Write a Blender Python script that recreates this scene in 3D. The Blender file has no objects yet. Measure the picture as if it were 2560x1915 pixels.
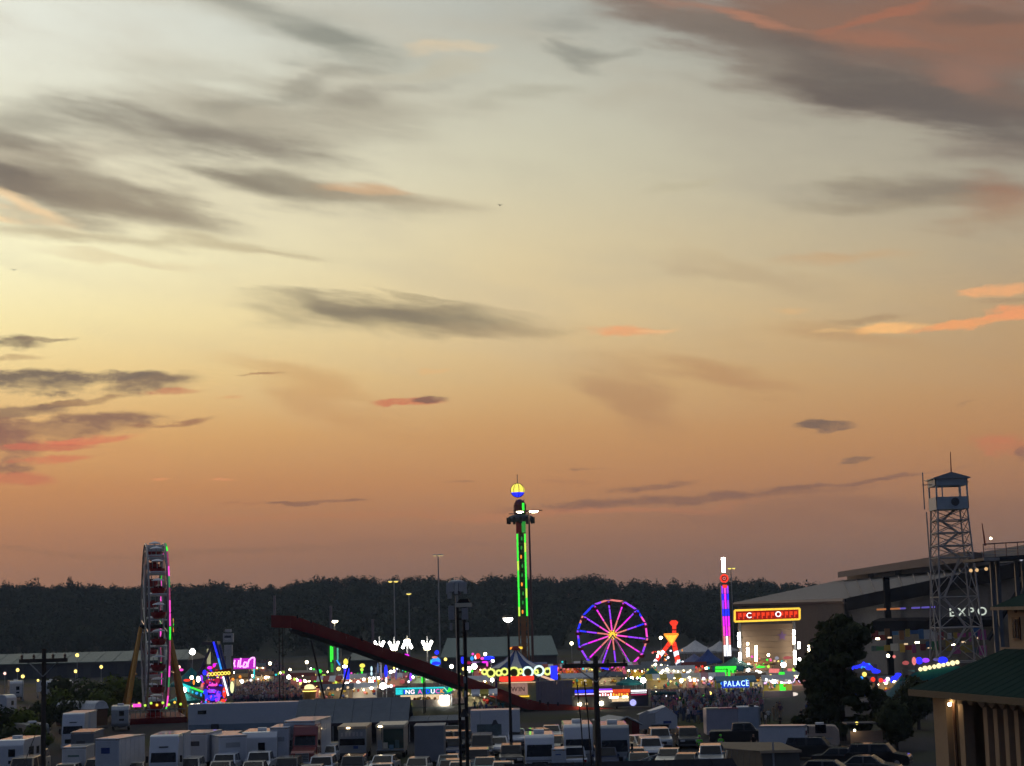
import bpy, bmesh, math, random
import numpy as np
from mathutils import Vector, Matrix
R = math.radians
random.seed(7)
rng = np.random.default_rng(7)
scn = bpy.context.scene
COL = scn.collection
# ---------------------------------------------------------------- camera
FPX, CX, CY = 4400.0, 1280.0, 957.5           # focal length in pixels of a 2560 px wide frame
CAMH = 12.0
PITCH = math.atan((1540 - CY) / FPX); ROLL = R(-1.5)
CAMROT = Matrix.Rotation(R(90) + PITCH, 3, 'X') @ Matrix.Rotation(ROLL, 3, 'Z')
cam_d = bpy.data.cameras.new('camera'); cam = bpy.data.objects.new('camera', cam_d); COL.objects.link(cam)
cam.matrix_world = Matrix.Translation((0, 0, CAMH)) @ CAMROT.to_4x4()
cam_d.sensor_width = 36.0; cam_d.lens = 36.0 * FPX / 2560.0
cam_d.clip_start = 0.5; cam_d.clip_end = 6000
scn.camera = cam
def ray(px, py):
    return (CAMROT @ Vector(((px - CX) / FPX, -(py - CY) / FPX, -1.0))).normalized()
def at(px, py, d):
    """world point seen at photo pixel (px, py) on the plane Y = d"""
    r = ray(px, py); t = d / r.y
    return Vector((r.x * t, d, CAMH + r.z * t))
def hit(px, py, z):
    """world point seen at photo pixel (px, py) at height z"""
    r = ray(px, py); t = (z - CAMH) / r.z
    return Vector((r.x * t, r.y * t, z))
# ---------------------------------------------------------------- colour helpers
def lin(c):
    o = []
    for v in c[:3]:
        v = v / 255.0
        o.append(v / 12.92 if v <= 0.04045 else ((v + 0.055) / 1.055) ** 2.4)
    return (o[0], o[1], o[2], 1.0)
# ---------------------------------------------------------------- world: dusk sky with clouds
SUN_AZ, SUN_EL = R(-22), R(1.5)                # sunset just left of the view, measured from +Y towards +X
world = bpy.data.worlds.new('World'); scn.world = world; world.use_nodes = True
wt = world.node_tree; wn = wt.nodes; wl = wt.links; wn.clear()
def node(t, **kw):
    n = wn.new(t)
    for k, v in kw.items(): setattr(n, k, v)
    return n
def sock(s, v):
    if hasattr(v, 'links') or hasattr(v, 'is_linked'): wl.new(v, s)
    else: s.default_value = v
def wmath(op, a, b=None, c=None, clamp=False):
    n = node('ShaderNodeMath', operation=op, use_clamp=clamp)
    sock(n.inputs[0], a)
    if b is not None: sock(n.inputs[1], b)
    if c is not None: sock(n.inputs[2], c)
    return n.outputs[0]
def wramp(fac, stops, interp='LINEAR'):
    n = node('ShaderNodeValToRGB'); cr = n.color_ramp; cr.interpolation = interp
    while len(cr.elements) < len(stops): cr.elements.new(0.5)
    for e, (p, c) in zip(cr.elements, stops): e.position = p; e.color = c
    wl.new(fac, n.inputs[0]); return n.outputs[0]
def wmix(f, a, b):
    n = node('ShaderNodeMix', data_type='RGBA', clamp_factor=True)
    sock(n.inputs[0], f); sock(n.inputs[6], a); sock(n.inputs[7], b)
    return n.outputs[2]
def wstep(v, a, b, c=0.0, d=1.0, it='SMOOTHSTEP'):
    n = node('ShaderNodeMapRange', interpolation_type=it); n.clamp = True if it == 'LINEAR' else n.clamp
    sock(n.inputs[0], v); n.inputs[1].default_value = a; n.inputs[2].default_value = b
    n.inputs[3].default_value = c; n.inputs[4].default_value = d
    return n.outputs[0]
tc = node('ShaderNodeTexCoord'); sep = node('ShaderNodeSeparateXYZ'); wl.new(tc.outputs['Generated'], sep.inputs[0])
az = wmath('ARCTAN2', sep.outputs[0], sep.outputs[1]); el = wmath('ARCSINE', sep.outputs[2])
UU = wmath('MULTIPLY', az, 10.0); VV = wmath('MULTIPLY', el, 10.0)
cmb = node('ShaderNodeCombineXYZ'); wl.new(UU, cmb.inputs[0]); wl.new(VV, cmb.inputs[1])
uv = cmb.outputs[0]
def azel(px, py):
    r = ray(px, py); return math.atan2(r.x, r.y) * 10, math.asin(r.z) * 10
# angle away from the sunset azimuth
cosd = wmath('COSINE', wmath('SUBTRACT', az, SUN_AZ)); away = wmath('ARCCOSINE', cosd)
ELMAX = math.pi / 2
def column(px, rows, top):
    st = []
    for py, c in rows: st.append((max(0.0, azel(px, py)[1] / 10 / ELMAX), lin(c)))
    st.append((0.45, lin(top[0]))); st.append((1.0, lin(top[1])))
    return sorted(st, key=lambda s: s[0])
elf = wmath('DIVIDE', el, ELMAX, clamp=True)
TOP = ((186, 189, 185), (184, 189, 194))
left = wramp(elf, column(100, [(1560, (128, 102, 93)), (1440, (137, 107, 95)), (1340, (160, 116, 94)), (1220, (190, 134, 92)), (1080, (221, 172, 112)), (940, (242, 212, 148)), (800, (252, 236, 178)),
    (640, (255, 249, 206)), (460, (248, 240, 208)), (280, (232, 230, 208)), (60, (238, 240, 226))], TOP))
mid = wramp(elf, column(1280, [(1535, (124, 99, 89)), (1430, (135, 105, 93)), (1340, (154, 113, 93)), (1210, (188, 134, 93)), (1080, (202, 153, 103)), (940, (217, 180, 126)), (800, (228, 202, 153)),
    (640, (225, 207, 165)), (420, (214, 208, 180)), (220, (203, 202, 184)), (40, (184, 186, 176))], TOP))
right = wramp(elf, column(2480, [(1510, (124, 98, 90)), (1400, (130, 102, 91)), (1300, (144, 109, 92)), (1200, (168, 121, 92)), (1080, (185, 135, 93)), (940, (192, 151, 107)), (800, (193, 160, 119)),
    (640, (187, 167, 136)), (440, (174, 165, 146)), (240, (166, 160, 146)), (40, (150, 148, 140))], TOP))
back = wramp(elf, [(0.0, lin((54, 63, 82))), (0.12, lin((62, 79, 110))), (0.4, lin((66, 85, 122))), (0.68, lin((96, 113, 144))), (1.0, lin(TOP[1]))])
base = wmix(wstep(away, R(5), R(22), it='LINEAR'), left, mid)
base = wmix(wstep(away, R(22), R(38), it='LINEAR'), base, right)
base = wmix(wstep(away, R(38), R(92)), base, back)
# shared cloud noises
def wnoise(scale, sx, sy, rot, detail=6, rough=0.55, off=0.0):
    m = node('ShaderNodeMapping', vector_type='TEXTURE'); wl.new(uv, m.inputs[0])
    m.inputs[1].default_value = (off, off * 0.7, 0); m.inputs[2].default_value = (0, 0, R(rot)); m.inputs[3].default_value = (1 / sx, 1 / sy, 1)
    n = node('ShaderNodeTexNoise', noise_dimensions='2D'); wl.new(m.outputs[0], n.inputs['Vector'])
    n.inputs['Scale'].default_value = scale; n.inputs['Detail'].default_value = detail; n.inputs['Roughness'].default_value = rough
    return n
nStreak = wnoise(1.0, 0.9, 4.2, -9, 6, 0.52, 3.1)
nPuff = wnoise(1.0, 3.2, 9.0, 0, 7, 0.62, 11.3)
nFib = wnoise(1.0, 1.1, 6.5, -10, 5, 0.55, 5.7)
nLow = wnoise(1.0, 0.45, 1.3, -10, 3, 0.5, 21.0)
def warp(nz, ax, ay):
    s = node('ShaderNodeVectorMath', operation='SUBTRACT'); wl.new(nz.outputs['Color'], s.inputs[0]); s.inputs[1].default_value = (0.5, 0.5, 0.5)
    m = node('ShaderNodeVectorMath', operation='MULTIPLY'); wl.new(s.outputs[0], m.inputs[0]); m.inputs[1].default_value = (ax, ay, 0)
    a = node('ShaderNodeVectorMath', operation='ADD'); wl.new(uv, a.inputs[0]); wl.new(m.outputs[0], a.inputs[1])
    return a.outputs[0]
uvS = warp(nStreak, 0.8, 0.26); uvP = warp(nPuff, 0.26, 0.075)
# broad uneven veil everywhere, so that no part of the dome is smooth
veil = wmath('ADD', wmath('MULTIPLY', nStreak.outputs['Fac'], 0.65), wmath('MULTIPLY', nLow.outputs['Fac'], 0.6))
veilm = wmath('MULTIPLY', wstep(veil, 0.50, 0.95), wstep(el, R(3), R(16)))
skyc = wmix(wmath('MULTIPLY', veilm, 0.48), base, wmix(wstep(away, R(10), R(60)), lin((196, 186, 164)), lin((128, 124, 120))))
CK = 2560 / 2212
tone = wstep(nPuff.outputs['Fac'], 0.32, 0.6, 0.62, 1.0)
def cloud(px, py, rx, ry, rot, col, s=0.8, kind='S', soft=None, amp=None, lo=None):
    """one cloud of the dome: azimuth/elevation ellipse broken up by the shared noises"""
    global skyc
    soft = (.88 if kind == 'S' else .62) if soft is None else soft * 1.7; amp = (.9 if kind == 'S' else 1.1) if amp is None else amp; lo = (.04 if kind == 'S' else .12) if lo is None else lo; ws = 1.62 if kind == 'S' else 1.35
    u, v = azel(px * CK, py * CK); k = CK * 10 / FPX
    m = node('ShaderNodeMapping', vector_type='TEXTURE'); wl.new(uvS if kind == 'S' else uvP, m.inputs[0])
    m.inputs[1].default_value = (u, v, 0); m.inputs[2].default_value = (0, 0, R(rot)); m.inputs[3].default_value = (rx * k * ws, ry * k * ws, 1)
    g = node('ShaderNodeTexGradient', gradient_type='SPHERICAL'); wl.new(m.outputs[0], g.inputs[0])
    nz = nFib if kind == 'S' else nPuff
    # noise only acts where the gradient is above zero
    e = wmath('MULTIPLY_ADD', wmath('SUBTRACT', nz.outputs['Fac'], 0.5), wmath('MULTIPLY', wmath('MINIMUM', g.outputs['Fac'], 0.35), amp * 3), g.outputs['Fac'])
    f = wmath('MULTIPLY', wstep(e, lo, lo + soft), s * (.92 if kind == 'S' else 1))
    if kind == 'P': f = wmath('MULTIPLY', f, tone)
    skyc = wmix(f, skyc, lin(col))
for c in [
    # high grey streaks, upper left
    (620, 45, 300, 60, -16, (172, 172, 158), .75), (700, 92, 130, 30, -6, (134, 136, 126), .8), (560, 20, 160, 26, -14, (150, 150, 140), .6), (460, 160, 190, 26, -4, (186, 182, 164), .5),
    (540, 262, 400, 82, 4, (166, 158, 140), .8), (400, 290, 230, 36, -7, (126, 120, 110), .8), (590, 322, 190, 28, -10, (132, 124, 112), .75), (790, 208, 150, 18, 8, (150, 144, 130), .6),
    (640, 190, 190, 24, 16, (150, 146, 132), .6), (60, 262, 150, 46, 0, (150, 146, 132), .75), (60, 330, 170, 40, -6, (170, 160, 142), .6),
    (150, 402, 290, 62, -12, (134, 124, 110), .85), (40, 392, 130, 30, -22, (108, 100, 94), .85), (280, 448, 200, 36, -8, (146, 134, 116), .75), (50, 300, 110, 22, -8, (130, 124, 112), .6), (120, 470, 190, 20, -4, (148, 136, 118), .6),
    (60, 446, 90, 16, -22, (250, 214, 165), .8), (20, 468, 40, 10, -10, (252, 220, 170), .7),
    (640, 412, 260, 34, -9, (138, 130, 114), .9), (860, 432, 150, 22, -6, (166, 150, 126), .55), (820, 412, 60, 12, -6, (226, 178, 132), .55), (500, 396, 130, 22, -12, (130, 122, 108), .6),
    (300, 524, 320, 16, -3, (186, 172, 138), .6), (570, 547, 130, 9, -6, (196, 180, 144), .6), (300, 566, 160, 8, -6, (220, 200, 158), .5), (130, 500, 160, 12, -2, (176, 160, 130), .5),
    # lens cloud in the middle
    (860, 682, 285, 31, -5, (126, 117, 100), .92), (740, 664, 160, 18, -7, (128, 118, 102), .65), (880, 642, 120, 6, -9, (158, 144, 116), .6), (1080, 714, 150, 14, -6, (170, 148, 116), .6), (980, 668, 150, 7, -4, (146, 132, 108), .5),
    # large cloud bank, upper right
    (2060, 40, 520, 130, -8, (126, 104, 93), .9), (2180, 180, 360, 120, -14, (116, 101, 93), .9), (1700, 100, 300, 90, -20, (124, 108, 98), .75), (1850, 20, 420, 50, -6, (150, 112, 94), .7),
    (1950, 120, 560, 140, -17, (122, 104, 94), .95), (2130, 60, 340, 90, -8, (150, 108, 88), .8), (1780, 50, 260, 46, -16, (146, 112, 94), .75), (1790, 170, 330, 44, -22, (104, 96, 90), .85),
    (2120, 255, 280, 50, -17, (106, 98, 93), .85), (1600, 40, 150, 14, -14, (184, 128, 102), .75), (1900, 36, 110, 16, 22, (172, 110, 86), .7), (2130, 150, 110, 26, 0, (156, 118, 102), .6), (1950, 90, 160, 20, -10, (164, 112, 90), .6), (2150, 20, 130, 20, -4, (110, 96, 88), .6), (1560, 90, 180, 40, -24, (140, 128, 116), .5), (2140, 320, 160, 24, -12, (140, 128, 116), .5), (1700, 220, 160, 40, -30, (170, 164, 148), .4),
    (2060, 412, 260, 36, -3, (132, 120, 106), .85), (2180, 430, 100, 50, 0, (164, 122, 98), .75), (1890, 388, 90, 14, -8, (140, 128, 110), .5), (1960, 440, 200, 18, -4, (160, 146, 122), .5), (2160, 480, 130, 22, -4, (168, 140, 112), .5),
    # little ones, top centre
    (1260, 44, 95, 20, 0, (152, 152, 143), .65), (1250, 126, 70, 22, -8, (138, 138, 128), .75), (1310, 126, 60, 10, 4, (150, 148, 136), .55), (1240, 96, 26, 18, 30, (146, 146, 136), .6), (1180, 84, 60, 8, 10, (180, 178, 164), .5), (985, 104, 65, 12, 2, (226, 204, 168), .6), (940, 150, 110, 14, 4, (196, 186, 160), .4),
    (1130, 205, 130, 14, 4, (176, 172, 153), .55), (1330, 215, 140, 26, 10, (188, 182, 162), .4), (1500, 398, 110, 10, 6, (190, 180, 150), .45), (1640, 600, 180, 18, -18, (188, 164, 130), .5), (1810, 562, 130, 14, 0, (204, 162, 118), .55), (1500, 545, 110, 12, -20, (200, 180, 144), .4),
    # bright orange fragments
    (1340, 714, 105, 13, -2, (238, 168, 118), .9, 'P'), (1420, 713, 50, 6, 0, (240, 190, 136), .8, 'P'), (1930, 709, 95, 13, 0, (250, 192, 126), .95, 'P'), (2130, 692, 150, 12, 5, (242, 166, 110), .95, 'P'), (2190, 676, 70, 20, 0, (242, 160, 110), .95, 'P'), (2160, 628, 90, 15, 0, (242, 176, 122), .9, 'P'), (1800, 715, 45, 6, 0, (240, 200, 140), .8, 'P'), (1706, 671, 42, 12, 0, (230, 184, 128), .6, 'P'), (1870, 690, 100, 9, 2, (172, 142, 108), .6, 'P'), (2150, 650, 90, 6, 0, (170, 140, 110), .5, 'P'),
    # cloud heap at the left edge
    (90, 824, 150, 26, 0, (112, 103, 94), .97, 'P', .3), (280, 832, 150, 24, 6, (124, 107, 94), .95, 'P', .3), (240, 812, 110, 12, 3, (118, 106, 96), .9, 'P', .3), (370, 845, 70, 8, 2, (196, 128, 98), .85, 'P', .3), (180, 868, 110, 9, 10, (140, 108, 88), .8, 'P', .3), (25, 742, 70, 15, 0, (116, 106, 94), .95, 'P', .3), (100, 735, 70, 5, 0, (140, 124, 104), .8, 'P', .3), (40, 770, 60, 8, 0, (180, 150, 112), .6, 'P'),
    (40, 888, 110, 14, 2, (126, 104, 92), .8, 'P', .3), (130, 925, 260, 28, 3, (134, 104, 91), .96, 'P', .3), (350, 916, 110, 8, 6, (150, 106, 86), .85, 'P', .3), (170, 950, 130, 10, 3, (216, 120, 94), .95, 'P', .3), (30, 960, 70, 60, 0, (138, 100, 90), .92, 'P', .4), (100, 966, 110, 9, 2, (196, 108, 90), .85, 'P', .3), (110, 992, 90, 8, 2, (206, 116, 92), .8, 'P', .3), (40, 1036, 80, 14, 0, (190, 112, 90), .85, 'P', .3), (30, 1014, 50, 12, 0, (128, 96, 88), .8, 'P'), (250, 975, 110, 30, -10, (206, 150, 102), .4), (340, 1036, 30, 4, 0, (224, 150, 106), .7, 'P'), (480, 1032, 30, 3, 0, (224, 150, 106), .7, 'P'),
    # small and faint, middle height
    (880, 868, 90, 10, 2, (206, 124, 92), .9, 'P', .3), (928, 862, 40, 8, 4, (128, 96, 86), .9, 'P', .3), (700, 862, 220, 34, -22, (196, 146, 98), .5), (1370, 860, 120, 56, -38, (172, 128, 94), .6), (1550, 812, 190, 28, -14, (180, 134, 96), .6), (1800, 742, 200, 24, -8, (188, 146, 104), .5), (1780, 919, 72, 11, -3, (122, 99, 88), .95, 'P', .3), (1800, 929, 44, 5, 6, (134, 106, 92), .8, 'P', .3), (1852, 990, 42, 6, 5, (136, 106, 90), .85, 'P', .3), (2180, 965, 100, 26, -8, (202, 120, 90), .7, 'P'), (2200, 978, 26, 16, -30, (120, 98, 92), .7, 'P'), (560, 810, 60, 4, 2, (176, 132, 96), .75, 'P', .3), (490, 858, 34, 4, 0, (216, 146, 100), .6, 'P'), (945, 800, 40, 5, 0, (230, 182, 124), .5, 'P'), (2080, 870, 30, 3, 8, (170, 130, 96), .6, 'P'),
    # low streaks above the woods
    (1480, 1078, 400, 13, 2, (134, 100, 88), .9, 'P', .4), (1790, 1048, 290, 6, 5, (138, 102, 88), .85, 'P', .4), (1400, 1053, 110, 9, 3, (134, 100, 88), .85, 'P', .35), (705, 1084, 105, 5, 1, (136, 100, 86), .9, 'P', .3), (1000, 1040, 40, 4, 0, (160, 114, 88), .7, 'P'), (1260, 1011, 52, 4, 2, (156, 114, 90), .7, 'P'), (1230, 1042, 80, 8, -3, (172, 122, 90), .5, 'P'), (520, 1088, 60, 4, 0, (164, 112, 86), .6, 'P'), (1300, 1100, 300, 10, 0, (196, 124, 92), .5), (740, 1112, 400, 12, 1, (180, 120, 88), .4), (1900, 1100, 480, 30, 0, (140, 104, 90), .5), (400, 1190, 500, 8, 1, (128, 100, 88), .5), (900, 1182, 420, 6, 0, (140, 106, 92), .5),
]: cloud(*c)
sky = node('ShaderNodeTexSky', sky_type='NISHITA'); sky.sun_disc = False; sky.sun_elevation = SUN_EL; sky.sun_rotation = SUN_AZ
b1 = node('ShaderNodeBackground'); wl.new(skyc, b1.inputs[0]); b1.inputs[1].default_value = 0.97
b2 = node('ShaderNodeBackground'); wl.new(sky.outputs[0], b2.inputs[0]); b2.inputs[1].default_value = 0.005
ad = node('ShaderNodeAddShader'); wl.new(b1.outputs[0], ad.inputs[0]); wl.new(b2.outputs[0], ad.inputs[1])
wo = node('ShaderNodeOutputWorld'); wl.new(ad.outputs[0], wo.inputs[0])
# ---------------------------------------------------------------- sun, exposure
sun_d = bpy.data.lights.new('sun', 'SUN'); sun_d.energy = 0.35; sun_d.angle = R(6); sun_d.color = (1.0, 0.62, 0.36)
sun = bpy.data.objects.new('sun', sun_d); COL.objects.link(sun)
sd = Vector((math.sin(SUN_AZ) * math.cos(R(6)), math.cos(SUN_AZ) * math.cos(R(6)), math.sin(R(6))))
sun.rotation_euler = (-sd).to_track_quat('-Z', 'Y').to_euler(); sun.location = (-80, 150, 60)
scn.view_settings.view_transform = 'Standard'; scn.view_settings.look = 'None'; scn.view_settings.exposure = 0.0; scn.view_settings.gamma = 1.0
scn.view_settings.use_curve_mapping = False
scn.render.engine = 'CYCLES'; scn.cycles.use_denoising = True; scn.cycles.max_bounces = 5; scn.cycles.sample_clamp_indirect = 4.0
world.cycles.sampling_method = 'MANUAL'; world.cycles.sample_map_resolution = 256
scn.cycles.use_adaptive_sampling = True; scn.cycles.adaptive_threshold = 0.03; scn.cycles.adaptive_min_samples = 12
# ================================================================ materials
MATS = {}
def mat(name, col, rough=0.6, metal=0.0, var=0.18, scale=1.2, spec=0.25, bump=0.0, stretch=(1, 1, 1), coat=0.0):
    """principled paint/wood/metal with uneven tone and wear; col is linear rgb"""
    if name in MATS: return MATS[name]
    m = bpy.data.materials.new(name); m.use_nodes = True; nt = m.node_tree; n = nt.nodes; l = nt.links
    b = n['Principled BSDF']; b.inputs['Roughness'].default_value = rough; b.inputs['Metallic'].default_value = metal
    b.inputs['Specular IOR Level'].default_value = spec; b.inputs['Coat Weight'].default_value = coat; b.inputs['Coat Roughness'].default_value = .06
    tc = n.new('ShaderNodeTexCoord'); mp = n.new('ShaderNodeMapping'); mp.inputs[3].default_value = stretch
    l.new(tc.outputs['Object'], mp.inputs[0])
    nz = n.new('ShaderNodeTexNoise'); nz.inputs['Scale'].default_value = scale; nz.inputs['Detail'].default_value = 5; nz.inputs['Roughness'].default_value = 0.65
    l.new(mp.outputs[0], nz.inputs['Vector'])
    mx = n.new('ShaderNodeMix'); mx.data_type = 'RGBA'
    l.new(nz.outputs['Fac'], mx.inputs[0])
    d = [max(0.0, c * (1 - var * 1.6)) for c in col[:3]]; h = [min(1.0, c * (1 + var)) for c in col[:3]]
    mx.inputs[6].default_value = (*d, 1); mx.inputs[7].default_value = (*h, 1)
    l.new(mx.outputs[2], b.inputs['Base Color'])
    rr = n.new('ShaderNodeMapRange'); rr.inputs[3].default_value = max(0.02, rough - 0.12); rr.inputs[4].default_value = min(1, rough + 0.15)
    l.new(nz.outputs['Fac'], rr.inputs[0]); l.new(rr.outputs[0], b.inputs['Roughness'])
    if bump:
        bp = n.new('ShaderNodeBump'); bp.inputs['Strength'].default_value = bump; l.new(nz.outputs['Fac'], bp.inputs['Height']); l.new(bp.outputs[0], b.inputs['Normal'])
    MATS[name] = m; return m
def glow(name, col, strength):
    """a lamp, LED, lit sign face or other surface made to glow"""
    if name in MATS: return MATS[name]
    m = bpy.data.materials.new(name); m.use_nodes = True; n = m.node_tree.nodes; n.clear(); l = m.node_tree.links
    e = n.new('ShaderNodeEmission'); e.inputs[1].default_value = strength
    tc = n.new('ShaderNodeTexCoord'); nz = n.new('ShaderNodeTexNoise'); nz.inputs['Scale'].default_value = 2.5; l.new(tc.outputs['Object'], nz.inputs['Vector'])
    mx = n.new('ShaderNodeMix'); mx.data_type = 'RGBA'; l.new(nz.outputs['Fac'], mx.inputs[0])
    mx.inputs[6].default_value = (*[c * 0.6 for c in col], 1); mx.inputs[7].default_value = (*col, 1)
    l.new(mx.outputs[2], e.inputs[0]); o = n.new('ShaderNodeOutputMaterial'); l.new(e.outputs[0], o.inputs[0])
    MATS[name] = m; GCOL[name] = col; return m
GCOL = {}
def strip_of(g): return glow(g.name + '_strip', GCOL[g.name], 17.0)
WHITE = mat('white_paint', (.68, .69, .70), .45, var=.10); CREAM = mat('cream_paint', (.62, .55, .42), .5, var=.12)
GREYP = mat('grey_paint', (.30, .31, .32), .5); DGREY = mat('dark_grey_paint', (.07, .072, .08), .5); BLACK = mat('black_paint', (.012, .012, .014), .4)
CHROME = mat('bright_metal', (.55, .56, .58), .3, .9); STEEL = mat('galvanised_steel', (.34, .35, .36), .45, .5); RUBBER = mat('tyre_rubber', (.018, .018, .019), .85)
GLASS = mat('dark_window_glass', (.006, .008, .012), .2, 0, .1, spec=.3); WOOD = mat('weathered_wood', (.07, .055, .045), .85, bump=.3, stretch=(1, 1, .1), scale=4)
REDP = mat('red_paint', (.34, .02, .02), .5); MAROON = mat('dark_red_paint', (.15, .012, .012), .6, spec=.1); ORANGE = mat('amber_paint', (.42, .20, .03), .5)
TAN = mat('tan_stucco', (.38, .27, .17), .9, scale=2.5, var=.12); BEIGE = mat('beige_panel', (.40, .34, .27), .7); GREENROOF = mat('green_metal_roof', (.012, .034, .030), .95, 0, spec=.02)
TEALROOF = mat('grey_teal_metal_roof', (.11, .17, .165), .5, .2, scale=.6); SAGE = mat('sage_metal_roof', (.13, .16, .145), .5, .2, scale=.6); CONCRETE = mat('concrete', (.26, .25, .24), .9, scale=3)
CANVASW = mat('white_canvas', (.60, .60, .60), .85); CANVASB = mat('blue_canvas', (.05, .085, .24), .85); CANVAST = mat('teal_canvas', (.02, .20, .20), .85); CANVASG = mat('grey_canvas', (.15, .17, .19), .9, spec=.1)
YELLOWP = mat('yellow_paint', (.55, .42, .05), .5); PINKP = mat('pink_paint', (.55, .22, .25), .5); BROWN = mat('brown_paint', (.16, .075, .035), .6); BLUEP = mat('blue_paint', (.03, .06, .22), .4); PURPLEP = mat('purple_paint', (.10, .05, .16), .5)
BARK = mat('bark', (.05, .038, .028), .9, bump=.6, stretch=(1, 1, .2), scale=5); SILVER = mat('silver_paint', (.36, .38, .40), .3, .3); LILAC = mat('pale_lilac_paint', (.42, .40, .46), .4)
MURAL = mat('printed_panel', (.12, .16, .17), .6, var=.6, scale=2.2)
G_WARM = glow('warm_white_lamp', (1.0, .84, .52), 26); G_COOL = glow('cool_white_lamp', (1.0, .96, .86), 40); G_SODIUM = glow('yellow_lamp', (1.0, .74, .17), 3.2); G_SOFT = glow('dim_warm_panel', (1.0, .72, .42), 1.1)
G_GREEN = glow('green_led', (.05, 1.0, .06), 1.5); G_LIME = glow('lime_led', (.62, 1.0, .10), 1.4); G_RED = glow('red_led', (1.0, .05, .025), 1.5); G_ORANGE = glow('orange_led', (1.0, .30, .03), 1.7); G_AMBER = glow('amber_led', (1.0, .62, .06), 1.6)
G_BLUE = glow('blue_led', (.02, .03, 1.0), 1.9); G_SKY = glow('azure_led', (.04, .34, 1.0), 1.5); G_CYAN = glow('cyan_led', (.03, .80, .85), 1.2); G_PINK = glow('pink_led', (1.0, .08, .62), 1.5); G_MAG = glow('magenta_led', (.90, .02, .95), 1.6)
G_VIO = glow('violet_led', (.32, .05, 1.0), 1.6); G_YEL = glow('yellow_led', (1.0, .85, .12), 1.5); G_WLED = glow('white_led', (.9, .92, 1.0), 2.4); G_GRND = glow('dim_green_led', (.04, .42, .06), .8); G_ROSE = glow('rose_led', (1.0, .26, .24), 1.1)
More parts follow.
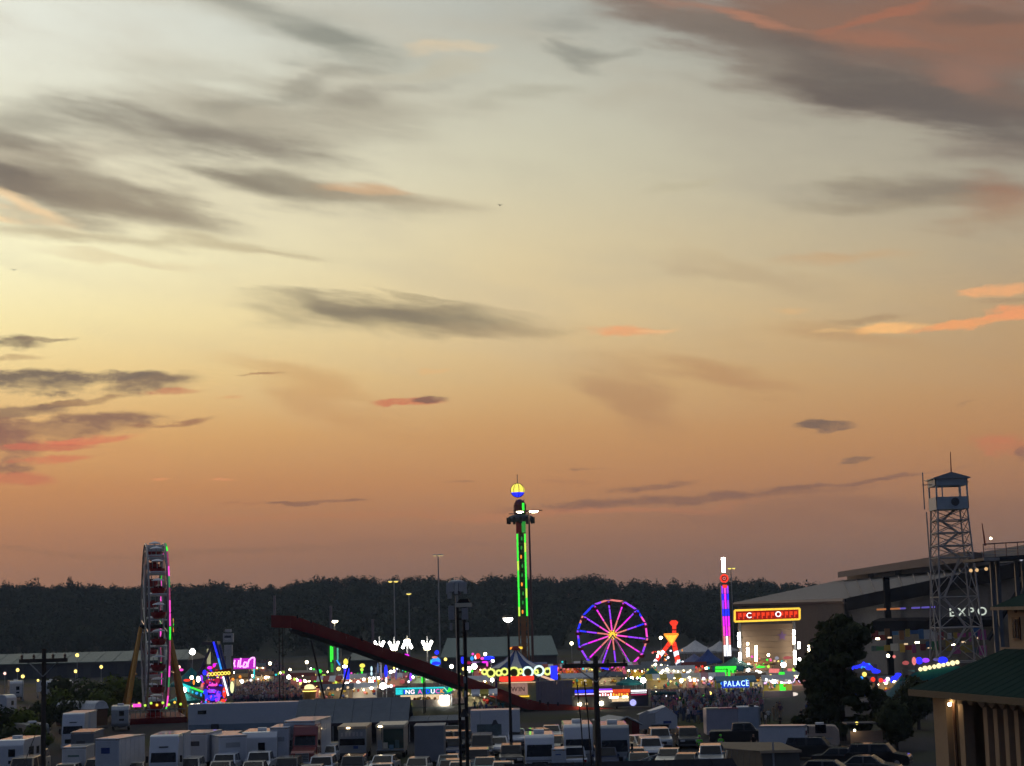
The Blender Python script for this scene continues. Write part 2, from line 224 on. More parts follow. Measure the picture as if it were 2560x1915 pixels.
# ================================================================ mesh building
class MB:
    def __init__(s): s.v = []; s.f = []; s.m = []; s.mi = 0; s.T = Matrix.Identity(4)
    def add(s, vs, fs):
        o = len(s.v); s.v += [tuple(s.T @ Vector(p)) for p in vs]
        for f in fs: s.f.append([i + o for i in f]); s.m.append(s.mi)
        return s
    def box(s, x0, x1, y0, y1, z0, z1):
        return s.add([(x0, y0, z0), (x1, y0, z0), (x1, y1, z0), (x0, y1, z0), (x0, y0, z1), (x1, y0, z1), (x1, y1, z1), (x0, y1, z1)],
                     [(0, 3, 2, 1), (4, 5, 6, 7), (0, 1, 5, 4), (1, 2, 6, 5), (2, 3, 7, 6), (3, 0, 4, 7)])
    def frustum(s, b, t, z0, z1):
        """b and t: (x0,x1,y0,y1) rectangles at z0 and z1"""
        return s.add([(b[0], b[2], z0), (b[1], b[2], z0), (b[1], b[3], z0), (b[0], b[3], z0), (t[0], t[2], z1), (t[1], t[2], z1), (t[1], t[3], z1), (t[0], t[3], z1)],
                     [(0, 3, 2, 1), (4, 5, 6, 7), (0, 1, 5, 4), (1, 2, 6, 5), (2, 3, 7, 6), (3, 0, 4, 7)])
    def tube(s, p0, p1, r, n=6, r2=None, cap=True):
        p0 = Vector(p0); p1 = Vector(p1); d = p1 - p0
        if d.length < 1e-6: return s
        q = d.to_track_quat('Z', 'Y'); r2 = r if r2 is None else r2; vs = []
        for k in range(n):
            a = 2 * math.pi * k / n; c = Vector((math.cos(a), math.sin(a), 0))
            vs.append(p0 + q @ (c * r)); vs.append(p1 + q @ (c * r2))
        fs = [(2 * k, 2 * ((k + 1) % n), 2 * ((k + 1) % n) + 1, 2 * k + 1) for k in range(n)]
        if cap: fs += [tuple(2 * k for k in range(n))[::-1], tuple(2 * k + 1 for k in range(n))]
        return s.add(vs, fs)
    def path(s, pts, r, n=6):
        for a, b in zip(pts[:-1], pts[1:]): s.tube(a, b, r, n)
        return s
    def prism(s, pts, y0, y1):
        """outline (x,z) extruded along y"""
        n = len(pts); vs = [(x, y0, z) for x, z in pts] + [(x, y1, z) for x, z in pts]
        return s.add(vs, [tuple(range(n)), tuple(range(2 * n - 1, n - 1, -1))] + [(k, k + n, (k + 1) % n + n, (k + 1) % n) for k in range(n)])
    def prismx(s, pts, x0, x1):
        """outline (y,z) extruded along x"""
        n = len(pts); vs = [(x0, y, z) for y, z in pts] + [(x1, y, z) for y, z in pts]
        return s.add(vs, [tuple(range(n))[::-1], tuple(range(n, 2 * n))] + [(k, (k + 1) % n, (k + 1) % n + n, k + n) for k in range(n)])
    def lathe(s, prof, n=12, c=(0, 0, 0), axis='Z'):
        vs = []
        for r, h in prof:
            for k in range(n):
                a = 2 * math.pi * k / n; x, y = r * math.cos(a), r * math.sin(a)
                vs.append((c[0] + x, c[1] + y, c[2] + h) if axis == 'Z' else ((c[0] + h, c[1] + x, c[2] + y) if axis == 'X' else (c[0] + x, c[1] + h, c[2] + y)))
        fs = []
        for j in range(len(prof) - 1):
            for k in range(n): fs.append((j * n + k, j * n + (k + 1) % n, (j + 1) * n + (k + 1) % n, (j + 1) * n + k))
        fs.append(tuple(range(n))[::-1]); fs.append(tuple((len(prof) - 1) * n + k for k in range(n)))
        return s.add(vs, fs)
    def ball(s, c, r, n=8, sz=1.0, sx=1.0):
        pr = [(max(1e-3, r * math.sin(math.pi * j / (n // 2 + 1))), -r * sz * math.cos(math.pi * j / (n // 2 + 1))) for j in range(n // 2 + 2)]
        return s.lathe(pr, n, c)
    def blob(s, c, rx, ry, rz, n=10):
        o = len(s.v); s.ball((0, 0, 0), 1.0, n)
        for i in range(o, len(s.v)): x, y, z = s.v[i]; s.v[i] = (c[0] + x * rx, c[1] + y * ry, c[2] + z * rz)
        return s
    def ring(s, c, R_, r, n=16, m=5, axis='Y'):
        pts = []
        for k in range(n + 1):
            a = 2 * math.pi * k / n; x, z = R_ * math.cos(a), R_ * math.sin(a)
            pts.append((c[0] + x, c[1], c[2] + z) if axis == 'Y' else ((c[0], c[1] + x, c[2] + z) if axis == 'X' else (c[0] + x, c[1] + z, c[2])))
        return s.path(pts, r, m)
    def mesh(s, name, mats, smooth=False):
        me = bpy.data.meshes.new(name); me.from_pydata(s.v, [], s.f); 
        for m in (mats if isinstance(mats, (list, tuple)) else [mats]): me.materials.append(m)
        me.polygons.foreach_set('material_index', s.m)
        if smooth: me.polygons.foreach_set('use_smooth', [True] * len(s.f))
        me.update(); return me
    def build(s, name, mats, parent=None, loc=None, rotz=0, smooth=False, bevel=0):
        me = s.mesh(name, mats, smooth)
        if bevel:
            bm = bmesh.new(); bm.from_mesh(me); bmesh.ops.remove_doubles(bm, verts=bm.verts, dist=1e-4)
            bmesh.ops.recalc_face_normals(bm, faces=bm.faces)
            ed = [e for e in bm.edges if len(e.link_faces) == 2 and e.calc_face_angle(0) > .35]
            bmesh.ops.bevel(bm, geom=ed, offset=bevel, segments=2, affect='EDGES', profile=.6, clamp_overlap=True); bm.to_mesh(me); bm.free()
        o = bpy.data.objects.new(name, me); COL.objects.link(o)
        if parent is not None: o.parent = parent
        if loc is not None: o.location = loc
        if rotz: o.rotation_euler = (0, 0, rotz)
        return o
def part(name, m, parent, fn, **kw):
    b = MB(); fn(b); return b.build(name, m, parent, **kw)
def tag(o, label=None, cat=None, group=None, kind=None):
    if label: o['label'] = label
    if cat: o['category'] = cat
    if group: o['group'] = group
    if kind: o['kind'] = kind
    return o
def thing(name, label, cat, loc=(0, 0, 0), rotz=0, group=None):
    o = bpy.data.objects.new(name, None); COL.objects.link(o); o.empty_display_size = .3
    o.location = loc; o.rotation_euler = (0, 0, rotz); return tag(o, label, cat, group)
def copy_tree(o, parent=None):
    c = o.copy(); COL.objects.link(c); c.parent = parent
    for ch in list(o.children): copy_tree(ch, c)
    return c
def repaint(o, frm, to):
    """give a copied thing its own paint"""
    for x in [o] + list(o.children_recursive):
        if x.type == 'MESH':
            for sl in x.material_slots:
                if sl.material == frm: sl.link = 'OBJECT'; sl.material = to
def base(px, py, d):
    p = at(px, py, d); return Vector((p.x, d, 0))
def text_mesh(body, size, depth, m, parent, loc, rot=(R(90), 0, 0), name='letter'):
    """each letter a mesh of its own"""
    out = []; x = 0.0
    for ch in body:
        if ch == ' ': x += size * .45; continue
        cu = bpy.data.curves.new('letter', 'FONT'); cu.body = ch; cu.size = size; cu.extrude = depth; cu.offset = size * .012
        t = bpy.data.objects.new('letter', cu); COL.objects.link(t); dg = bpy.context.evaluated_depsgraph_get()
        me = bpy.data.meshes.new_from_object(t.evaluated_get(dg)); w = max([v.co.x for v in me.vertices] or [size * .5])
        bpy.data.objects.remove(t); me.materials.clear(); me.materials.append(m if not isinstance(m, list) else m[len(out) % len(m)])
        o = bpy.data.objects.new(name, me); COL.objects.link(o); o.parent = parent
        o.location = Vector(loc) + Matrix.Rotation(rot[2], 3, 'Z') @ Vector((x, 0, 0)); o.rotation_euler = rot; out.append(o); x += w + size * .10
    return out, x
# ================================================================ foliage
def leaf_mat(name, c1, c2, scale=.25, rnd=.5):
    m = bpy.data.materials.new(name); m.use_nodes = True; n = m.node_tree.nodes; l = m.node_tree.links; b = n['Principled BSDF']
    b.inputs['Roughness'].default_value = .75; b.inputs['Specular IOR Level'].default_value = .04
    g = n.new('ShaderNodeNewGeometry'); nz = n.new('ShaderNodeTexNoise'); nz.inputs['Scale'].default_value = scale; nz.inputs['Detail'].default_value = 4; l.new(g.outputs['Position'], nz.inputs['Vector'])
    ad = n.new('ShaderNodeMath'); ad.operation = 'MULTIPLY_ADD'; l.new(g.outputs['Random Per Island'], ad.inputs[0]); ad.inputs[1].default_value = rnd; sb = n.new('ShaderNodeMath'); sb.operation = 'SUBTRACT'; l.new(nz.outputs['Fac'], sb.inputs[0]); sb.inputs[1].default_value = .25; l.new(sb.outputs[0], ad.inputs[2])
    mx = n.new('ShaderNodeMix'); mx.data_type = 'RGBA'; mx.clamp_factor = True; l.new(ad.outputs[0], mx.inputs[0]); mx.inputs[6].default_value = (*c1, 1); mx.inputs[7].default_value = (*c2, 1); l.new(mx.outputs[2], b.inputs['Base Color'])
    return m
LEAF_WOOD = leaf_mat('woodland_leaves', (.028, .042, .028), (.060, .078, .040), .02, .2); LEAF_BRIGHT = leaf_mat('bright_leaves', (.045, .07, .015), (.14, .16, .03), .5); LEAF_DARK = leaf_mat('dark_leaves', (.014, .022, .010), (.060, .068, .027), .4); LEAF_MID = leaf_mat('mid_leaves', (.03, .05, .02), (.08, .10, .035), .4)  # leaf tones from dark to yellow green, one per tree
def leaf_cloud(centres, radii, counts, sizes):
    """numpy arrays of quads scattered in ellipsoid shells; returns verts (N*4,3)"""
    V = []
    for c, r, n, sz in zip(centres, radii, counts, sizes):
        d = rng.normal(size=(n, 3)); d /= np.linalg.norm(d, axis=1)[:, None]
        rad = (0.62 + 0.45 * rng.random(n) ** .7)[:, None] * (1 + .16 * np.sin(5 * d[:, :1] + 3 * c[0]) * np.cos(4 * d[:, 2:3] + c[1]))
        p = np.array(c) + d * np.array(r) * rad
        a = rng.normal(size=(n, 3)); a -= (a * d).sum(1)[:, None] * d * .6; a /= np.linalg.norm(a, axis=1)[:, None]
        b = np.cross(d, a); b /= np.maximum(1e-6, np.linalg.norm(b, axis=1))[:, None]
        s = (sz * (.55 + .9 * rng.random(n)))[:, None]
        V.append(np.stack([p - a * s - b * s * .6, p + a * s - b * s * .45, p + a * s * .8 + b * s * .6, p - a * s * .9 + b * s * .5], 1).reshape(-1, 3))
    return np.concatenate(V)
def quads_mesh(name, V, m):
    n = len(V) // 4; me = bpy.data.meshes.new(name); me.vertices.add(len(V)); me.vertices.foreach_set('co', V.astype(np.float32).ravel())
    me.loops.add(n * 4); me.loops.foreach_set('vertex_index', np.arange(n * 4, dtype=np.int32)); me.polygons.add(n)
    me.polygons.foreach_set('loop_start', np.arange(0, n * 4, 4, dtype=np.int32)); me.update(calc_edges=True); me.materials.append(m); return me
def tree(name, label, loc, h, lobes, lm, leaf=.2, n=2600, trunk_r=.22, group=None):
    """lobes: (dx, dy, z, rx, rz, share)"""
    t = thing(name, label, 'tree', loc, 0, group)
    V = leaf_cloud([(a, b, c) for a, b, c, *_ in lobes], [(r, r, q) for *_, r, q, s in lobes], [max(30, int(n * s)) for *_, s in lobes], [leaf] * len(lobes))
    o = bpy.data.objects.new('crown', quads_mesh('crown', V, lm)); COL.objects.link(o); o.parent = t
    def tr(b):
        b.tube((0, 0, 0), (0.05, 0, h * .42), trunk_r, 8, trunk_r * .62); b.tube((0.05, 0, h * .42), (-.05, .05, h * .85), trunk_r * .6, 6, trunk_r * .12)
        for a, bb, c, r, q, s in lobes[:6]:
            b.tube((0, 0, h * .28), (a * .8, bb * .8, c), trunk_r * .4, 5, trunk_r * .08)
    part('trunk', BARK, t, tr); return t
# ================================================================ ground and wooded hill
def ground_mat():
    m = bpy.data.materials.new('lot_ground'); m.use_nodes = True; n = m.node_tree.nodes; l = m.node_tree.links; b = n['Principled BSDF']; b.inputs['Roughness'].default_value = .95; b.inputs['Specular IOR Level'].default_value = .05
    g = n.new('ShaderNodeNewGeometry'); a = n.new('ShaderNodeTexNoise'); a.inputs['Scale'].default_value = .03; a.inputs['Detail'].default_value = 6; l.new(g.outputs['Position'], a.inputs['Vector'])
    c = n.new('ShaderNodeTexNoise'); c.inputs['Scale'].default_value = 3.0; c.inputs['Detail'].default_value = 6; l.new(g.outputs['Position'], c.inputs['Vector'])
    r = n.new('ShaderNodeMapRange'); r.inputs[1].default_value = .5; r.inputs[2].default_value = .62; l.new(a.outputs['Fac'], r.inputs[0])
    asph = n.new('ShaderNodeMix'); asph.data_type = 'RGBA'; l.new(c.outputs['Fac'], asph.inputs[0]); asph.inputs[6].default_value = (.026, .026, .029, 1); asph.inputs[7].default_value = (.055, .054, .056, 1)
    gr = n.new('ShaderNodeMix'); gr.data_type = 'RGBA'; l.new(c.outputs['Fac'], gr.inputs[0]); gr.inputs[6].default_value = (.02, .03, .012, 1); gr.inputs[7].default_value = (.052, .056, .024, 1)
    mx = n.new('ShaderNodeMix'); mx.data_type = 'RGBA'; l.new(r.outputs[0], mx.inputs[0]); l.new(asph.outputs[2], mx.inputs[6]); l.new(gr.outputs[2], mx.inputs[7]); l.new(mx.outputs[2], b.inputs['Base Color'])
    bp = n.new('ShaderNodeBump'); bp.inputs['Strength'].default_value = .4; l.new(c.outputs['Fac'], bp.inputs['Height']); l.new(bp.outputs[0], b.inputs['Normal']); return m
GROUNDM = ground_mat()
tag(MB().add([(-1500, -300, 0), (1500, -300, 0), (1500, 1600, 0), (-1500, 1600, 0)], [(0, 1, 2, 3)]).build('ground', GROUNDM), kind='structure')
RIDGE = [(-500, 1476), (-100, 1468), (0, 1466), (150, 1460), (250, 1463), (430, 1464), (560, 1461), (640, 1467), (740, 1458), (800, 1446), (870, 1442), (940, 1452), (1000, 1447), (1100, 1440), (1180, 1450), (1250, 1442), (1330, 1445), (1400, 1452), (1480, 1438), (1540, 1456), (1620, 1457), (1700, 1464), (1800, 1460), (1850, 1453), (1960, 1456), (2050, 1462), (2300, 1466), (2700, 1470), (3200, 1476)]
def ridge_z(px):
    py = np.interp(px, [p for p, _ in RIDGE], [q for _, q in RIDGE]); return at(px, py, 900).z
D0, D1 = 630.0, 900.0
def hill_h(px, s): return max(0.0, min(1.0, s)) ** .85 * (ridge_z(px) - 9.0)
hb = MB(); NX, NY = 60, 8; pxs = [-500 + 3700 * i / NX for i in range(NX + 1)]
hv = []
for j in range(NY + 2):
    s = j / NY; d = D0 + (D1 - D0) * s
    for px in pxs: hv.append((ray(px, 1540).x / ray(px, 1540).y * d, d, hill_h(px, s) if j <= NY else hill_h(px, 1) + 4 if False else hill_h(px, min(1, s)) - (.2 if j == 0 else 0)))
hb.add(hv, [(j * (NX + 1) + i, j * (NX + 1) + i + 1, (j + 1) * (NX + 1) + i + 1, (j + 1) * (NX + 1) + i) for j in range(NY + 1) for i in range(NX)])
tag(hb.build('hillside', mat('forest_floor', (.03, .035, .02), .95)), kind='structure')
cs, rs, ns, ss = [], [], [], []
for i in range(2600):
    px = rng.uniform(-350, 2900); s = rng.uniform(-.02, 1.0) if i > 620 else rng.uniform(.93, 1.0)
    d = D0 + (D1 - D0) * s; x = ray(px, 1540).x / ray(px, 1540).y * d; z = hill_h(px, s); h = rng.uniform(7.5, 10) * (1.0 if rng.random() < .93 else 1.18); r = rng.uniform(2.6, 4.6)
    if rng.random() < .05: r *= .7; h *= 1.08
    if i <= 620: h *= rng.choice([.85, .95, 1.05, 1.15], p=[.3, .35, .27, .08])
    cs.append((x, d, z + h * .55)); rs.append((r, r, h * .5)); ns.append(230); ss.append(.42)
wood = bpy.data.objects.new('woodland', quads_mesh('woodland', leaf_cloud(cs, rs, ns, ss), LEAF_WOOD)); COL.objects.link(wood)
tag(wood, 'dark green wooded ridge filling the skyline behind the fair', 'woodland', kind='stuff')
# ================================================================ far low buildings
def long_shed(name, label, px0, px1, py_ridge, py_eave, d, rm, wm, depth=24, bays=10):
    a, b = at(px0, py_eave, d), at(px1, py_eave, d); pm = (px0 + px1) / 2; zr, ze = at(pm, py_ridge, d).z, at(pm, py_eave, d).z
    ze = max(ze, 2.4); zr = max(zr, ze + 1.2); w = b.x - a.x; t = thing(name, label, 'building', (a.x, d, 0))
    part('wall', wm, t, lambda m: m.box(0.3, w - .3, .6, depth, 0, ze - .05))
    slope = depth / 2
    rf = part('roof', rm, t, lambda m: m.add([(0, 0, ze), (w, 0, ze), (w - 1.2, slope, zr + .4), (1.2, slope, zr + .4), (0, depth + .6, ze), (w, depth + .6, ze), (0, 0, ze - .25), (w, 0, ze - .25), (w, depth + .6, ze - .25), (0, depth + .6, ze - .25)],
        [(0, 1, 2, 3), (3, 2, 5, 4), (0, 3, 4, 9, 6), (1, 7, 8, 5, 2), (0, 6, 7, 1), (4, 5, 8, 9), (6, 9, 8, 7)]))
    for k in range(bays):
        x = w * (k + .5) / bays
        part('seam', rm, rf, lambda m: m.prismx([(0.02, ze + .02), (slope, zr + .42), (slope, zr + .5), (0.02, ze + .1)], x - .06, x + .06))
        dk = part('door', DGREY, t, lambda m: m.box(x - w / bays * .28, x + w / bays * .28, .55, .62, 0.02, ze - .7))
    return t
long_shed('barn', 'long low barn with grey green roof at the far left edge', -120, 470, 1637, 1656, 430, SAGE, mat('barn_wall', (.10, .10, .10), .8), bays=14)
long_shed('barn', 'low building with teal grey roof right behind the green drop tower', 1100, 1396, 1598, 1640, 400, TEALROOF, DGREY, bays=8)
long_shed('barn', 'small sage roofed shed seen under the red slide', 866, 950, 1628, 1650, 405, SAGE, DGREY, bays=3)
# ================================================================ trees
def small_tree(px, py_top, d, label, lm, wpx=60, group=None, n=1500):
    b = base(px, py_top, d); h = at(px, py_top, d).z; r = wpx * d / FPX / 2; k = random.random
    lobes = [(0, 0, h * .62, r * .8, h * .36, .4)] + [((k() - .5) * r * 1.1, (k() - .5) * r * 1.1, h * (.3 + .35 * k()), r * (.45 + .25 * k()), h * .2, .15) for _ in range(5)]
    return tree('broadleaf_tree', label, b, h, lobes, lm, max(.16, d * .0009), n, .13 + h * .012, group)
for a in [(150, 1716, 222, 'yellow green young tree right of the left utility pole', LEAF_BRIGHT, 90), (215, 1694, 236, 'wide green tree behind the white roofed tent trailer', LEAF_MID, 130), (290, 1684, 240, 'bushy green tree directly left of the giant wheel legs', LEAF_BRIGHT, 100), (255, 1722, 226, 'rounded olive tree just behind the tent trailer by the wheel', LEAF_BRIGHT, 90),
          (62, 1768, 178, 'bright green tree between the left edge and the utility pole', LEAF_BRIGHT, 92), (12, 1762, 182, 'dark tree cut off by the left edge above a white camper', LEAF_DARK, 110), (104, 1752, 196, 'dark leafy tree directly behind the left utility pole', LEAF_DARK, 90), (176, 1742, 205, 'dark green tree behind the white tractor cab', LEAF_DARK, 100), (150, 1690, 300, 'dark tree under the barn eave behind the campers', LEAF_DARK, 60), (340, 1694, 262, 'olive tree showing through the legs of the giant wheel', LEAF_MID, 80), (30, 1815, 168, 'dark shrubby tree right above the camper with two black windows', LEAF_DARK, 80), (90, 1808, 172, 'yellowish bush at the foot of the left utility pole', LEAF_BRIGHT, 70)]:
    small_tree(*a[:4], a[4], a[5], 'young trees around the camper lot')
def big_tree():
    b = hit(2108, 1852, 0); d = b.y; k = d / FPX; L = []
    rt = random.Random(31); edge = [(1530, 2112, 2126), (1560, 2062, 2150), (1600, 2030, 2164), (1640, 2002, 2150), (1690, 1978, 2128), (1715, 1968, 2185), (1740, 1958, 2275), (1790, 1956, 2285), (1830, 1985, 2262)]
    for i in range(60):
        py = 1545 + 280 * (i + .5) / 60; x0 = np.interp(py, [e[0] for e in edge], [e[1] for e in edge]); x1 = np.interp(py, [e[0] for e in edge], [e[2] for e in edge]); w = rt.uniform(34, 78); px = rt.uniform(x0 + w * .35, x1 - w * .35) if x1 - x0 > w * .8 else (x0 + x1) / 2
        p = at(px, py, d); L.append((p.x - b.x, rt.uniform(-3, 3), p.z, w * k / 2, w * rt.uniform(.55, .85) * k / 2, w * w / 150000))
    tree('broadleaf_tree', 'large dark spreading tree in front of the exposition hall', b, 10.5, L, LEAF_DARK, .19, 11000, .34)
big_tree()
for a in [(2290, 1690, 175, 'dark tree tucked behind the green roofed tan building', LEAF_DARK, 120, 3200), (2235, 1745, 150, 'low dark tree right of the big tree, above black parked cars', LEAF_DARK, 110, 2600)]:
    small_tree(*a[:4], a[4], a[5], None, a[6])
# ================================================================ rides
def child(name, me, parent, loc=(0, 0, 0), rot=(0, 0, 0)):
    o = bpy.data.objects.new(name, me); COL.objects.link(o); o.parent = parent; o.location = loc; o.rotation_euler = rot; return o
def seg(name, m, parent, p0, p1, r, n=6): return part(name, m, parent, lambda b: b.tube(p0, p1, r, n))
def giant_wheel():
    D = 227; b = base(386, 1566, D); hub = at(386, 1566, D).z; Rw = 10.5; NG = 20; hw = 1.15
    t = thing('observation_wheel', 'tall observation wheel seen edge on, red tubs between grey rims', 'ferris wheel', b, R(14.5))
    rimL = part('rim', mat('grey_rim', (.30, .28, .28), .5), t, lambda m: m.ring((-hw, 0, hub), Rw, .13, 40, 6, 'X').ring((-hw, 0, hub), Rw - .9, .07, 40, 5, 'X'))
    rimR = part('rim', mat('grey_rim', (.3, .28, .28), .5), t, lambda m: m.ring((hw, 0, hub), Rw, .13, 40, 6, 'X').ring((hw, 0, hub), Rw - .9, .07, 40, 5, 'X'))
    cols = [G_PINK, G_GREEN, G_PINK, G_ROSE, G_GREEN, G_PINK]
    DIMP = glow('faded_pink_led', (.8, .12, .35), .45); DIMG = glow('faded_green_led', (.12, .7, .22), .5)
    for k in range(40):
        a0, a1 = 2 * math.pi * k / 40, 2 * math.pi * (k + .94) / 40
        def arc(m):
            pts = [(hw + .2, -Rw * math.cos(a0 + (a1 - a0) * j / 3), hub + Rw * math.sin(a0 + (a1 - a0) * j / 3)) for j in range(4)]
            m.path(pts, .10, 5)
        c = [DIMP, DIMP, G_GREEN, G_PINK, G_PINK, DIMP, DIMG, G_PINK][(k + 3) % 8]
        if k % 40 in (8, 9, 10, 11): c = DIMG
        part('led_strip', c, rimR, arc)
    sp = MB().tube((0, 0, .3), (0, 0, Rw), .05, 5).mesh('spoke', STEEL)
    rung = MB().tube((-hw, 0, Rw - .1), (hw, 0, Rw - .1), .07, 5).box(-hw + .1, hw - .1, -.03, .03, Rw - .75, Rw - .3).mesh('crossbar', WHITE)
    tub = MB().lathe([(.3, -.74), (.7, -.6), (.9, -.2), (.92, .08), (.84, .08), (.7, -.3)], 12).mesh('gondola', REDP)
    can = MB().lathe([(.8, .98), (.66, 1.1), (.3, 1.22), (.05, 1.27)], 12).mesh('canopy', WHITE); pst = MB().tube((0, 0, -.4), (0, 0, 1.3), .06, 6).tube((-.6, 0, 0), (-.6, 0, 1.0), .035, 5).tube((.6, 0, 0), (.6, 0, 1.0), .035, 5).mesh('post', STEEL)
    bench = MB().box(-.55, .55, -.3, .3, -.35, -.12).box(-.55, .55, .2, .3, -.12, .3).mesh('seat', MAROON)
    for k in range(NG):
        a = 2 * math.pi * k / NG + .08
        for x in (-hw, hw): child('spoke', sp, t, (x, 0, hub), (a, 0, 0))
        child('crossbar', rung, t, (0, 0, hub), (a + .16, 0, 0))
        g = child('gondola', tub, t, (0, -math.sin(a) * (Rw - .2), hub + math.cos(a) * (Rw - .2) - .75)); child('canopy', can, g); child('post', pst, g); child('seat', bench, g)
    part('axle', BLACK, t, lambda m: m.tube((-hw - .7, 0, hub), (hw + .7, 0, hub), .3, 10))
    for x in (-hw, hw): part('hub', STEEL, t, lambda m: m.lathe([(.9, -.12), (1.0, 0), (.9, .12)], 12, (x, 0, hub), 'X'))
    pl = part('emblem', DGREY, t, lambda m: m.lathe([(1.0, 0), (1.0, .12)], 10, (hw + 1.05, 0, hub), 'X'))
    for i, c in enumerate([G_CYAN, G_AMBER, G_GREEN, G_ORANGE, G_WLED]):
        a = i * 2 * math.pi / 5 + .3; part('star_point', c, pl, lambda m: m.prismx([(math.cos(a) * .95, hub + math.sin(a) * .95), (math.cos(a + .45) * .4, hub + math.sin(a + .45) * .4), (math.cos(a - .45) * .4, hub + math.sin(a - .45) * .4)], hw + 1.18, hw + 1.24))
    for sx in (-1, 1):
        for sy in (-1, 1):
            part('support_leg', ORANGE, t, lambda m: m.tube((sx * (hw + .55), 0, hub), (sx * (hw + 2.7), sy * 6.5, 0.1), .24, 6, .34))
        part('brace', ORANGE, t, lambda m: m.tube((sx * (hw + 1.2), -3.2, 6), (sx * (hw + 1.2), 3.2, 6), .12, 6))
    pf = part('platform', MAROON, t, lambda m: m.box(-3.4, 3.6, -6.8, 6.8, .0, .7)); 
    for k in range(12):
        x = -3.2 + k * .6; part('railing_post', STEEL, t, lambda m: m.tube((x, -6.7, .7), (x, -6.7, 1.7), .04, 5))
    part('railing', STEEL, t, lambda m: m.box(-3.3, 3.5, -6.75, -6.65, 1.65, 1.75))
    for k in range(9):
        x = -2.9 + k * .72; part('festoon_bulb', [G_LIME, G_AMBER, G_LIME][k % 3], t, lambda m: m.ball((x, -6.6, 2.25 + .25 * (k % 2)), .17, 6))
    part('light_panel', G_PINK, t, lambda m: m.box(-2.95, -1.95, -6.9, -6.8, 2.1, 2.5)); part('ticket_booth', CREAM, t, lambda m: m.box(-4.4, -3.5, -6.4, -5, 0, 2.4))
giant_wheel()
def ferris_wheel():
    D = 350; c = at(1531, 1587, D); k = D / FPX * 1.02; Rw = 85 * k; b = Vector((c.x, D, 0)); h = c.z; N = 14
    t = thing('ferris_wheel', 'round ferris wheel facing us with glowing blue, violet and pink spokes', 'ferris wheel', b)
    seq = [G_ROSE, G_VIO, G_BLUE, G_PINK, G_ROSE, G_PINK, G_VIO, G_PINK, G_MAG, G_VIO, G_BLUE, G_BLUE, G_BLUE, G_VIO]
    rc = lambda a, r=Rw: (r * math.sin(a), 0, h + r * math.cos(a))
    for i in range(N):
        a0, a1 = 2 * math.pi * (i - .18) / N, 2 * math.pi * (i + .82) / N; p0, p1 = Vector(rc(a0)), Vector(rc(a1)); mid = (p0 + p1) / 2
        part('rim_light', seq[i], t, lambda m: m.tube(p0, mid, .19, 5)); part('rim_light', seq[(i + [0, 5, 3][i % 3]) % N], t, lambda m: m.tube(mid, p1, .19, 5))
        s = a0; rr = [.12, .45, .75, .96]; pal = [[G_PINK, G_VIO, G_VIO], [G_ROSE, G_PINK, G_MAG], [G_PINK, G_MAG, G_VIO], [G_ROSE, G_VIO, G_BLUE]][i % 4]
        for j in range(3): part('spoke_light', pal[j], t, lambda m: m.tube(rc(s, Rw * rr[j]), rc(s, Rw * rr[j + 1] - .1), .15, 5))
        g = part('gondola', MAROON, t, lambda m: m.lathe([(.25, -.9), (.6, -.8), (.7, -.35), (.62, -.3)], 8, rc(a0, Rw * .97))); part('canopy', CANVASB, g, lambda m: m.lathe([(.75, .12), (.35, .3), (.04, .4)], 8, rc(a0, Rw * .97)))
    part('rim', STEEL, t, lambda m: m.ring((0, .5, h), Rw, .07, 28, 5)); part('hub', G_AMBER, t, lambda m: m.lathe([(.45, -.3), (.6, -.15), (.6, .15)], 12, (0, 0, h), 'Y'))
    for i in range(10):
        a = i * math.pi / 5; part('hub_bulb', G_ORANGE if i % 2 else G_YEL, t, lambda m: m.ball((.78 * math.cos(a), -.1, h + .78 * math.sin(a)), .16, 6))
    for s in (-1, 1):
        for y in (-.9, .9): part('support_leg', STEEL, t, lambda m: m.tube((0, y, h), (s * 4.2, y * 1.6, 0), .13, 6))
    part('base_frame', DGREY, t, lambda m: m.box(-4.6, 4.6, -2, 2, 0, .6)); 
    for i in range(5): part('lamp_bulb', [G_PINK, G_COOL][i % 2], t, lambda m: m.ball((-.6 + i * 1.5, -1.8, h - Rw * .93 + .35 * (i % 2)), .24, 6))
ferris_wheel()
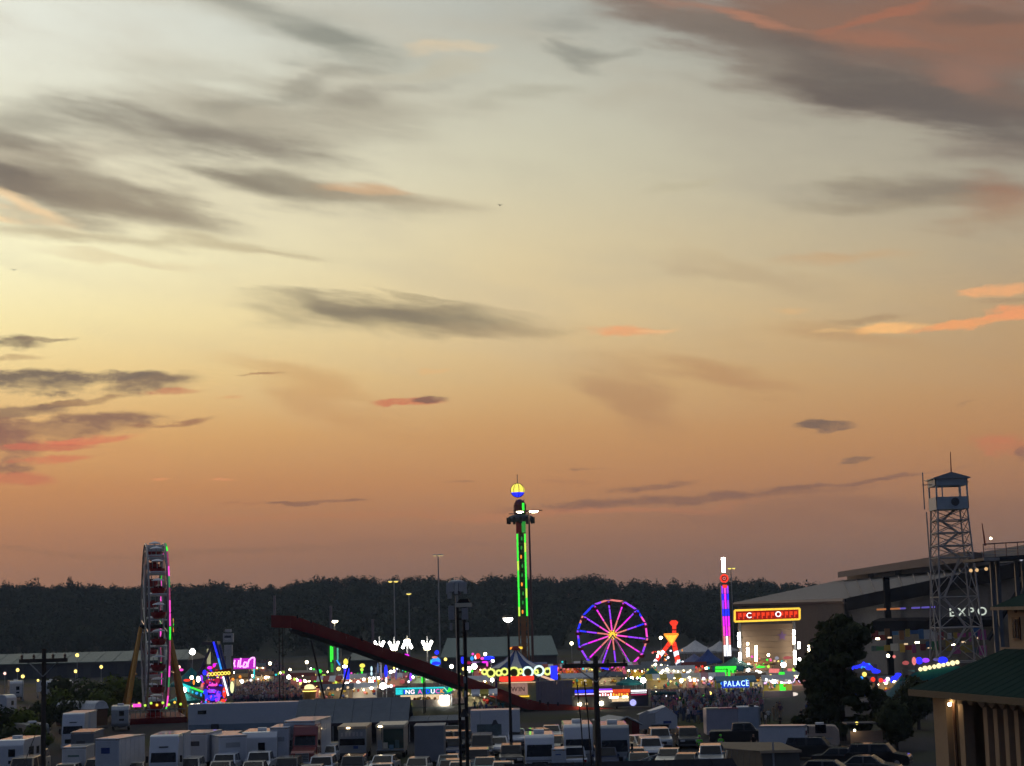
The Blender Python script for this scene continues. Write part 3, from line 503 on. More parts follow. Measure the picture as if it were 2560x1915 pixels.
def drop_tower():
    D = 350; p = lambda px, py: at(px, py, D); top = p(1293, 1215); b = base(1312, 1690, D); k = D / FPX * 1.02
    t = thing('drop_tower', 'tall drop tower lit green with a yellow and blue globe on top', 'drop tower', b)
    zt = p(1300, 1250).z; w = 0.95
    shaft = part('shaft', mat('tower_brown', (.22, .10, .04), .6), t, lambda m: [m.tube((sx * w, sy * w, 0), (sx * w * .8, sy * w * .8, zt - 1), .14, 5) for sx in (-1, 1) for sy in (-1, 1)] and m.box(-.5, .5, -.5, .5, 0, zt - 1))
    n = 22
    for j in range(n):
        z0, z1 = zt * j / n, zt * (j + 1) / n
        part('lattice_brace', mat('tower_brown', (0, 0, 0)), shaft, lambda m: m.tube((-w * .9, -w * .9, z0), (w * .9, -w * .9, z1), .07, 4).tube((w * .9, -w * .9, z0), (-w * .9, -w * .9, z1), .07, 4))
    zl0, zl1 = p(1312, 1540).z, p(1300, 1335).z; m_ = 9
    for j in range(m_):
        z0 = zl0 + (zl1 - zl0) * j / m_; z1 = zl0 + (zl1 - zl0) * (j + .93) / m_
        for sx in (-1, 1): part('led_strip', G_GREEN if (j * 2 + (sx > 0)) % 5 else G_LIME, shaft, lambda m: m.box(sx * w * .8 - .17, sx * w * .8 + .17, -1.25, -1.12, z0, z1 + .12))
        part('led_panel', mat('dark_green_panel', (.02, .07, .015), .5), shaft, lambda m: m.box(-.55, .55, -1.08, -1.0, z0, z1)); part('node_lamp', G_GRND if j % 3 else G_ORANGE, shaft, lambda m: m.blob((.1 * (j % 3 - 1), -1.15, (z0 + z1) / 2), .16, .08, .4))
    z0, z1 = p(1300, 1332).z, p(1298, 1300).z; part('red_panel', REDP, shaft, lambda m: m.box(-w, .1, -1.2, -1.05, z0, z1)); part('green_panel', G_GRND, shaft, lambda m: m.box(.15, w, -1.2, -1.05, z0, z1))
    zc = p(1295, 1298).z; ca = part('carriage', DGREY, t, lambda m: m.lathe([(1.3, -.55), (2.5, -.5), (2.7, .1), (2.3, .6), (1.4, .9)], 16, (0, 0, zc)))
    for i in range(12):
        a = i * math.pi / 6; part('seat', BLACK, ca, lambda m: m.box(2.55 * math.cos(a) - .25, 2.55 * math.cos(a) + .25, 2.55 * math.sin(a) - .25, 2.55 * math.sin(a) + .25, zc - .9, zc + .35))
    zk = p(1295, 1270).z; part('motor_house', mat('dull_red', (.20, .045, .03), .6), t, lambda m: m.lathe([(.9, -1.6), (1.25, -1), (1.25, .6), (.9, 1.3), (.3, 1.7)], 10, (-.1, 0, zk)))
    part('green_flash', G_GREEN, t, lambda m: m.box(.35, .8, -1.4, -1.28, zk - 1, zk + .9)); part('bracket', STEEL, t, lambda m: m.box(-2.3, 2.4, -.1, .1, zk - 1.2, zk - 1.05))
    zg = p(1293, 1226).z; rg = 17 * k; x0 = -.45
    gl = part('globe', G_YEL, t, lambda m: m.lathe([(rg * math.sin(math.pi * j / 10), -rg * math.cos(math.pi * j / 10)) if 0 < j < 10 else (.02, -rg * math.cos(math.pi * j / 10)) for j in range(4, 11)], 16, (x0, 0, zg)))
    part('globe_bowl', G_BLUE, gl, lambda m: m.lathe([(max(.02, rg * math.sin(math.pi * j / 10)), -rg * math.cos(math.pi * j / 10)) for j in range(0, 5)], 16, (x0, 0, zg)))
    for i in range(8): 
        a = math.pi * 2 * i / 8 + .2; part('rib', DGREY, gl, lambda m: m.path([(x0 + (rg + .04) * math.sin(q) * math.cos(a), (rg + .04) * math.sin(q) * math.sin(a), zg - (rg + .04) * math.cos(q)) for q in [math.pi * j / 8 for j in range(9)]], .06, 4))
    part('antenna', STEEL, t, lambda m: m.tube((x0, 0, zg + rg), (x0, 0, p(1292, 1186).z), .08, 5)); part('base_deck', DGREY, t, lambda m: m.box(-4, 4, -4, 4, 0, .6))
drop_tower()
def light_tower():
    D = 380; p = lambda px, py: at(px, py, D); b = base(1818, 1640, D); t = thing('drop_tower', 'slim tower glowing violet, magenta and white under a white lit spike', 'drop tower', b)
    z = lambda py: at(1812, py, D).z; w = .82
    part('shaft', DGREY, t, lambda m: m.box(-w, w, -w, w, 0, z(1462)))
    bands = [(1640, 1612, [G_WLED, G_WLED]), (1612, 1590, [G_ROSE, G_WLED]), (1590, 1565, [G_PINK, G_MAG]), (1565, 1540, [G_MAG, G_MAG]), (1540, 1522, [G_BLUE, G_BLUE]), (1522, 1500, [G_VIO, G_MAG]), (1500, 1484, [G_BLUE, G_MAG]), (1484, 1464, [G_VIO, G_PINK])]
    for y0, y1, cs in bands:
        for i, x in enumerate((-.55, 0, .55)): part('led_strip', cs[i % 2], t, lambda m: m.box(x - .2, x + .2, -w - .14, -w - .03, z(y0), z(y1) - .05))
    zc = z(1446); part('ring_sign', G_RED, t, lambda m: m.ring((0, -.4, zc), .78, .2, 14, 6)); part('ring_core', MAROON, t, lambda m: m.lathe([(.7, 0), (.7, .3)], 12, (0, -.2, zc), 'Y'))
    part('ring_letter', G_ROSE, t, lambda m: m.ring((0, -.45, zc), .3, .09, 8, 5)); part('collar', G_RED, t, lambda m: m.box(-.5, .5, -w - .2, -w, z(1470), z(1462)))
    part('spike', G_COOL, t, lambda m: m.box(-.34, .34, -.2, .2, z(1430), z(1394))); part('base_deck', DGREY, t, lambda m: m.box(-4, 4, -4, 4, 0, .5))
light_tower()
def star_ride():
    D = 340; b = base(1670, 1690, D); q = lambda px, py, dy=0: at(px, py, D) - b + Vector((0, dy, 0)); t = thing('pendulum_ride', 'red and white A frame ride with amber star beside the ferris wheel', 'ride', b)
    for (p0, p1, dy) in [((1676, 1605), (1612, 1682), -1.5), ((1684, 1605), (1702, 1682), -1.5), ((1676, 1605), (1616, 1690), 1.5), ((1684, 1605), (1702, 1692), 1.5)]:
        n = 7
        lg = part('support_leg', REDP, t, lambda m: m.tube(q(*p0, dy), q(*p1, dy), .22, 6))
        for j in range(n):
            f0, f1 = j / n, (j + .9) / n; A, B = q(*p0, dy - .2), q(*p1, dy - .2); part('leg_light', [G_RED, G_RED, G_WLED, G_RED, G_WLED, G_RED, G_ROSE][j], lg, lambda m: m.tube(A.lerp(B, f0), A.lerp(B, f1), .36, 6))
    c = q(1676, 1592, -2); st = part('star', G_AMBER, t, lambda m: m.prism([(c.x - 1.15, c.z + .35), (c.x + 1.15, c.z + .35), (c.x + .8, c.z - .3), (c.x, c.z - 1.25), (c.x - .8, c.z - .3)], c.y - .1, c.y + .1))
    part('star_edge', G_ORANGE, st, lambda m: m.path([(c.x - 1.35, c.y, c.z + .55), (c.x + 1.35, c.y, c.z + .55), (c.x, c.y, c.z - 1.5), (c.x - 1.35, c.y, c.z + .55)], .14, 5))
    part('arm', MAROON, t, lambda m: m.tube(q(1684, 1600), q(1685, 1552), .4, 8)); 
    for y0, y1 in ((1588, 1576), (1573, 1564)): part('arm_light', G_RED, t, lambda m: m.tube(q(1685, y0, -.5), q(1685, y1, -.5), .42, 6))
    h = q(1684, 1556); part('arm_head', G_RED, t, lambda m: m.lathe([(.5, -.6), (.85, 0), (.45, .4)], 10, (h.x, h.y - .5, h.z))); part('base_deck', DGREY, t, lambda m: m.box(-6, 4, -3, 3, 0, .8)); rx = random.Random(8)
    for i in range(34): e = q(rx.uniform(1625, 1705), rx.uniform(1625, 1682), -2.6); part('ride_bulb', rx.choice([G_RED, G_ROSE, G_WLED, G_ORANGE, G_WARM]), t, lambda m: m.blob(e, rx.uniform(.08, .26), .08, rx.uniform(.08, .26), 6))
star_ride()
def swing_ride():
    """A framed boat ride with violet body and yellow lettered front"""
    D = 250; b = base(540, 1760, D); q = lambda px, py, dy=0: at(px, py, D) - b + Vector((0, dy, 0)); t = thing('swing_ride', 'A frame swing ride glowing violet and blue behind the long white trailer', 'ride', b)
    for p0, p1, c in [((535, 1610), (497, 1690), DGREY), ((545, 1610), (577, 1740), mat('blue_frame', (.02, .05, .25), .4))]:
        for dy in (-1.2, 1.2): part('support_leg', c, t, lambda m: m.tube(q(*p0, dy), q(*p1, dy), .2, 6))
    for (p0, p1, c) in [((538, 1604), (550, 1645), G_BLUE), ((550, 1645), (562, 1690), G_SKY), ((562, 1690), (575, 1738), G_WLED)]: part('leg_light', c, t, lambda m: m.tube(q(*p0, -1.5), q(*p1, -1.5), .13, 5))
    a, c = q(508, 1612), q(540, 1616); part('crossbeam', DGREY, t, lambda m: m.box(a.x, c.x + .4, -1.4, 1.4, a.z, a.z + .45))
    a, c = q(519, 1622), q(528, 1660); part('centre_lamp', glow('pale_yellow_panel', (.75, .72, .42), .6), t, lambda m: m.box(a.x, c.x, -.6, -.4, c.z, a.z))
    a, c = q(516, 1755), q(560, 1700); bd = part('hull', mat('violet_hull', (.16, .02, .30), .4), t, lambda m: m.prism([(a.x, c.z), (c.x, c.z + .3), (c.x + .3, a.z + 1.2), ((a.x + c.x) / 2, a.z - .2), (a.x - .1, a.z + 1.1)], -2, 1.5))
    for i, (px, py, w, h, cc) in enumerate([(538, 1742, 26, 12, G_BLUE), (520, 1735, 10, 22, G_BLUE), (552, 1738, 9, 22, G_VIO), (536, 1726, 20, 8, G_VIO), (539, 1711, 20, 5, G_PINK), (528, 1702, 12, 10, glow('deep_red_led', (.6, .02, .12), .8)), (550, 1700, 10, 12, glow('deep_red_led', (0, 0, 0), 1))]):
        e = q(px, py, -2.15); part('glow_panel', cc, bd, lambda m: m.blob((e.x, e.y, e.z), w * .034, .1, h * .034))
    a, c = q(524, 1693), q(586, 1676); sg = part('front_sign', MAROON, t, lambda m: m.prism([(a.x, a.z), (c.x, a.z + .2), (c.x, c.z + .4), (a.x, c.z)], -2.6, -2.45)); rr = random.Random(3)
    for i in range(7):
        x = a.x + .25 + i * (c.x - a.x - .3) / 7; part('letter_shape', G_YEL, sg, lambda m: m.ring((x + .15, -2.7, (a.z + c.z) / 2 + .05 + .02 * i), .19 + .05 * rr.random(), .08, 7, 5))
    for (px, py, w, h, cc) in [(511, 1694, 7, 14, G_VIO), (519, 1680, 9, 12, G_BLUE), (532, 1668, 12, 7, G_MAG), (543, 1662, 7, 9, G_MAG), (549, 1676, 8, 6, G_RED), (513, 1712, 6, 10, G_ROSE), (568, 1730, 8, 24, G_RED), (565, 1750, 12, 8, G_RED)]:
        e = q(px, py, -2.4); part('glow_panel', cc, t, lambda m: m.blob((e.x, e.y, e.z), w * .032, .1, h * .032))
    for i in range(90):
        px, py = rr.uniform(508, 576), rr.uniform(1655, 1755); f = (py - 1655) / 100
        if abs(px - 540) > 14 + 24 * f: continue
        cc = rr.choice([G_MAG, G_VIO, G_PINK, G_BLUE, G_RED] if f < .3 else ([G_PINK, G_RED, G_VIO, G_YEL] if f < .55 else [G_BLUE, G_VIO, G_BLUE, G_SKY, G_RED, G_MAG])); e = q(px, py, -2.75); part('ride_bulb', cc, t, lambda m: m.blob((e.x, e.y, e.z), rr.uniform(.05, .16), .06, rr.uniform(.05, .16), 6))
    part('base_deck', DGREY, t, lambda m: m.box(-4, 4, -3, 3, 0, .5))
swing_ride()
def slide():
    D = 228; b = base(1420, 1772, D); q = lambda px, py, dy=0: at(px, py, D) - b + Vector((0, dy, 0)); t = thing('giant_slide', 'long dark red giant slide sloping down across the fair from left to right', 'slide', b)
    top = [(684, 1538), (732, 1540), (790, 1560), (870, 1588), (960, 1620), (1060, 1655), (1150, 1688), (1240, 1720), (1320, 1750), (1370, 1762), (1440, 1764), (1540, 1770)]
    th = [30, 30, 26, 24, 24, 24, 24, 24, 22, 20, 18, 16]
    W = 4.2; lanes = 4; SLIDER = mat('slide_red', (.27, .035, .028), .6, spec=.1, scale=.8, var=.3)
    for i in range(len(top) - 1):
        (x0, y0), (x1, y1) = top[i], top[i + 1]
        for dy in (-W / 2, W / 2):
            A, Bq, C, Dq = q(x0, y0), q(x1, y1), q(x1, y1 + th[i + 1]), q(x0, y0 + th[i])
            part('side_panel', SLIDER, t, lambda m: m.prism([(Dq.x, max(.05, Dq.z)), (C.x - .03, max(.05, C.z)), (Bq.x - .03, Bq.z), (A.x, A.z)], dy - .06, dy + .06))
        A, Bq = q(x0, y0 + 8), q(x1, y1 + 8); part('slide_deck', mat('worn_red_slide', (.16, .03, .025), .4), t, lambda m: m.add([(A.x, -W / 2, A.z), (Bq.x, -W / 2, Bq.z), (Bq.x, W / 2, Bq.z), (A.x, W / 2, A.z), (A.x, -W / 2, A.z - .12), (Bq.x, -W / 2, Bq.z - .12), (Bq.x, W / 2, Bq.z - .12), (A.x, W / 2, A.z - .12)], [(0, 1, 2, 3), (7, 6, 5, 4), (0, 4, 5, 1), (3, 2, 6, 7)]))
        if 0 < i < 9:
            A, Bq = q(x0, y0 + th[i]), q(x1, y1 + th[i + 1]); [part('underframe', mat('dull_underframe', (.075, .07, .065), .7), t, lambda m: m.tube((A.x, yy, A.z - .35), (Bq.x, yy, Bq.z - .35), .32, 4)) for yy in (-1.4, 1.4)]
    for px, py in [(702, 1570), (1060, 1683), (1240, 1748)]:
        p = q(px, py); 
        for dy in (-1.7, 1.7): part('support_leg', BLACK, t, lambda m: m.tube((p.x, dy, p.z), (p.x, dy, 0), .07, 6))
    for p0, p1 in [((782, 1600), (826, 1802)), ((880, 1640), (843, 1802))]: 
        A, Bq = q(*p0, -1.9), q(*p1, -1.9); part('support_leg', BLACK, t, lambda m: m.tube(A, (Bq.x, -1.9, max(.02, Bq.z)), .13, 6))
    A = q(684, 1545); part('stair_tower', STEEL, t, lambda m: [m.tube((A.x + .2 + i * 1.8, s * 1.9, 0), (A.x + .2 + i * 1.8, s * 1.9, A.z), .07, 5) for i in (0, 1) for s in (-1, 1)]) if False else None
    for px, y0, y1, c in [(680, 1488, 1560, WHITE), (822, 1514, 1590, PINKP), (928, 1548, 1625, PINKP)]:
        A, Bq = q(px, y0, 2.2), q(px, y1, 2.2); part('mast', mat('pale_mast', (.32, .27, .26), .6), t, lambda m: m.box(A.x - .16, A.x + .16, 2.1, 2.4, Bq.z, A.z))
    for px in (744, 778, 905, 960, 1010, 1370, 1395, 1350):
        py = np.interp(px, [x for x, _ in top], [y for _, y in top]); A = q(px, py); part('post', BLACK, t, lambda m: m.box(A.x - .1, A.x + .1, -.1, .1, A.z - .4, A.z + .35))
slide()
# ================================================================ lattice watch tower
def watch_tower():
    D = 235; b = base(2374, 1300, D); z = lambda py: at(2365, py, D).z; x = lambda px, py=1300: at(px, py, D).x - b.x
    t = thing('watch_tower', 'tall open lattice tower with a grey gabled cabin and antenna', 'tower', b, R(0))
    zc0, zc1 = z(1272), z(1195); wt, wb = 1.95, 3.2; ws = 2.15
    legs = []
    for sx in (-1, 1):
        for sy in (-1, 1):
            part('leg', mat('tower_steel', (.40, .36, .33), .7), t, lambda m: m.tube((sx * wb, sy * wb, 0), (sx * wt, sy * wt, zc0), .12, 5))
    lv = [0, 4.5, 9, 13, z(1395), z(1365), z(1333), z(1302), zc0]
    wz = lambda zz: wb + (wt - wb) * zz / zc0
    ST = MATS['tower_steel']
    for z0, z1 in zip(lv[:-1], lv[1:]):
        w0, w1 = wz(z0), wz(z1)
        for s in (-1, 1):
            part('cross_brace', ST, t, lambda m: m.tube((-w0, s * w0, z0), (w1, s * w1, z1), .055, 4).tube((w0, s * w0, z0), (-w1, s * w1, z1), .055, 4))
            part('cross_brace', ST, t, lambda m: m.tube((s * w0, -w0, z0), (s * w1, w1, z1), .055, 4).tube((s * w0, w0, z0), (s * w1, -w1, z1), .055, 4))
            part('girt', ST, t, lambda m: m.tube((-w1, s * w1, z1), (w1, s * w1, z1), .08, 4).tube((s * w1, -w1, z1), (s * w1, w1, z1), .08, 4))
        part('stair_flight', ST, t, lambda m: m.tube((-w0 * .5, 0, z0), (w1 * .5, .4, z1), .16, 4)) if (lv.index(z0) % 2) else part('stair_flight', ST, t, lambda m: m.tube((w0 * .5, 0, z0), (-w1 * .5, .4, z1), .16, 4))
    CB = mat('cabin_grey', (.42, .46, .48), .6)
    part('floor', CB, t, lambda m: m.box(-ws, ws, -ws, ws, zc0 - .15, zc0 + .1)); zr, zs = z(1244), z(1216)
    rail = part('parapet', CB, t, lambda m: m.box(-ws, ws, -ws, -ws + .1, zc0 + .1, zr).box(-ws, ws, ws - .1, ws, zc0 + .1, zr).box(-ws, -ws + .1, -ws, ws, zc0 + .1, zr).box(ws - .1, ws, -ws, ws, zc0 + .1, zr))
    part('round_emblem', DGREY, rail, lambda m: m.lathe([(.55, 0), (.55, .06)], 16, (.35, -ws - .08, (zc0 + zr) / 2 + .05), 'Y'))
    for sx in (-1, 1):
        for sy in (-1, 1): part('post', CB, t, lambda m: m.box(sx * (ws - .12) - .1, sx * (ws - .12) + .1, sy * (ws - .12) - .1, sy * (ws - .12) + .1, zr, zs))
    part('mullion', CB, t, lambda m: m.box(1.0, 1.2, -ws, -ws + .1, zr, zs)); part('mullion', CB, t, lambda m: m.box(-1.35, -1.2, -ws, -ws + .1, zr, zs))
    part('header', CB, t, lambda m: m.box(-ws, ws, -ws, -ws + .12, zs, zs + .9).box(-ws, ws, ws - .12, ws, zs, zs + .9).box(-ws, -ws + .12, -ws, ws, zs, zs + .9).box(ws - .12, ws, -ws, ws, zs, zs + .9))
    ze = zs + .9; zp = z(1183); part('roof', mat('cabin_roof', (.30, .32, .33), .5), t, lambda m: m.prism([(-ws - .35, ze), (ws + .35, ze), (ws + .35, ze + .12), (0, zp), (-ws - .35, ze + .12)], -ws - .3, ws + .3))
    xa = x(2385); part('antenna', mat('red_mast', (.22, .06, .04), .6), t, lambda m: m.tube((xa, 0, zp - .4), (xa + .05, 0, z(1130)), .10, 5, .05)); xl = x(2313)
    part('whip_antenna', STEEL, t, lambda m: m.tube((xl, 0, zc0), (xl, 0, z(1180)), .08, 5)); part('bracket', ST, t, lambda m: m.box(xl - .2, -ws, -.06, .06, z(1212), z(1210)).box(ws, ws + .7, -.06, .06, z(1207), z(1205)))
    part('downlead', STEEL, t, lambda m: m.tube((xl + .1, -.5, z(1280)), (xl + .5, -.5, 0), .10, 5))
watch_tower()
# ================================================================ exposition hall
def expo_hall():
    """runs from far left towards the camera on the right"""
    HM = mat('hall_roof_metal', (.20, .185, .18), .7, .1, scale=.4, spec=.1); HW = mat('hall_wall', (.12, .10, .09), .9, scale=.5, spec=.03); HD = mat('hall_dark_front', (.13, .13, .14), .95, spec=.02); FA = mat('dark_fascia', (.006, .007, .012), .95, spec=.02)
    t = thing('exhibition_hall', 'wide exhibition hall with sloping metal roof and EXPO letters, far right', 'building', (0, 0, 0))
    P = lambda px, py, d: at(px, py, d)
    A = P(1836, 1506, 420); E = P(2110, 1497, 330); F = P(2640, 1385, 262); Z0 = 0.0
    # side wall left of the corner, dark front right of it
    part('side_wall', HW, t, lambda m: m.add([(A.x + .8, A.y - .3, Z0), (E.x, E.y + .5, Z0), (E.x, E.y + .5, E.z), (A.x + .8, A.y - .3, A.z), (A.x + 30, A.y + 60, Z0), (A.x + 30, A.y + 60, A.z)], [(0, 1, 2, 3), (0, 3, 5, 4)]))
    part('front_wall', HD, t, lambda m: m.add([(E.x + .3, E.y + 4, Z0), (F.x, F.y + 4, Z0), (F.x, F.y + 4, F.z), (E.x + .3, E.y + 4, E.z)], [(0, 1, 2, 3)]))
    U0, U1 = P(2090, 1452, 420), P(2640, 1398, 345); B0 = P(1850, 1503, 470)
    ro = part('roof', HM, t, lambda m: m.add([tuple(A), tuple(E), tuple(F), tuple(U1), tuple(U0), tuple(B0)], [(0, 1, 4), (1, 2, 3, 4), (0, 4, 5)]))
    for i in range(14):
        f = (i + .5) / 14; a = A.lerp(E, f) + Vector((0, 0, .12)); c = B0.lerp(U0, f) + Vector((0, 0, .12)); a2 = E.lerp(F, f) + Vector((0, 0, .12)); c2 = U0.lerp(U1, f) + Vector((0, 0, .12))
        part('roof_seam', HM, ro, lambda m: m.tube(a2, c2, .12, 4))
    part('eave_trim', mat('hall_trim', (.20, .15, .13), .7), t, lambda m: m.tube(A + Vector((0, -.2, -.4)), E + Vector((0, -.2, -.4)), .5, 4))
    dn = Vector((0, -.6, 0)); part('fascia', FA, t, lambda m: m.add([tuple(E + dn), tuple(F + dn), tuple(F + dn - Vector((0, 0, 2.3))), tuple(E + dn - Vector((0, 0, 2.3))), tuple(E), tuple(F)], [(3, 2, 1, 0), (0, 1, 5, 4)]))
    # clerestory with its own flat roof
    C0, C1 = P(2118, 1452, 415), P(2640, 1392, 330); T0, T1 = P(2094, 1430, 412), P(2418, 1378, 352)
    cw = part('clerestory', mat('clerestory_wall', (.34, .29, .25), .7), t, lambda m: m.add([tuple(C0), tuple(C1), tuple(C1 + Vector((0, 0, 3.2))), tuple(C0 + Vector((0, 0, 1.4)))], [(0, 1, 2, 3)]))
    for f in (.12, .27, .55): 
        q = C0.lerp(C1, f); q2 = C0.lerp(C1, f + .035); part('vent_panel', HW, cw, lambda m: m.add([(q.x, q.y - .3, q.z + .1), (q2.x, q2.y - .3, q2.z + .1), (q2.x, q2.y - .3, q2.z + 1.5), (q.x, q.y - .3, q.z + 1.3)], [(0, 1, 2, 3)]))
    up = part('upper_roof', mat('upper_roof_edge', (.20, .155, .135), .7), t, lambda m: m.add([tuple(T0), tuple(T1), tuple(T1 - Vector((0, 0, 2.0))), tuple(T0 - Vector((0, 0, 1.3))), tuple(T0 + Vector((20, 90, 1))), tuple(T1 + Vector((60, 60, -4)))], [(3, 2, 1, 0), (0, 1, 5, 4), (1, 2, 5)]))
    for px, w in [(2218, 12), (2420, 10), (2520, 10)]:
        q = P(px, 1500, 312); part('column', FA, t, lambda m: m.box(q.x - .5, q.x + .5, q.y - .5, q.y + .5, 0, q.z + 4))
    for a, c, g in [(2192, 2215, G_ORANGE), (2226, 2250, G_ORANGE), (2250, 2264, G_VIO), (2279, 2300, G_VIO), (2304, 2366, G_VIO), (2420, 2480, G_VIO)]:
        p0, p1 = P(a, 1524 - (a - 2190) * .045, 300), P(c, 1524 - (c - 2190) * .045, 300); part('light_line', glow('dim_' + g.name, {G_ORANGE.name: (.6, .22, .08), G_VIO.name: (.16, .12, .62)}[g.name], .8), t, lambda m: m.tube(p0, p1, .16, 5))
    L, w = text_mesh('EXPO', 1.6, .10, glow('white_letters', (.85, .95, .82), .85), t, P(2373, 1541, 250), (R(90), 0, R(-8)))
    for i, o in enumerate(L): o.location = P([2373, 2395, 2421, 2444][i], [1541, 1540, 1539, 1538][i], 250)
    # stalls, posters and dark canopy along the front
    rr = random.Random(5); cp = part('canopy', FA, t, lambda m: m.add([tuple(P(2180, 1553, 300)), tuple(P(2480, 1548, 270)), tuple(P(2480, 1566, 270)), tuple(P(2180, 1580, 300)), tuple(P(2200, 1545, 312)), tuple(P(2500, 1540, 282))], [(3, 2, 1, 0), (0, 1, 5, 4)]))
    pal = [mat('poster_red', (.30, .05, .05), .7), mat('poster_green', (.06, .22, .09), .7), mat('poster_yellow', (.42, .30, .06), .7), mat('poster_blue', (.05, .14, .30), .7), mat('poster_white', (.5, .5, .48), .7), mat('poster_pink', (.45, .10, .25), .7), BROWN, TEALROOF]
    for i in range(34):
        px = 2186 + (i % 17) * 17 + rr.randint(-3, 3); py = (1588 if i < 17 else 1618) + rr.randint(-8, 8); q = P(px, py, 290 - (px - 2186) * .07); w, h = rr.uniform(.3, .65), rr.uniform(.3, .8)
        part('poster', rr.choice(pal), t, lambda m: m.box(q.x - w, q.x + w, q.y - .05, q.y + .05, q.z - h, q.z + h))
    for i in range(9):
        px = 2200 + i * 31 + rr.randint(-8, 8); q = P(px, 1575 + rr.randint(0, 45), 284); part('small_lamp', G_SOFT if i % 3 else G_WARM, t, lambda m: m.box(q.x - .3, q.x + .3, q.y - .1, q.y + .1, q.z - .12, q.z + .12))
    return t
expo_hall()
def viewing_platform():
    D = 190; b = base(2520, 1400, D); q = lambda px, py, dy=0: at(px, py, D) - b + Vector((0, dy, 0)); t = thing('viewing_platform', 'dark raised platform with white railing and flagpole at right edge', 'platform', b)
    a, c = q(2436, 1404), q(2700, 1385); SL = mat('deck_dark', (.03, .033, .042), .7)
    part('deck', SL, t, lambda m: m.prism([(a.x, a.z), (c.x, c.z - .4), (c.x, c.z + .25), (a.x, a.z + .3)], -4, 5)); z0 = a.z + .3; zz = q(2440, 1364).z
    part('deck_edge', mat('pale_edge', (.36, .31, .27), .7), t, lambda m: m.box(a.x - .05, a.x + 1.6, -4.1, -4.02, a.z - .05, a.z + .28))
    for i in range(9):
        x = a.x + i * 1.2; part('railing_post', mat('rail_brown', (.20, .11, .10), .6), t, lambda m: m.box(x - .04, x + .04, -4, -3.9, z0, zz + i * .03))
        [part('rail', mat('pale_mesh', (.50, .45, .42), .8), t, lambda m: m.box(x + .05, x + 1.15, -3.97, -3.93, z0 + hh_, z0 + hh_ + .07)) for hh_ in (.25, .55, .85)]
    part('top_rail', MATS['rail_brown'], t, lambda m: m.tube((a.x, -3.95, zz), (c.x, -3.95, zz + .35), .07, 5))
    for px in (2474, 2488, 2535, 2552): p = q(px, 1410); part('column', mat('platform_steel', (.12, .13, .14), .6), t, lambda m: m.box(p.x - .2, p.x + .2, -1, -.6, 0, a.z))
    part('flag_pole', MATS['red_mast'], t, lambda m: m.tube(q(2463, 1364), q(2455, 1308), .12, 5, .05)); part('lamp', G_WARM, t, lambda m: m.ball(q(2471, 1347, -1), .13, 8))
    for px, py, g in [(2420, 1427, G_ORANGE), (2435, 1426, G_AMBER), (2458, 1423, G_SODIUM), (2545, 1399, G_WLED), (2556, 1399, G_WLED)]: part('lamp', glow('dull_' + g.name, (.9, .55, .25), 1.1) if g != G_WLED else glow('dull_white', (.6, .6, .7), .7), t, lambda m: m.ball(q(px, py, -1.2), .2, 6))
    part('stair_stringer', SL, t, lambda m: m.tube(q(2470, 1600), q(2580, 1420), .25, 4))
viewing_platform()
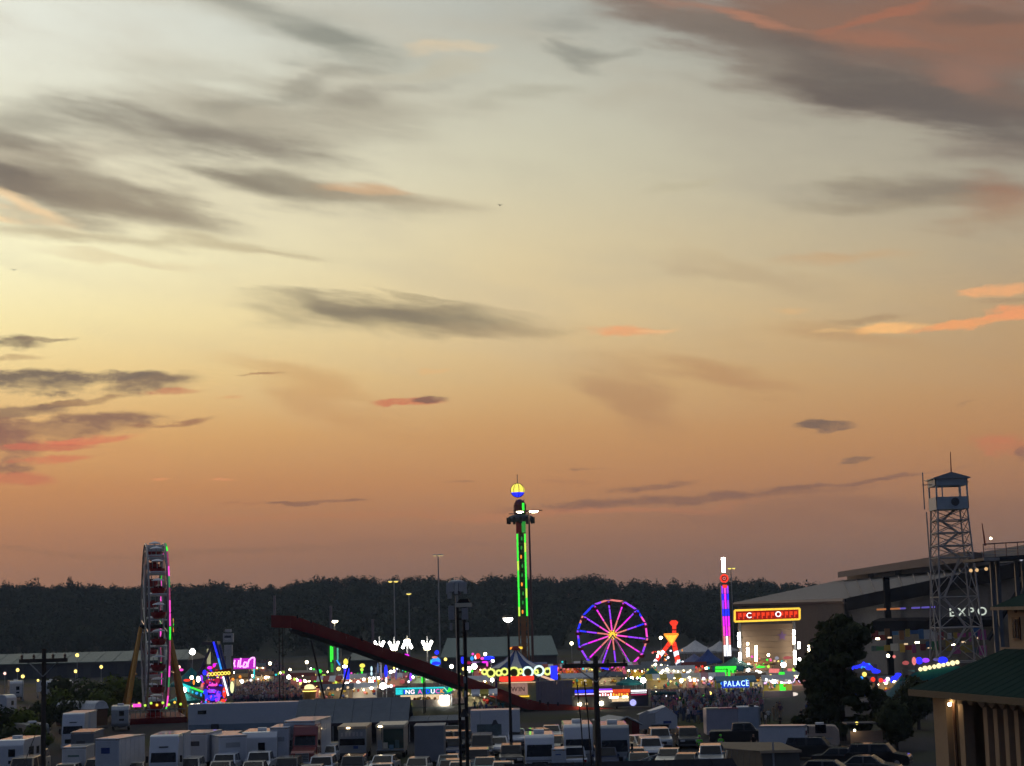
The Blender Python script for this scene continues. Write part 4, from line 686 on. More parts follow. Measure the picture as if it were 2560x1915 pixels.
# ================================================================ tan building with green roofs
def tan_building():
    C = Vector((23.4, 100.0, 0)); ang = math.atan2(-12, 2.65); t = thing('pavilion', 'tan building with dark green roof and cupola in the lower right corner', 'building', C, ang)
    # local x runs along the wall towards the camera, local y into the building
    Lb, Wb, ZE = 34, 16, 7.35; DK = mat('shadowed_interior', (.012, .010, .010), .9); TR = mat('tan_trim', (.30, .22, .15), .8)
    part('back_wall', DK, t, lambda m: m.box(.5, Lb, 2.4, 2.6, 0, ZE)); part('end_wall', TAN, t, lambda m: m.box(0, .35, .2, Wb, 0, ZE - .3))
    part('corner_pier', TAN, t, lambda m: m.box(-.35, 1.25, -.2, 1.2, 0, ZE - .35))
    part('down_pipe', BROWN, t, lambda m: m.tube((2.0, -.1, 0), (2.0, -.1, ZE - .4), .10, 6)); part('post', TAN, t, lambda m: m.box(2.5, 3.1, -.1, .5, 0, ZE - .4))
    for i in range(18):
        x = 5.6 + i * 1.12; part('post', TAN, t, lambda m: m.box(x - .22, x + .22, -.1, .45, 0, ZE - .4)); part('panel', TAN, t, lambda m: m.box(x + .22, x + .62, .3, .4, 0, 3.4 - (i % 3) * .25))
        part('bracket', TAN, t, lambda m: m.prism([(x - .5, ZE - .35), (x + .5, ZE - .35), (x + .38, ZE - .62), (x + .1, ZE - .78), (x - .25, ZE - .62)], -.32, -.12))
    for i in range(3): part('bracket', TAN, t, lambda m: m.prism([(1.5 + i * 1.2, ZE - .35), (2.4 + i * 1.2, ZE - .35), (2.2 + i * 1.2, ZE - .7), (1.8 + i * 1.2, ZE - .7)], -.32, -.12))
    part('beam', TR, t, lambda m: m.box(-.9, Lb, -1.0, -.72, ZE - .28, ZE + .0))
    zt = 9.45; ro = part('roof', GREENROOF, t, lambda m: m.add([(-1.2, -1.2, ZE), (Lb, -1.2, ZE), (Lb, 4, zt), (.4, 4, zt), (-1.2, Wb, ZE), (.4, 10, zt), (Lb, 10, zt), (-1.2, -1.2, ZE - .14), (Lb, -1.2, ZE - .14), (-1.2, Wb, ZE - .14)], [(0, 1, 2, 3), (0, 3, 5, 4), (3, 2, 6, 5), (7, 8, 1, 0), (9, 7, 0, 4), (8, 7, 9)]))
    for i in range(30):
        x = .3 + i * 1.05; part('roof_rib', GREENROOF, ro, lambda m: m.tube((x, -1.2, ZE + .004), (max(x, .5), 4, zt + .004), .018, 4))
    part('vent_pipe', STEEL, ro, lambda m: m.tube((7.4, 1.6, ZE + .9), (7.4, 1.6, ZE + 2.3), .09, 6)); part('fascia', mat('dull_bronze_fascia', (.09, .075, .05), .7), t, lambda m: m.box(-1.2, Lb, -1.27, -1.2, ZE - .38, ZE - .02).box(-1.27, -1.2, -1.2, Wb, ZE - .38, ZE - .02))
    cu = part('cupola', TAN, t, lambda m: m.box(.6, 9, 4.2, 9.6, zt - .4, 11.75))
    for x in (1.15, 2.6, 4.1, 5.6): 
        w = part('window', BROWN, cu, lambda m: m.box(x, x + .85, 4.12, 4.2, zt + .5, 11.2)); part('pane', GLASS, w, lambda m: m.box(x + .1, x + .75, 4.09, 4.12, zt + .6, 11.1)); part('mullion', BROWN, w, lambda m: m.box(x + .4, x + .45, 4.06, 4.09, zt + .6, 11.1))
    part('cupola_ledge', mat('pale_ledge', (.36, .26, .18), .8), cu, lambda m: m.box(-.1, 9.2, 4.0, 4.19, zt - .1, zt + .08)); part('loudspeaker', BROWN, cu, lambda m: m.lathe([(.06, 0), (.10, .12), (.22, .3)], 8, (2.2, 3.85, 11.45)))
    part('cupola_fascia', TR, cu, lambda m: m.box(-.1, 9.6, 3.5, 3.56, 11.62, 11.8)); part('cupola_roof', GREENROOF, cu, lambda m: m.add([(-.2, 3.5, 11.75), (9.8, 3.5, 11.75), (9.8, 10.3, 11.75), (-.2, 10.3, 11.75), (3.0, 6.9, 13.6), (6.6, 6.9, 13.6)], [(0, 1, 5, 4), (1, 2, 5), (2, 3, 4, 5), (3, 0, 4), (3, 2, 1, 0)]))
    part('gable_wall', mat('salmon_stucco', (.36, .22, .17), .85), t, lambda m: m.box(-.2, .35, 3.2, 4.1, 8.8, 10.2)) if False else None
    part('wall_lamp', glow('eave_lamp', (1.0, .74, .42), 70), t, lambda m: m.ball((2.25, -.45, ZE - .75), .1, 8)); part('wall_sign', DGREY, t, lambda m: m.box(8.7, 9.1, -.2, -.12, 2.8, 3.4)); part('bench', MAROON, t, lambda m: m.box(-.2, 1.1, -.6, -.25, 0, 1.1))
tan_building()
# ================================================================ vehicles; every prototype faces -Y (towards us), origin on the ground
CARP = mat('car_body_paint', (.5, .5, .5), .28, .2)
def paint(name, c, r=.4, m=0.0): return mat('paint_' + name, c, r, m, var=.08, coat=1.0)
PC = {'white': paint('white', (.72, .73, .74)), 'cream': paint('cream', (.68, .62, .50)), 'black': paint('black', (.010, .010, .012)), 'charcoal': paint('charcoal', (.045, .047, .052)), 'silver': paint('silver', (.34, .36, .38), .3, .4), 'teal': paint('teal', (.10, .19, .20)), 'red': paint('red', (.17, .016, .018)), 'navy': paint('navy', (.02, .035, .09)), 'tan': paint('tan', (.36, .27, .17)), 'brown': paint('brown', (.08, .045, .03))}
LENS = mat('headlamp_lens', (.55, .56, .58), .15); TAIL = mat('tail_lamp_red', (.25, .01, .01), .25)
def arch(cx, r, z0, n=5): return [(cx - r * math.cos(math.pi * k / n), z0 + r * math.sin(math.pi * k / n)) for k in range(n + 1)]
WHEEL_ME = {}
def wheels(t, W, ys, r=.33, tw=.22):
    key = (r, tw)
    if key not in WHEEL_ME:
        WHEEL_ME[key] = (MB().lathe([(r * .62, -tw / 2), (r * .93, -tw / 2), (r, -tw * .3), (r, tw * .3), (r * .93, tw / 2), (r * .62, tw / 2)], 14, (0, 0, 0), 'X').mesh('wheel', RUBBER), MB().lathe([(r * .1, -tw * .56), (r * .5, -tw * .54), (r * .62, -tw * .4), (r * .62, tw * .4), (r * .5, tw * .54), (r * .1, tw * .56)], 12, (0, 0, 0), 'X').mesh('rim', STEEL))
    for y in ys:
        for s in (-1, 1):
            w = child('wheel', WHEEL_ME[key][0], t, (s * (W / 2 - tw * .45), y, r)); child('rim', WHEEL_ME[key][1], w)
def make_car(kind):
    K = {'sedan': dict(L=4.7, W=1.82, H=1.46, zb=.95, hood=1.25, ws=.75, rw=.65, tr=.75), 'suv': dict(L=4.75, W=1.92, H=1.76, zb=1.12, hood=1.15, ws=.55, rw=.28, tr=.12), 'hatch': dict(L=4.1, W=1.76, H=1.52, zb=.98, hood=.95, ws=.75, rw=.45, tr=.15), 'pickup': dict(L=5.6, W=2.0, H=1.88, zb=1.2, hood=1.35, ws=.55, rw=.15, tr=2.0), 'van': dict(L=5.2, W=2.0, H=2.0, zb=1.15, hood=.75, ws=.75, rw=.12, tr=.06)}[kind]
    L, W, H, zb, hd, ws, rw, tr = (K[k] for k in ('L', 'W', 'H', 'zb', 'hood', 'ws', 'rw', 'tr')); y0, y1 = -L / 2, L / 2; r = .33 if kind in ('sedan', 'hatch') else .38
    t = thing('parked_car', 'x', 'car'); wy = (y0 + .9, y1 - .95); z0 = .22
    top = [(y1, z0 + .1), (y1, zb - .12), (y1 - .08, zb - .02), (y1 - tr, zb), (y0 + hd, zb), (y0 + .12, zb - .18), (y0, zb - .35), (y0, z0 + .1)]
    prof = [(y0 + .1, z0)] + arch(wy[0], r + .07, z0) + arch(wy[1], r + .07, z0) + [(y1 - .1, z0)] + top
    part('body', CARP, t, lambda m: m.prismx(prof, -W / 2, W / 2), bevel=.05)
    a0, a1 = y0 + hd, y1 - tr; i = .16; zr = H
    cab = part('cabin', CARP, t, lambda m: m.frustum((-W / 2 + .05, W / 2 - .05, a0, a1), (-W / 2 + i, W / 2 - i, a0 + ws, a1 - rw), zb - .02, zr), bevel=.05)
    def pane(name, pts, e):
        n = (Vector(pts[1]) - Vector(pts[0])).cross(Vector(pts[3]) - Vector(pts[0])).normalized(); c = sum((Vector(p) for p in pts), Vector()) / 4
        if n.dot(c - Vector((0, (a0 + a1) / 2, (zb + zr) / 2))) < 0: n = -n
        part(name, GLASS, t, lambda m: m.add([tuple(Vector(p).lerp(c, e) + n * .012) for p in pts], [(0, 1, 2, 3)]))
    bl, tl = W / 2 - .05, W / 2 - i
    pane('windshield', [(-bl, a0, zb), (bl, a0, zb), (tl, a0 + ws, zr), (-tl, a0 + ws, zr)], .12); pane('rear_window', [(-bl, a1, zb), (bl, a1, zb), (tl, a1 - rw, zr), (-tl, a1 - rw, zr)], .16)
    am = a0 + (a1 - a0) * .5
    for s in (-1, 1):
        pane('side_window', [(s * bl, a0 + .08, zb), (s * bl, am, zb), (s * tl, am, zr), (s * tl, a0 + ws + .03, zr)], .14)
        if kind != 'pickup' or True: pane('side_window', [(s * bl, am, zb), (s * bl, a1 - .08, zb), (s * tl, a1 - rw - .03, zr), (s * tl, am, zr)], .14)
        part('headlight', LENS, t, lambda m: m.box(s * (W / 2 - .3) - .2, s * (W / 2 - .3) + .2, y0 - .012, y0 + .05, zb - .46, zb - .3)); part('taillight', TAIL, t, lambda m: m.box(s * (W / 2 - .14) - .1, s * (W / 2 - .14) + .1, y1 - .05, y1 + .012, zb - .42, zb - .12))
        part('mirror', CARP, t, lambda m: m.box(s * (W / 2 + .02) - .09, s * (W / 2 + .02) + .09, a0 + .3, a0 + .42, zb, zb + .16), bevel=.02)
    part('bumper', DGREY, t, lambda m: m.box(-W / 2 + .06, W / 2 - .06, y0 - .05, y0 + .1, .28, .45), bevel=.03); part('bumper', DGREY, t, lambda m: m.box(-W / 2 + .06, W / 2 - .06, y1 - .1, y1 + .05, .3, .5), bevel=.03)
    part('grille', BLACK, t, lambda m: m.box(-.45, .45, y0 - .02, y0 + .02, .5, zb - .42)); part('license_plate', WHITE, t, lambda m: m.box(-.17, .17, y1 + .012, y1 + .03, .6, .7))
    if kind == 'pickup': part('cargo_bed', BLACK, t, lambda m: m.box(-W / 2 + .12, W / 2 - .12, a1 + .1, y1 - .12, zb - .02, zb + .01))
    wheels(t, W, wy, r); return t
vr = random.Random(17)
def make_truck(kind, W=2.5, L=8, H=3.6, body=WHITE, cabm=WHITE, over=False):
    """box_truck | semi | cabover | trailer | camper | motorhome | food_truck | tent_trailer"""
    t = thing(kind, 'x', 'truck'); y0, y1 = -L / 2, L / 2; hw = W / 2
    def wind(y, z0, z1, w, tilt=0): part('windshield', GLASS, t, lambda m: m.add([(-w, y - .012, z0), (w, y - .012, z0), (w * .95, y + tilt - .012, z1), (-w * .95, y + tilt - .012, z1)], [(0, 1, 2, 3)]))
    def lamps(y, z, hw_=None):
        for s in (-1, 1): part('headlight', LENS, t, lambda m: m.box(s * ((hw_ or hw) - .35) - .17, s * ((hw_ or hw) - .35) + .17, y - .02, y + .03, z, z + .2))
    def mirrors(y, z, w):
        for s in (-1, 1): part('mirror', BLACK, t, lambda m: m.box(s * (w + .16) - .09, s * (w + .16) + .09, y, y + .12, z, z + .5))
    def box(ya, yb, z0, z1, w, roof=None):
        bx = part('cargo_box', body, t, lambda m: m.box(-w, w, ya, yb, z0, z1), bevel=.05)
        for s in (-1, 1): 
            for z in (z0 + .04, z1 - .06): part('edge_rail', STEEL, bx, lambda m: m.box(s * w - .03, s * w + .03, ya - .015, yb + .015, z - .05, z + .05))
        part('frame_trim', STEEL, bx, lambda m: m.box(-w + .02, w - .02, ya - .02, ya - .001, z1 - .16, z1 - .08)); part('rear_door', body, bx, lambda m: m.box(-w + .1, -.02, yb + .002, yb + .03, z0 + .1, z1 - .15)); part('rear_door', body, bx, lambda m: m.box(.02, w - .1, yb + .002, yb + .03, z0 + .1, z1 - .15))
        fr = part('front_panel', mat(body.name + '_inset', [c * .8 for c in body.node_tree.nodes['Mix'].inputs[7].default_value[:3]], .6, var=.15), bx, lambda m: m.box(-w + .12, w - .12, ya - .014, ya - .002, z0 + .2, z1 - .25)); part('decal', vr.choice([BLUEP, GREYP, DGREY, MAROON, TEALROOF]), bx, lambda m: m.box(-w * .5, w * vr.uniform(.1, .6), ya - .03, ya - .016, z0 + (z1 - z0) * .55, z0 + (z1 - z0) * vr.uniform(.62, .75)))
        for s in (-1, 1):
            part('marker_lamp', ORANGE, bx, lambda m: m.box(s * (w - .2) - .06, s * (w - .2) + .06, ya - .035, ya - .02, z1 - .14, z1 - .07))
            for k in range(int((yb - ya) / .8)): part('side_rib', body, bx, lambda m: m.box(s * w - .012, s * w + .012, ya + .4 + k * .8, ya + .44 + k * .8, z0 + .1, z1 - .1))
        if roof: part('roof_sheet', roof, bx, lambda m: m.box(-w + .03, w - .03, ya + .03, yb - .03, z1 + .002, z1 + .03))
        return bx
    if kind in ('box_truck', 'food_truck'):
        cl = 1.9; hh = 2.35; part('cab', cabm, t, lambda m: m.prismx([(y0, .5), (y0, 1.25), (y0 + .75, 1.42), (y0 + 1.15, hh), (y0 + cl, hh), (y0 + cl, .5)], -hw * .86, hw * .86), bevel=.06)
        wind(y0 + .76, 1.5, 2.25, hw * .76, .36); lamps(y0, .85); part('grille', BLACK, t, lambda m: m.box(-.5, .5, y0 - .02, y0 + .02, .75, 1.15)); part('bumper', CHROME, t, lambda m: m.box(-hw * .88, hw * .88, y0 - .12, y0 + .02, .45, .7)); mirrors(y0 + .9, 1.5, hw * .86)
        bx = box(y0 + cl + .05, y1, .8, H, hw); wheels(t, W * .95, (y0 + 1.0, y1 - 1.6), .45, .28)
        if over: part('over_cab', body, t, lambda m: m.prismx([(y0 + .5, hh + .1), (y0 + .3, H - .3), (y0 + .45, H), (y0 + cl + .04, H), (y0 + cl + .04, hh + .1)], -hw, hw), bevel=.06)
    elif kind == 'semi':
        hh = H; part('hood', cabm, t, lambda m: m.prismx([(y0, .55), (y0, 1.45), (y0 + .2, 1.62), (y0 + 1.7, 1.85), (y0 + 1.7, .55)], -.95, .95), bevel=.08)
        part('cab', cabm, t, lambda m: m.prismx([(y0 + 1.7, .55), (y0 + 1.7, 1.9), (y0 + 2.15, 2.75), (y0 + 2.5, hh - .15), (y0 + 2.8, hh), (y0 + 4.6, hh), (y0 + 4.6, .55)], -hw * .96, hw * .96), bevel=.09)
        wind(y0 + 1.72, 1.98, 2.68, hw * .82, .36); part('grille', CHROME, t, lambda m: m.box(-.55, .55, y0 - .03, y0 + .02, .75, 1.45)); 
        for k in range(5): part('grille_bar', BLACK, t, lambda m: m.box(-.5, .5, y0 - .045, y0 - .03, .82 + k * .13, .87 + k * .13))
        part('bumper', CHROME, t, lambda m: m.box(-hw, hw, y0 - .2, y0 + .02, .4, .75), bevel=.04); lamps(y0 - .02, .98, 1.2)
        for s in (-1, 1):
            part('fender', cabm, t, lambda m: m.prismx([(y0 + .1, .5)] + arch(y0 + .95, .62, .55) + [(y0 + 1.8, .5), (y0 + 1.7, 1.35), (y0 + .4, 1.3)], s * 1.0 - .2, s * 1.0 + .2)); part('exhaust_stack', CHROME, t, lambda m: m.tube((s * hw * .9, y0 + 4.75, .9), (s * hw * .9, y0 + 4.75, hh + .2), .09, 8)); part('visor', cabm, t, lambda m: m.box(-hw * .8, hw * .8, y0 + 1.95, y0 + 2.15, 2.72, 2.8)) if s > 0 else None
        mirrors(y0 + 1.9, 1.9, hw * .96); part('chassis', BLACK, t, lambda m: m.box(-.45, .45, y0 + 1, y1, .55, .85)); wheels(t, W, (y0 + .95, y1 - 2.2, y1 - .9), .5, .3)
    elif kind == 'cabover':
        part('cab', cabm, t, lambda m: m.prismx([(y0, .55), (y0 - .02, 1.7), (y0 + .15, 2.5), (y0 + .5, H - .12), (y0 + .8, H), (y0 + 2.7, H), (y0 + 2.7, .55)], -hw * .97, hw * .97), bevel=.1)
        wind(y0 - .005, 1.72, 2.44, hw * .86, .14); part('grille', BLACK, t, lambda m: m.box(-.75, .75, y0 - .03, y0 + .02, .8, 1.2)); part('bumper', cabm, t, lambda m: m.box(-hw, hw, y0 - .14, y0 + .02, .35, .7), bevel=.04); lamps(y0 - .12, .45); mirrors(y0 + .3, 1.7, hw)
        part('marker_light', DGREY, t, lambda m: m.box(-.35, .35, y0 + .2, y0 + .32, H - .95, H - .85)); box(y0 + 3.0, y1, 1.0, H - .05, hw); wheels(t, W, (y0 + 1.2, y1 - 2.2, y1 - 1.1), .5, .3)
    elif kind in ('trailer', 'camper', 'tent_trailer'):
        if kind == 'trailer': box(y0, y1, .95, H, hw)
        elif kind == 'tent_trailer': part('frame', body, t, lambda m: m.box(-hw, hw, y0, y1, .8, H - .9)); part('curved_roof', CANVASW, t, lambda m: m.prism([(-hw - .1, H - .9), (hw + .1, H - .9), (hw * .75, H - .25), (hw * .3, H), (-hw * .3, H), (-hw * .75, H - .25)], y0 - .1, y1 + .1))
        else:
            sh = part('shell', body, t, lambda m: m.prismx([(y0 + .15, .55), (y0, .9), (y0 + .05, H - .45), (y0 + .35, H - .05), (y0 + .7, H), (y1 - .3, H), (y1, H - .25), (y1, .55)], -hw, hw), bevel=.07)
            part('stripe', GREYP, sh, lambda m: m.box(-hw - .004, hw + .004, y0 + .6, y1 - .6, 1.2, 1.32)); part('roof_vent', WHITE, sh, lambda m: m.box(-.35, .35, y0 + L * .35, y0 + L * .35 + .7, H, H + .22), bevel=.04)
            part('end_window', GLASS, t, lambda m: m.box(-.1, .45, y0 - .0 + .0, y0 + .03, 1.75, 2.35)); part('end_window', GLASS, t, lambda m: m.box(-.1, .45, y0 - .0, y0 + .04, 1.2, 1.45))
            for s in (-1, 1): part('side_window', GLASS, t, lambda m: m.box(s * hw - .012, s * hw + .012, -L * .2, L * .05, 1.7, 2.4)); part('side_window', GLASS, t, lambda m: m.box(s * hw - .012, s * hw + .012, L * .2, L * .35, 1.7, 2.3))
        part('drawbar', BLACK, t, lambda m: m.tube((-.6, y0, .6), (0, y0 - 1.0, .55), .06, 5).tube((.6, y0, .6), (0, y0 - 1.0, .55), .06, 5)); wheels(t, W, (y1 - L * .33, y1 - L * .2), .42, .26)
    elif kind == 'motorhome':
        sh = part('shell', body, t, lambda m: m.prismx([(y0, .5), (y0 - .02, 1.35), (y0 + .12, 2.35), (y0 + .3, H - .2), (y0 + .6, H), (y1 - .15, H), (y1, H - .15), (y1, .5)], -hw, hw), bevel=.09)
        wind(y0 - .01, 1.4, 2.28, hw * .88, .13); lamps(y0 - .02, .85); part('grille', BLACK, t, lambda m: m.box(-.6, .6, y0 - .03, y0 + .02, .7, 1.0)); mirrors(y0 - .2, 1.5, hw); part('cap_band', GREYP, sh, lambda m: m.box(-hw - .004, hw + .004, y0 + .35, y1 - .02, H - .5, H - .38)); part('air_conditioner', WHITE, sh, lambda m: m.box(-.4, .4, -.5, .4, H, H + .28), bevel=.05)
        for s in (-1, 1): part('side_window', GLASS, t, lambda m: m.box(s * hw - .012, s * hw + .012, -L * .3, L * .3, 1.6, 2.3))
        part('front_band', GREYP, t, lambda m: m.box(-hw * .95, hw * .95, y0 - .035, y0 - .02, 1.05, 1.16)); wheels(t, W, (y0 + 1.2, y1 - 2.2), .45, .28)
    return t
PROTO = {}
def put_car(kind, px, py, col, rot, label, roof=None, zoff=0):
    if kind not in PROTO: PROTO[kind] = make_car(kind); first = True
    else: first = False
    H = {'sedan': 1.46, 'suv': 1.76, 'hatch': 1.52, 'pickup': 1.88, 'van': 2.0}[kind]; p = hit(px, py, H)
    o = PROTO[kind] if first else copy_tree(PROTO[kind])
    o.location = (p.x, p.y, 0); o.rotation_euler = (0, 0, R(rot)); repaint(o, CARP, PC[col]); SRC.setdefault(kind, o)
    o.name = {'pickup': 'pickup_truck', 'van': 'parked_van'}.get(kind, 'parked_car'); tag(o, label, {'pickup': 'pickup truck', 'van': 'van'}.get(kind, 'car'), 'vehicles parked in the front lot'); return o
SRC = {}
def put_car2(kind, px, py, col, rot, label):
    """copies are taken from an unpainted source that is itself placed first"""
    H = {'sedan': 1.46, 'suv': 1.76, 'hatch': 1.52, 'pickup': 1.88, 'van': 2.0}[kind]; p = hit(px, py, H)
    if kind not in PROTO: PROTO[kind] = make_car(kind); o = PROTO[kind]
    else:
        o = copy_tree(PROTO[kind])
    o.location = (p.x, p.y, 0); o.rotation_euler = (0, 0, R(rot))
    for x in o.children_recursive:
        if x.type == 'MESH':
            for sl in x.material_slots:
                if sl.link == 'OBJECT' or sl.material == CARP: sl.link = 'OBJECT'; sl.material = PC[col]
    o.name = {'pickup': 'pickup_truck', 'van': 'parked_van'}.get(kind, 'parked_car'); tag(o, label, {'pickup': 'pickup truck', 'van': 'van'}.get(kind, 'car'), 'vehicles parked in the front lot'); return o
CARS = [
 # kind, px, roof py, colour, heading, label
 ('van', 64, 1892, 'tan', 4, 'tan roofed van at bottom edge, left of the left utility pole'), ('suv', 85, 1876, 'cream', 4, 'dark windowed cream car between camper and left utility pole'), ('hatch', 168, 1909, 'cream', 0, 'pale car roof at bottom edge below the small white box trailer'),
 ('suv', 246, 1896, 'tan', 0, 'tan roofed car in front of the tan topped box trailer'), ('sedan', 335, 1906, 'cream', 8, 'pale car roof at bottom edge left of the white cabover'), ('suv', 475, 1894, 'cream', 2, 'pale roofed dark windowed car right of the white cabover'),
 ('suv', 565, 1884, 'white', 0, 'white car directly in front of the white box truck'), ('sedan', 554, 1903, 'cream', 0, 'cream car roof at bottom edge below the white box truck'), ('pickup', 652, 1878, 'white', 0, 'white pickup facing us left of the red tractor'), ('sedan', 636, 1903, 'cream', 0, 'cream car cut by bottom edge below a white pickup'),
 ('suv', 720, 1893, 'charcoal', 0, 'charcoal car directly in front of the red tractor'), ('sedan', 780, 1912, 'cream', 0, 'cream roof just inside bottom edge right of a charcoal car'), ('suv', 806, 1890, 'white', 0, 'white car below the white pickup seen side on'), ('pickup', 772, 1839, 'white', -78, 'white pickup seen side on beside the red tractor'), ('hatch', 818, 1864, 'white', 0, 'small white car nose in front of the side on pickup'), ('suv', 884, 1889, 'charcoal', 0, 'charcoal car in front of the grey food truck'),
 ('sedan', 960, 1888, 'white', -6, 'white sedan in front of the glass sided food truck'), ('sedan', 955, 1909, 'white', 0, 'white car roof at bottom edge below a white sedan'), ('hatch', 1045, 1894, 'cream', -4, 'cream hatchback below the plain grey box truck'), ('suv', 1085, 1864, 'black', 0, 'black car backed against the grey box truck'), ('sedan', 1122, 1886, 'silver', 0, 'silver sedan just left of the black twin mast'), ('hatch', 1124, 1899, 'teal', 0, 'pale teal car below the silver sedan'),
 ('sedan', 1150, 1904, 'cream', 0, 'cream car behind the foot of the twin mast'), ('suv', 1130, 1827, 'silver', 0, 'silver car right of the grey box truck, second row'), ('hatch', 1130, 1813, 'silver', 0, 'small silver car farthest back beside the twin mast'), ('suv', 1128, 1845, 'navy', 0, 'navy car between two silver cars near the twin mast'), ('pickup', 1152, 1826, 'charcoal', 12, 'charcoal pickup just behind the twin mast'), ('van', 1205, 1835, 'black', 0, 'large black van right of the twin mast'), ('suv', 1195, 1872, 'charcoal', 0, 'charcoal car in front of the black van'), ('sedan', 1212, 1893, 'teal', 0, 'teal sedan between two cream car roofs'), ('sedan', 1258, 1904, 'cream', 0, 'cream roofed car at bottom edge below the lamp post'),
 ('hatch', 1246, 1842, 'white', 0, 'white hatchback immediately left of the lamp post'), ('suv', 1278, 1861, 'black', 0, 'black car right at the foot of the lamp post'), ('sedan', 1290, 1822, 'white', 4, 'white sedan behind the lamp post, by the mural trailer'), ('suv', 1350, 1822, 'charcoal', 10, 'charcoal car with pale roof above the short camper'), ('sedan', 1378, 1813, 'silver', 0, 'silver sedan left of a tan topped motorhome, far row'), ('hatch', 1402, 1839, 'charcoal', 0, 'charcoal hatchback between camper and motorhome'), ('pickup', 1432, 1866, 'white', 180, 'white pickup seen from behind, beside the right utility pole'),
 ('suv', 1512, 1867, 'navy', 0, 'navy car right of the right utility pole'), ('sedan', 1546, 1868, 'navy', 0, 'second navy car in front of the tan topped motorhome'), ('hatch', 1588, 1870, 'cream', 0, 'cream roofed car right of two navy cars'), ('sedan', 1596, 1881, 'teal', 0, 'teal car nose just above the dark shed roof'), ('suv', 1625, 1844, 'white', 0, 'white car in front of the gabled white trailer'), ('hatch', 1600, 1838, 'cream', 20, 'cream car half hidden left of the gabled trailer car'), ('suv', 1648, 1820, 'silver', 0, 'silver pickup like car right under the gabled trailer'), ('sedan', 1672, 1871, 'cream', -10, 'cream sedan beside the slanting barrier pole'), ('hatch', 1714, 1884, 'charcoal', -10, 'charcoal car left of the two safety vest workers'),
 ('suv', 1718, 1818, 'black', 0, 'black car behind the white open trailer and crowd'), ('suv', 1776, 1862, 'silver', -6, 'silver lilac car directly in front of the safety vest workers'), ('pickup', 1850, 1806, 'black', 84, 'black pickup seen side on in front of the grey container'),
 ('suv', 2035, 1842, 'black', 72, 'black car with pale windshield edge right of the beige shed'), ('sedan', 2110, 1868, 'black', 68, 'black sedan nearest the big tree trunk'), ('sedan', 2170, 1888, 'charcoal', 70, 'dark car with white bonnet strip at bottom, under the tree'), ('suv', 2195, 1858, 'black', 70, 'black car farthest right beside the tan building'), ('hatch', 2075, 1900, 'charcoal', 70, 'dark hatchback at bottom edge below the big tree'),
]
for c in CARS: put_car2(*c)
def put_truck(kind, px, py, H, rot, label, cat, **kw):
    kw['W'] *= .9; kw['L'] *= .8; t = make_truck(kind, H=H, **kw); L = kw['L']; p = hit(px, py, H); f = Vector((math.sin(R(rot)), -math.cos(R(rot)), 0)) * (L / 2)
    t.location = Vector((p.x, p.y, 0)) - f; t.rotation_euler = (0, 0, R(rot)); return tag(t, label, cat, 'trucks and campers in the lot')
CW = mat('camper_white', (.60, .61, .63), .4, var=.07, coat=1.0); BXW = mat('box_white', (.56, .58, .62), .5, var=.09, coat=.8); BXG = mat('box_grey', (.17, .18, .20), .6, coat=.8); WARM_LIT_TOP = mat('warm_lit_top', (.55, .42, .28), .6)
put_truck('camper', 24, 1850, 3.1, 0, 'white camper with two black end windows at the left edge', 'camper', W=2.5, L=7, body=CW)
put_truck('cabover', 182, 1783, 3.7, 4, 'white flat nosed tractor unit beside the green trees', 'truck', W=2.5, L=9, body=BXW, cabm=BXW)
put_truck('tent_trailer', 252, 1752, 3.6, 62, 'white round roofed tent trailer left of the giant wheel', 'trailer', W=2.6, L=7, body=BROWN)
put_truck('camper', 300, 1765, 2.9, 10, 'small silver white camper at the foot of the giant wheel', 'camper', W=2.2, L=5, body=SILVER)
put_truck('trailer', 206, 1830, 3.5, 4, 'grey fronted box trailer with open pale frame', 'trailer', W=2.1, L=6, body=BXG)
put_truck('trailer', 185, 1867, 2.7, 3, 'small white box trailer with a dark decal', 'trailer', W=2.1, L=4.5, body=CW)
put_truck('trailer', 268, 1846, 3.5, -12, 'white box trailer with tan sunlit top', 'trailer', W=2.2, L=6, body=BXW)
put_truck('cabover', 408, 1838, 3.75, 2, 'white flat nosed truck with wide dark windshield below the wheel', 'truck', W=2.5, L=8, body=BXW, cabm=CW)
put_truck('trailer', 485, 1832, 3.3, -8, 'rounded white box trailer right of the flat nosed truck', 'trailer', W=2.4, L=5, body=BXW)
put_truck('box_truck', 545, 1838, 2.9, 0, 'white box truck with dark windshield facing us', 'truck', W=2.5, L=7, body=BXW, cabm=CW)
put_truck('trailer', 582, 1838, 3.1, 24, 'tan topped white trailer behind the box truck', 'trailer', W=2.6, L=8, body=BXW)
put_truck('camper', 648, 1830, 3.2, 2, 'broad white camper with tan roof and roof vent', 'camper', W=3.2, L=7, body=CW)
put_truck('trailer', 698, 1818, 3.5, 0, 'narrow white box trailer touching the red tractor', 'trailer', W=1.7, L=6, body=BXW)
put_truck('trailer', 748, 1802, 3.9, -6, 'tall white trailer behind the red tractor', 'trailer', W=2.9, L=8, body=BXW)
put_truck('semi', 755, 1816, 3.6, 0, 'dark red long nosed semi tractor facing us', 'truck', W=2.35, L=7.2, body=REDP, cabm=mat('tractor_red', (.24, .035, .03), .35, coat=1.0))
put_truck('motorhome', 1348, 1838, 3.0, 0, 'short white camper bus with blue bands facing us', 'camper', W=2.5, L=6.5, body=CW)
put_truck('trailer', 1397, 1872, 2.0, 0, 'small white cargo trailer beside the rear facing pickup', 'trailer', W=1.2, L=3, body=BXW)
put_truck('motorhome', 1445, 1812, 3.4, 0, 'tan topped motorhome left of the right utility pole', 'camper', W=2.6, L=8, body=CW)
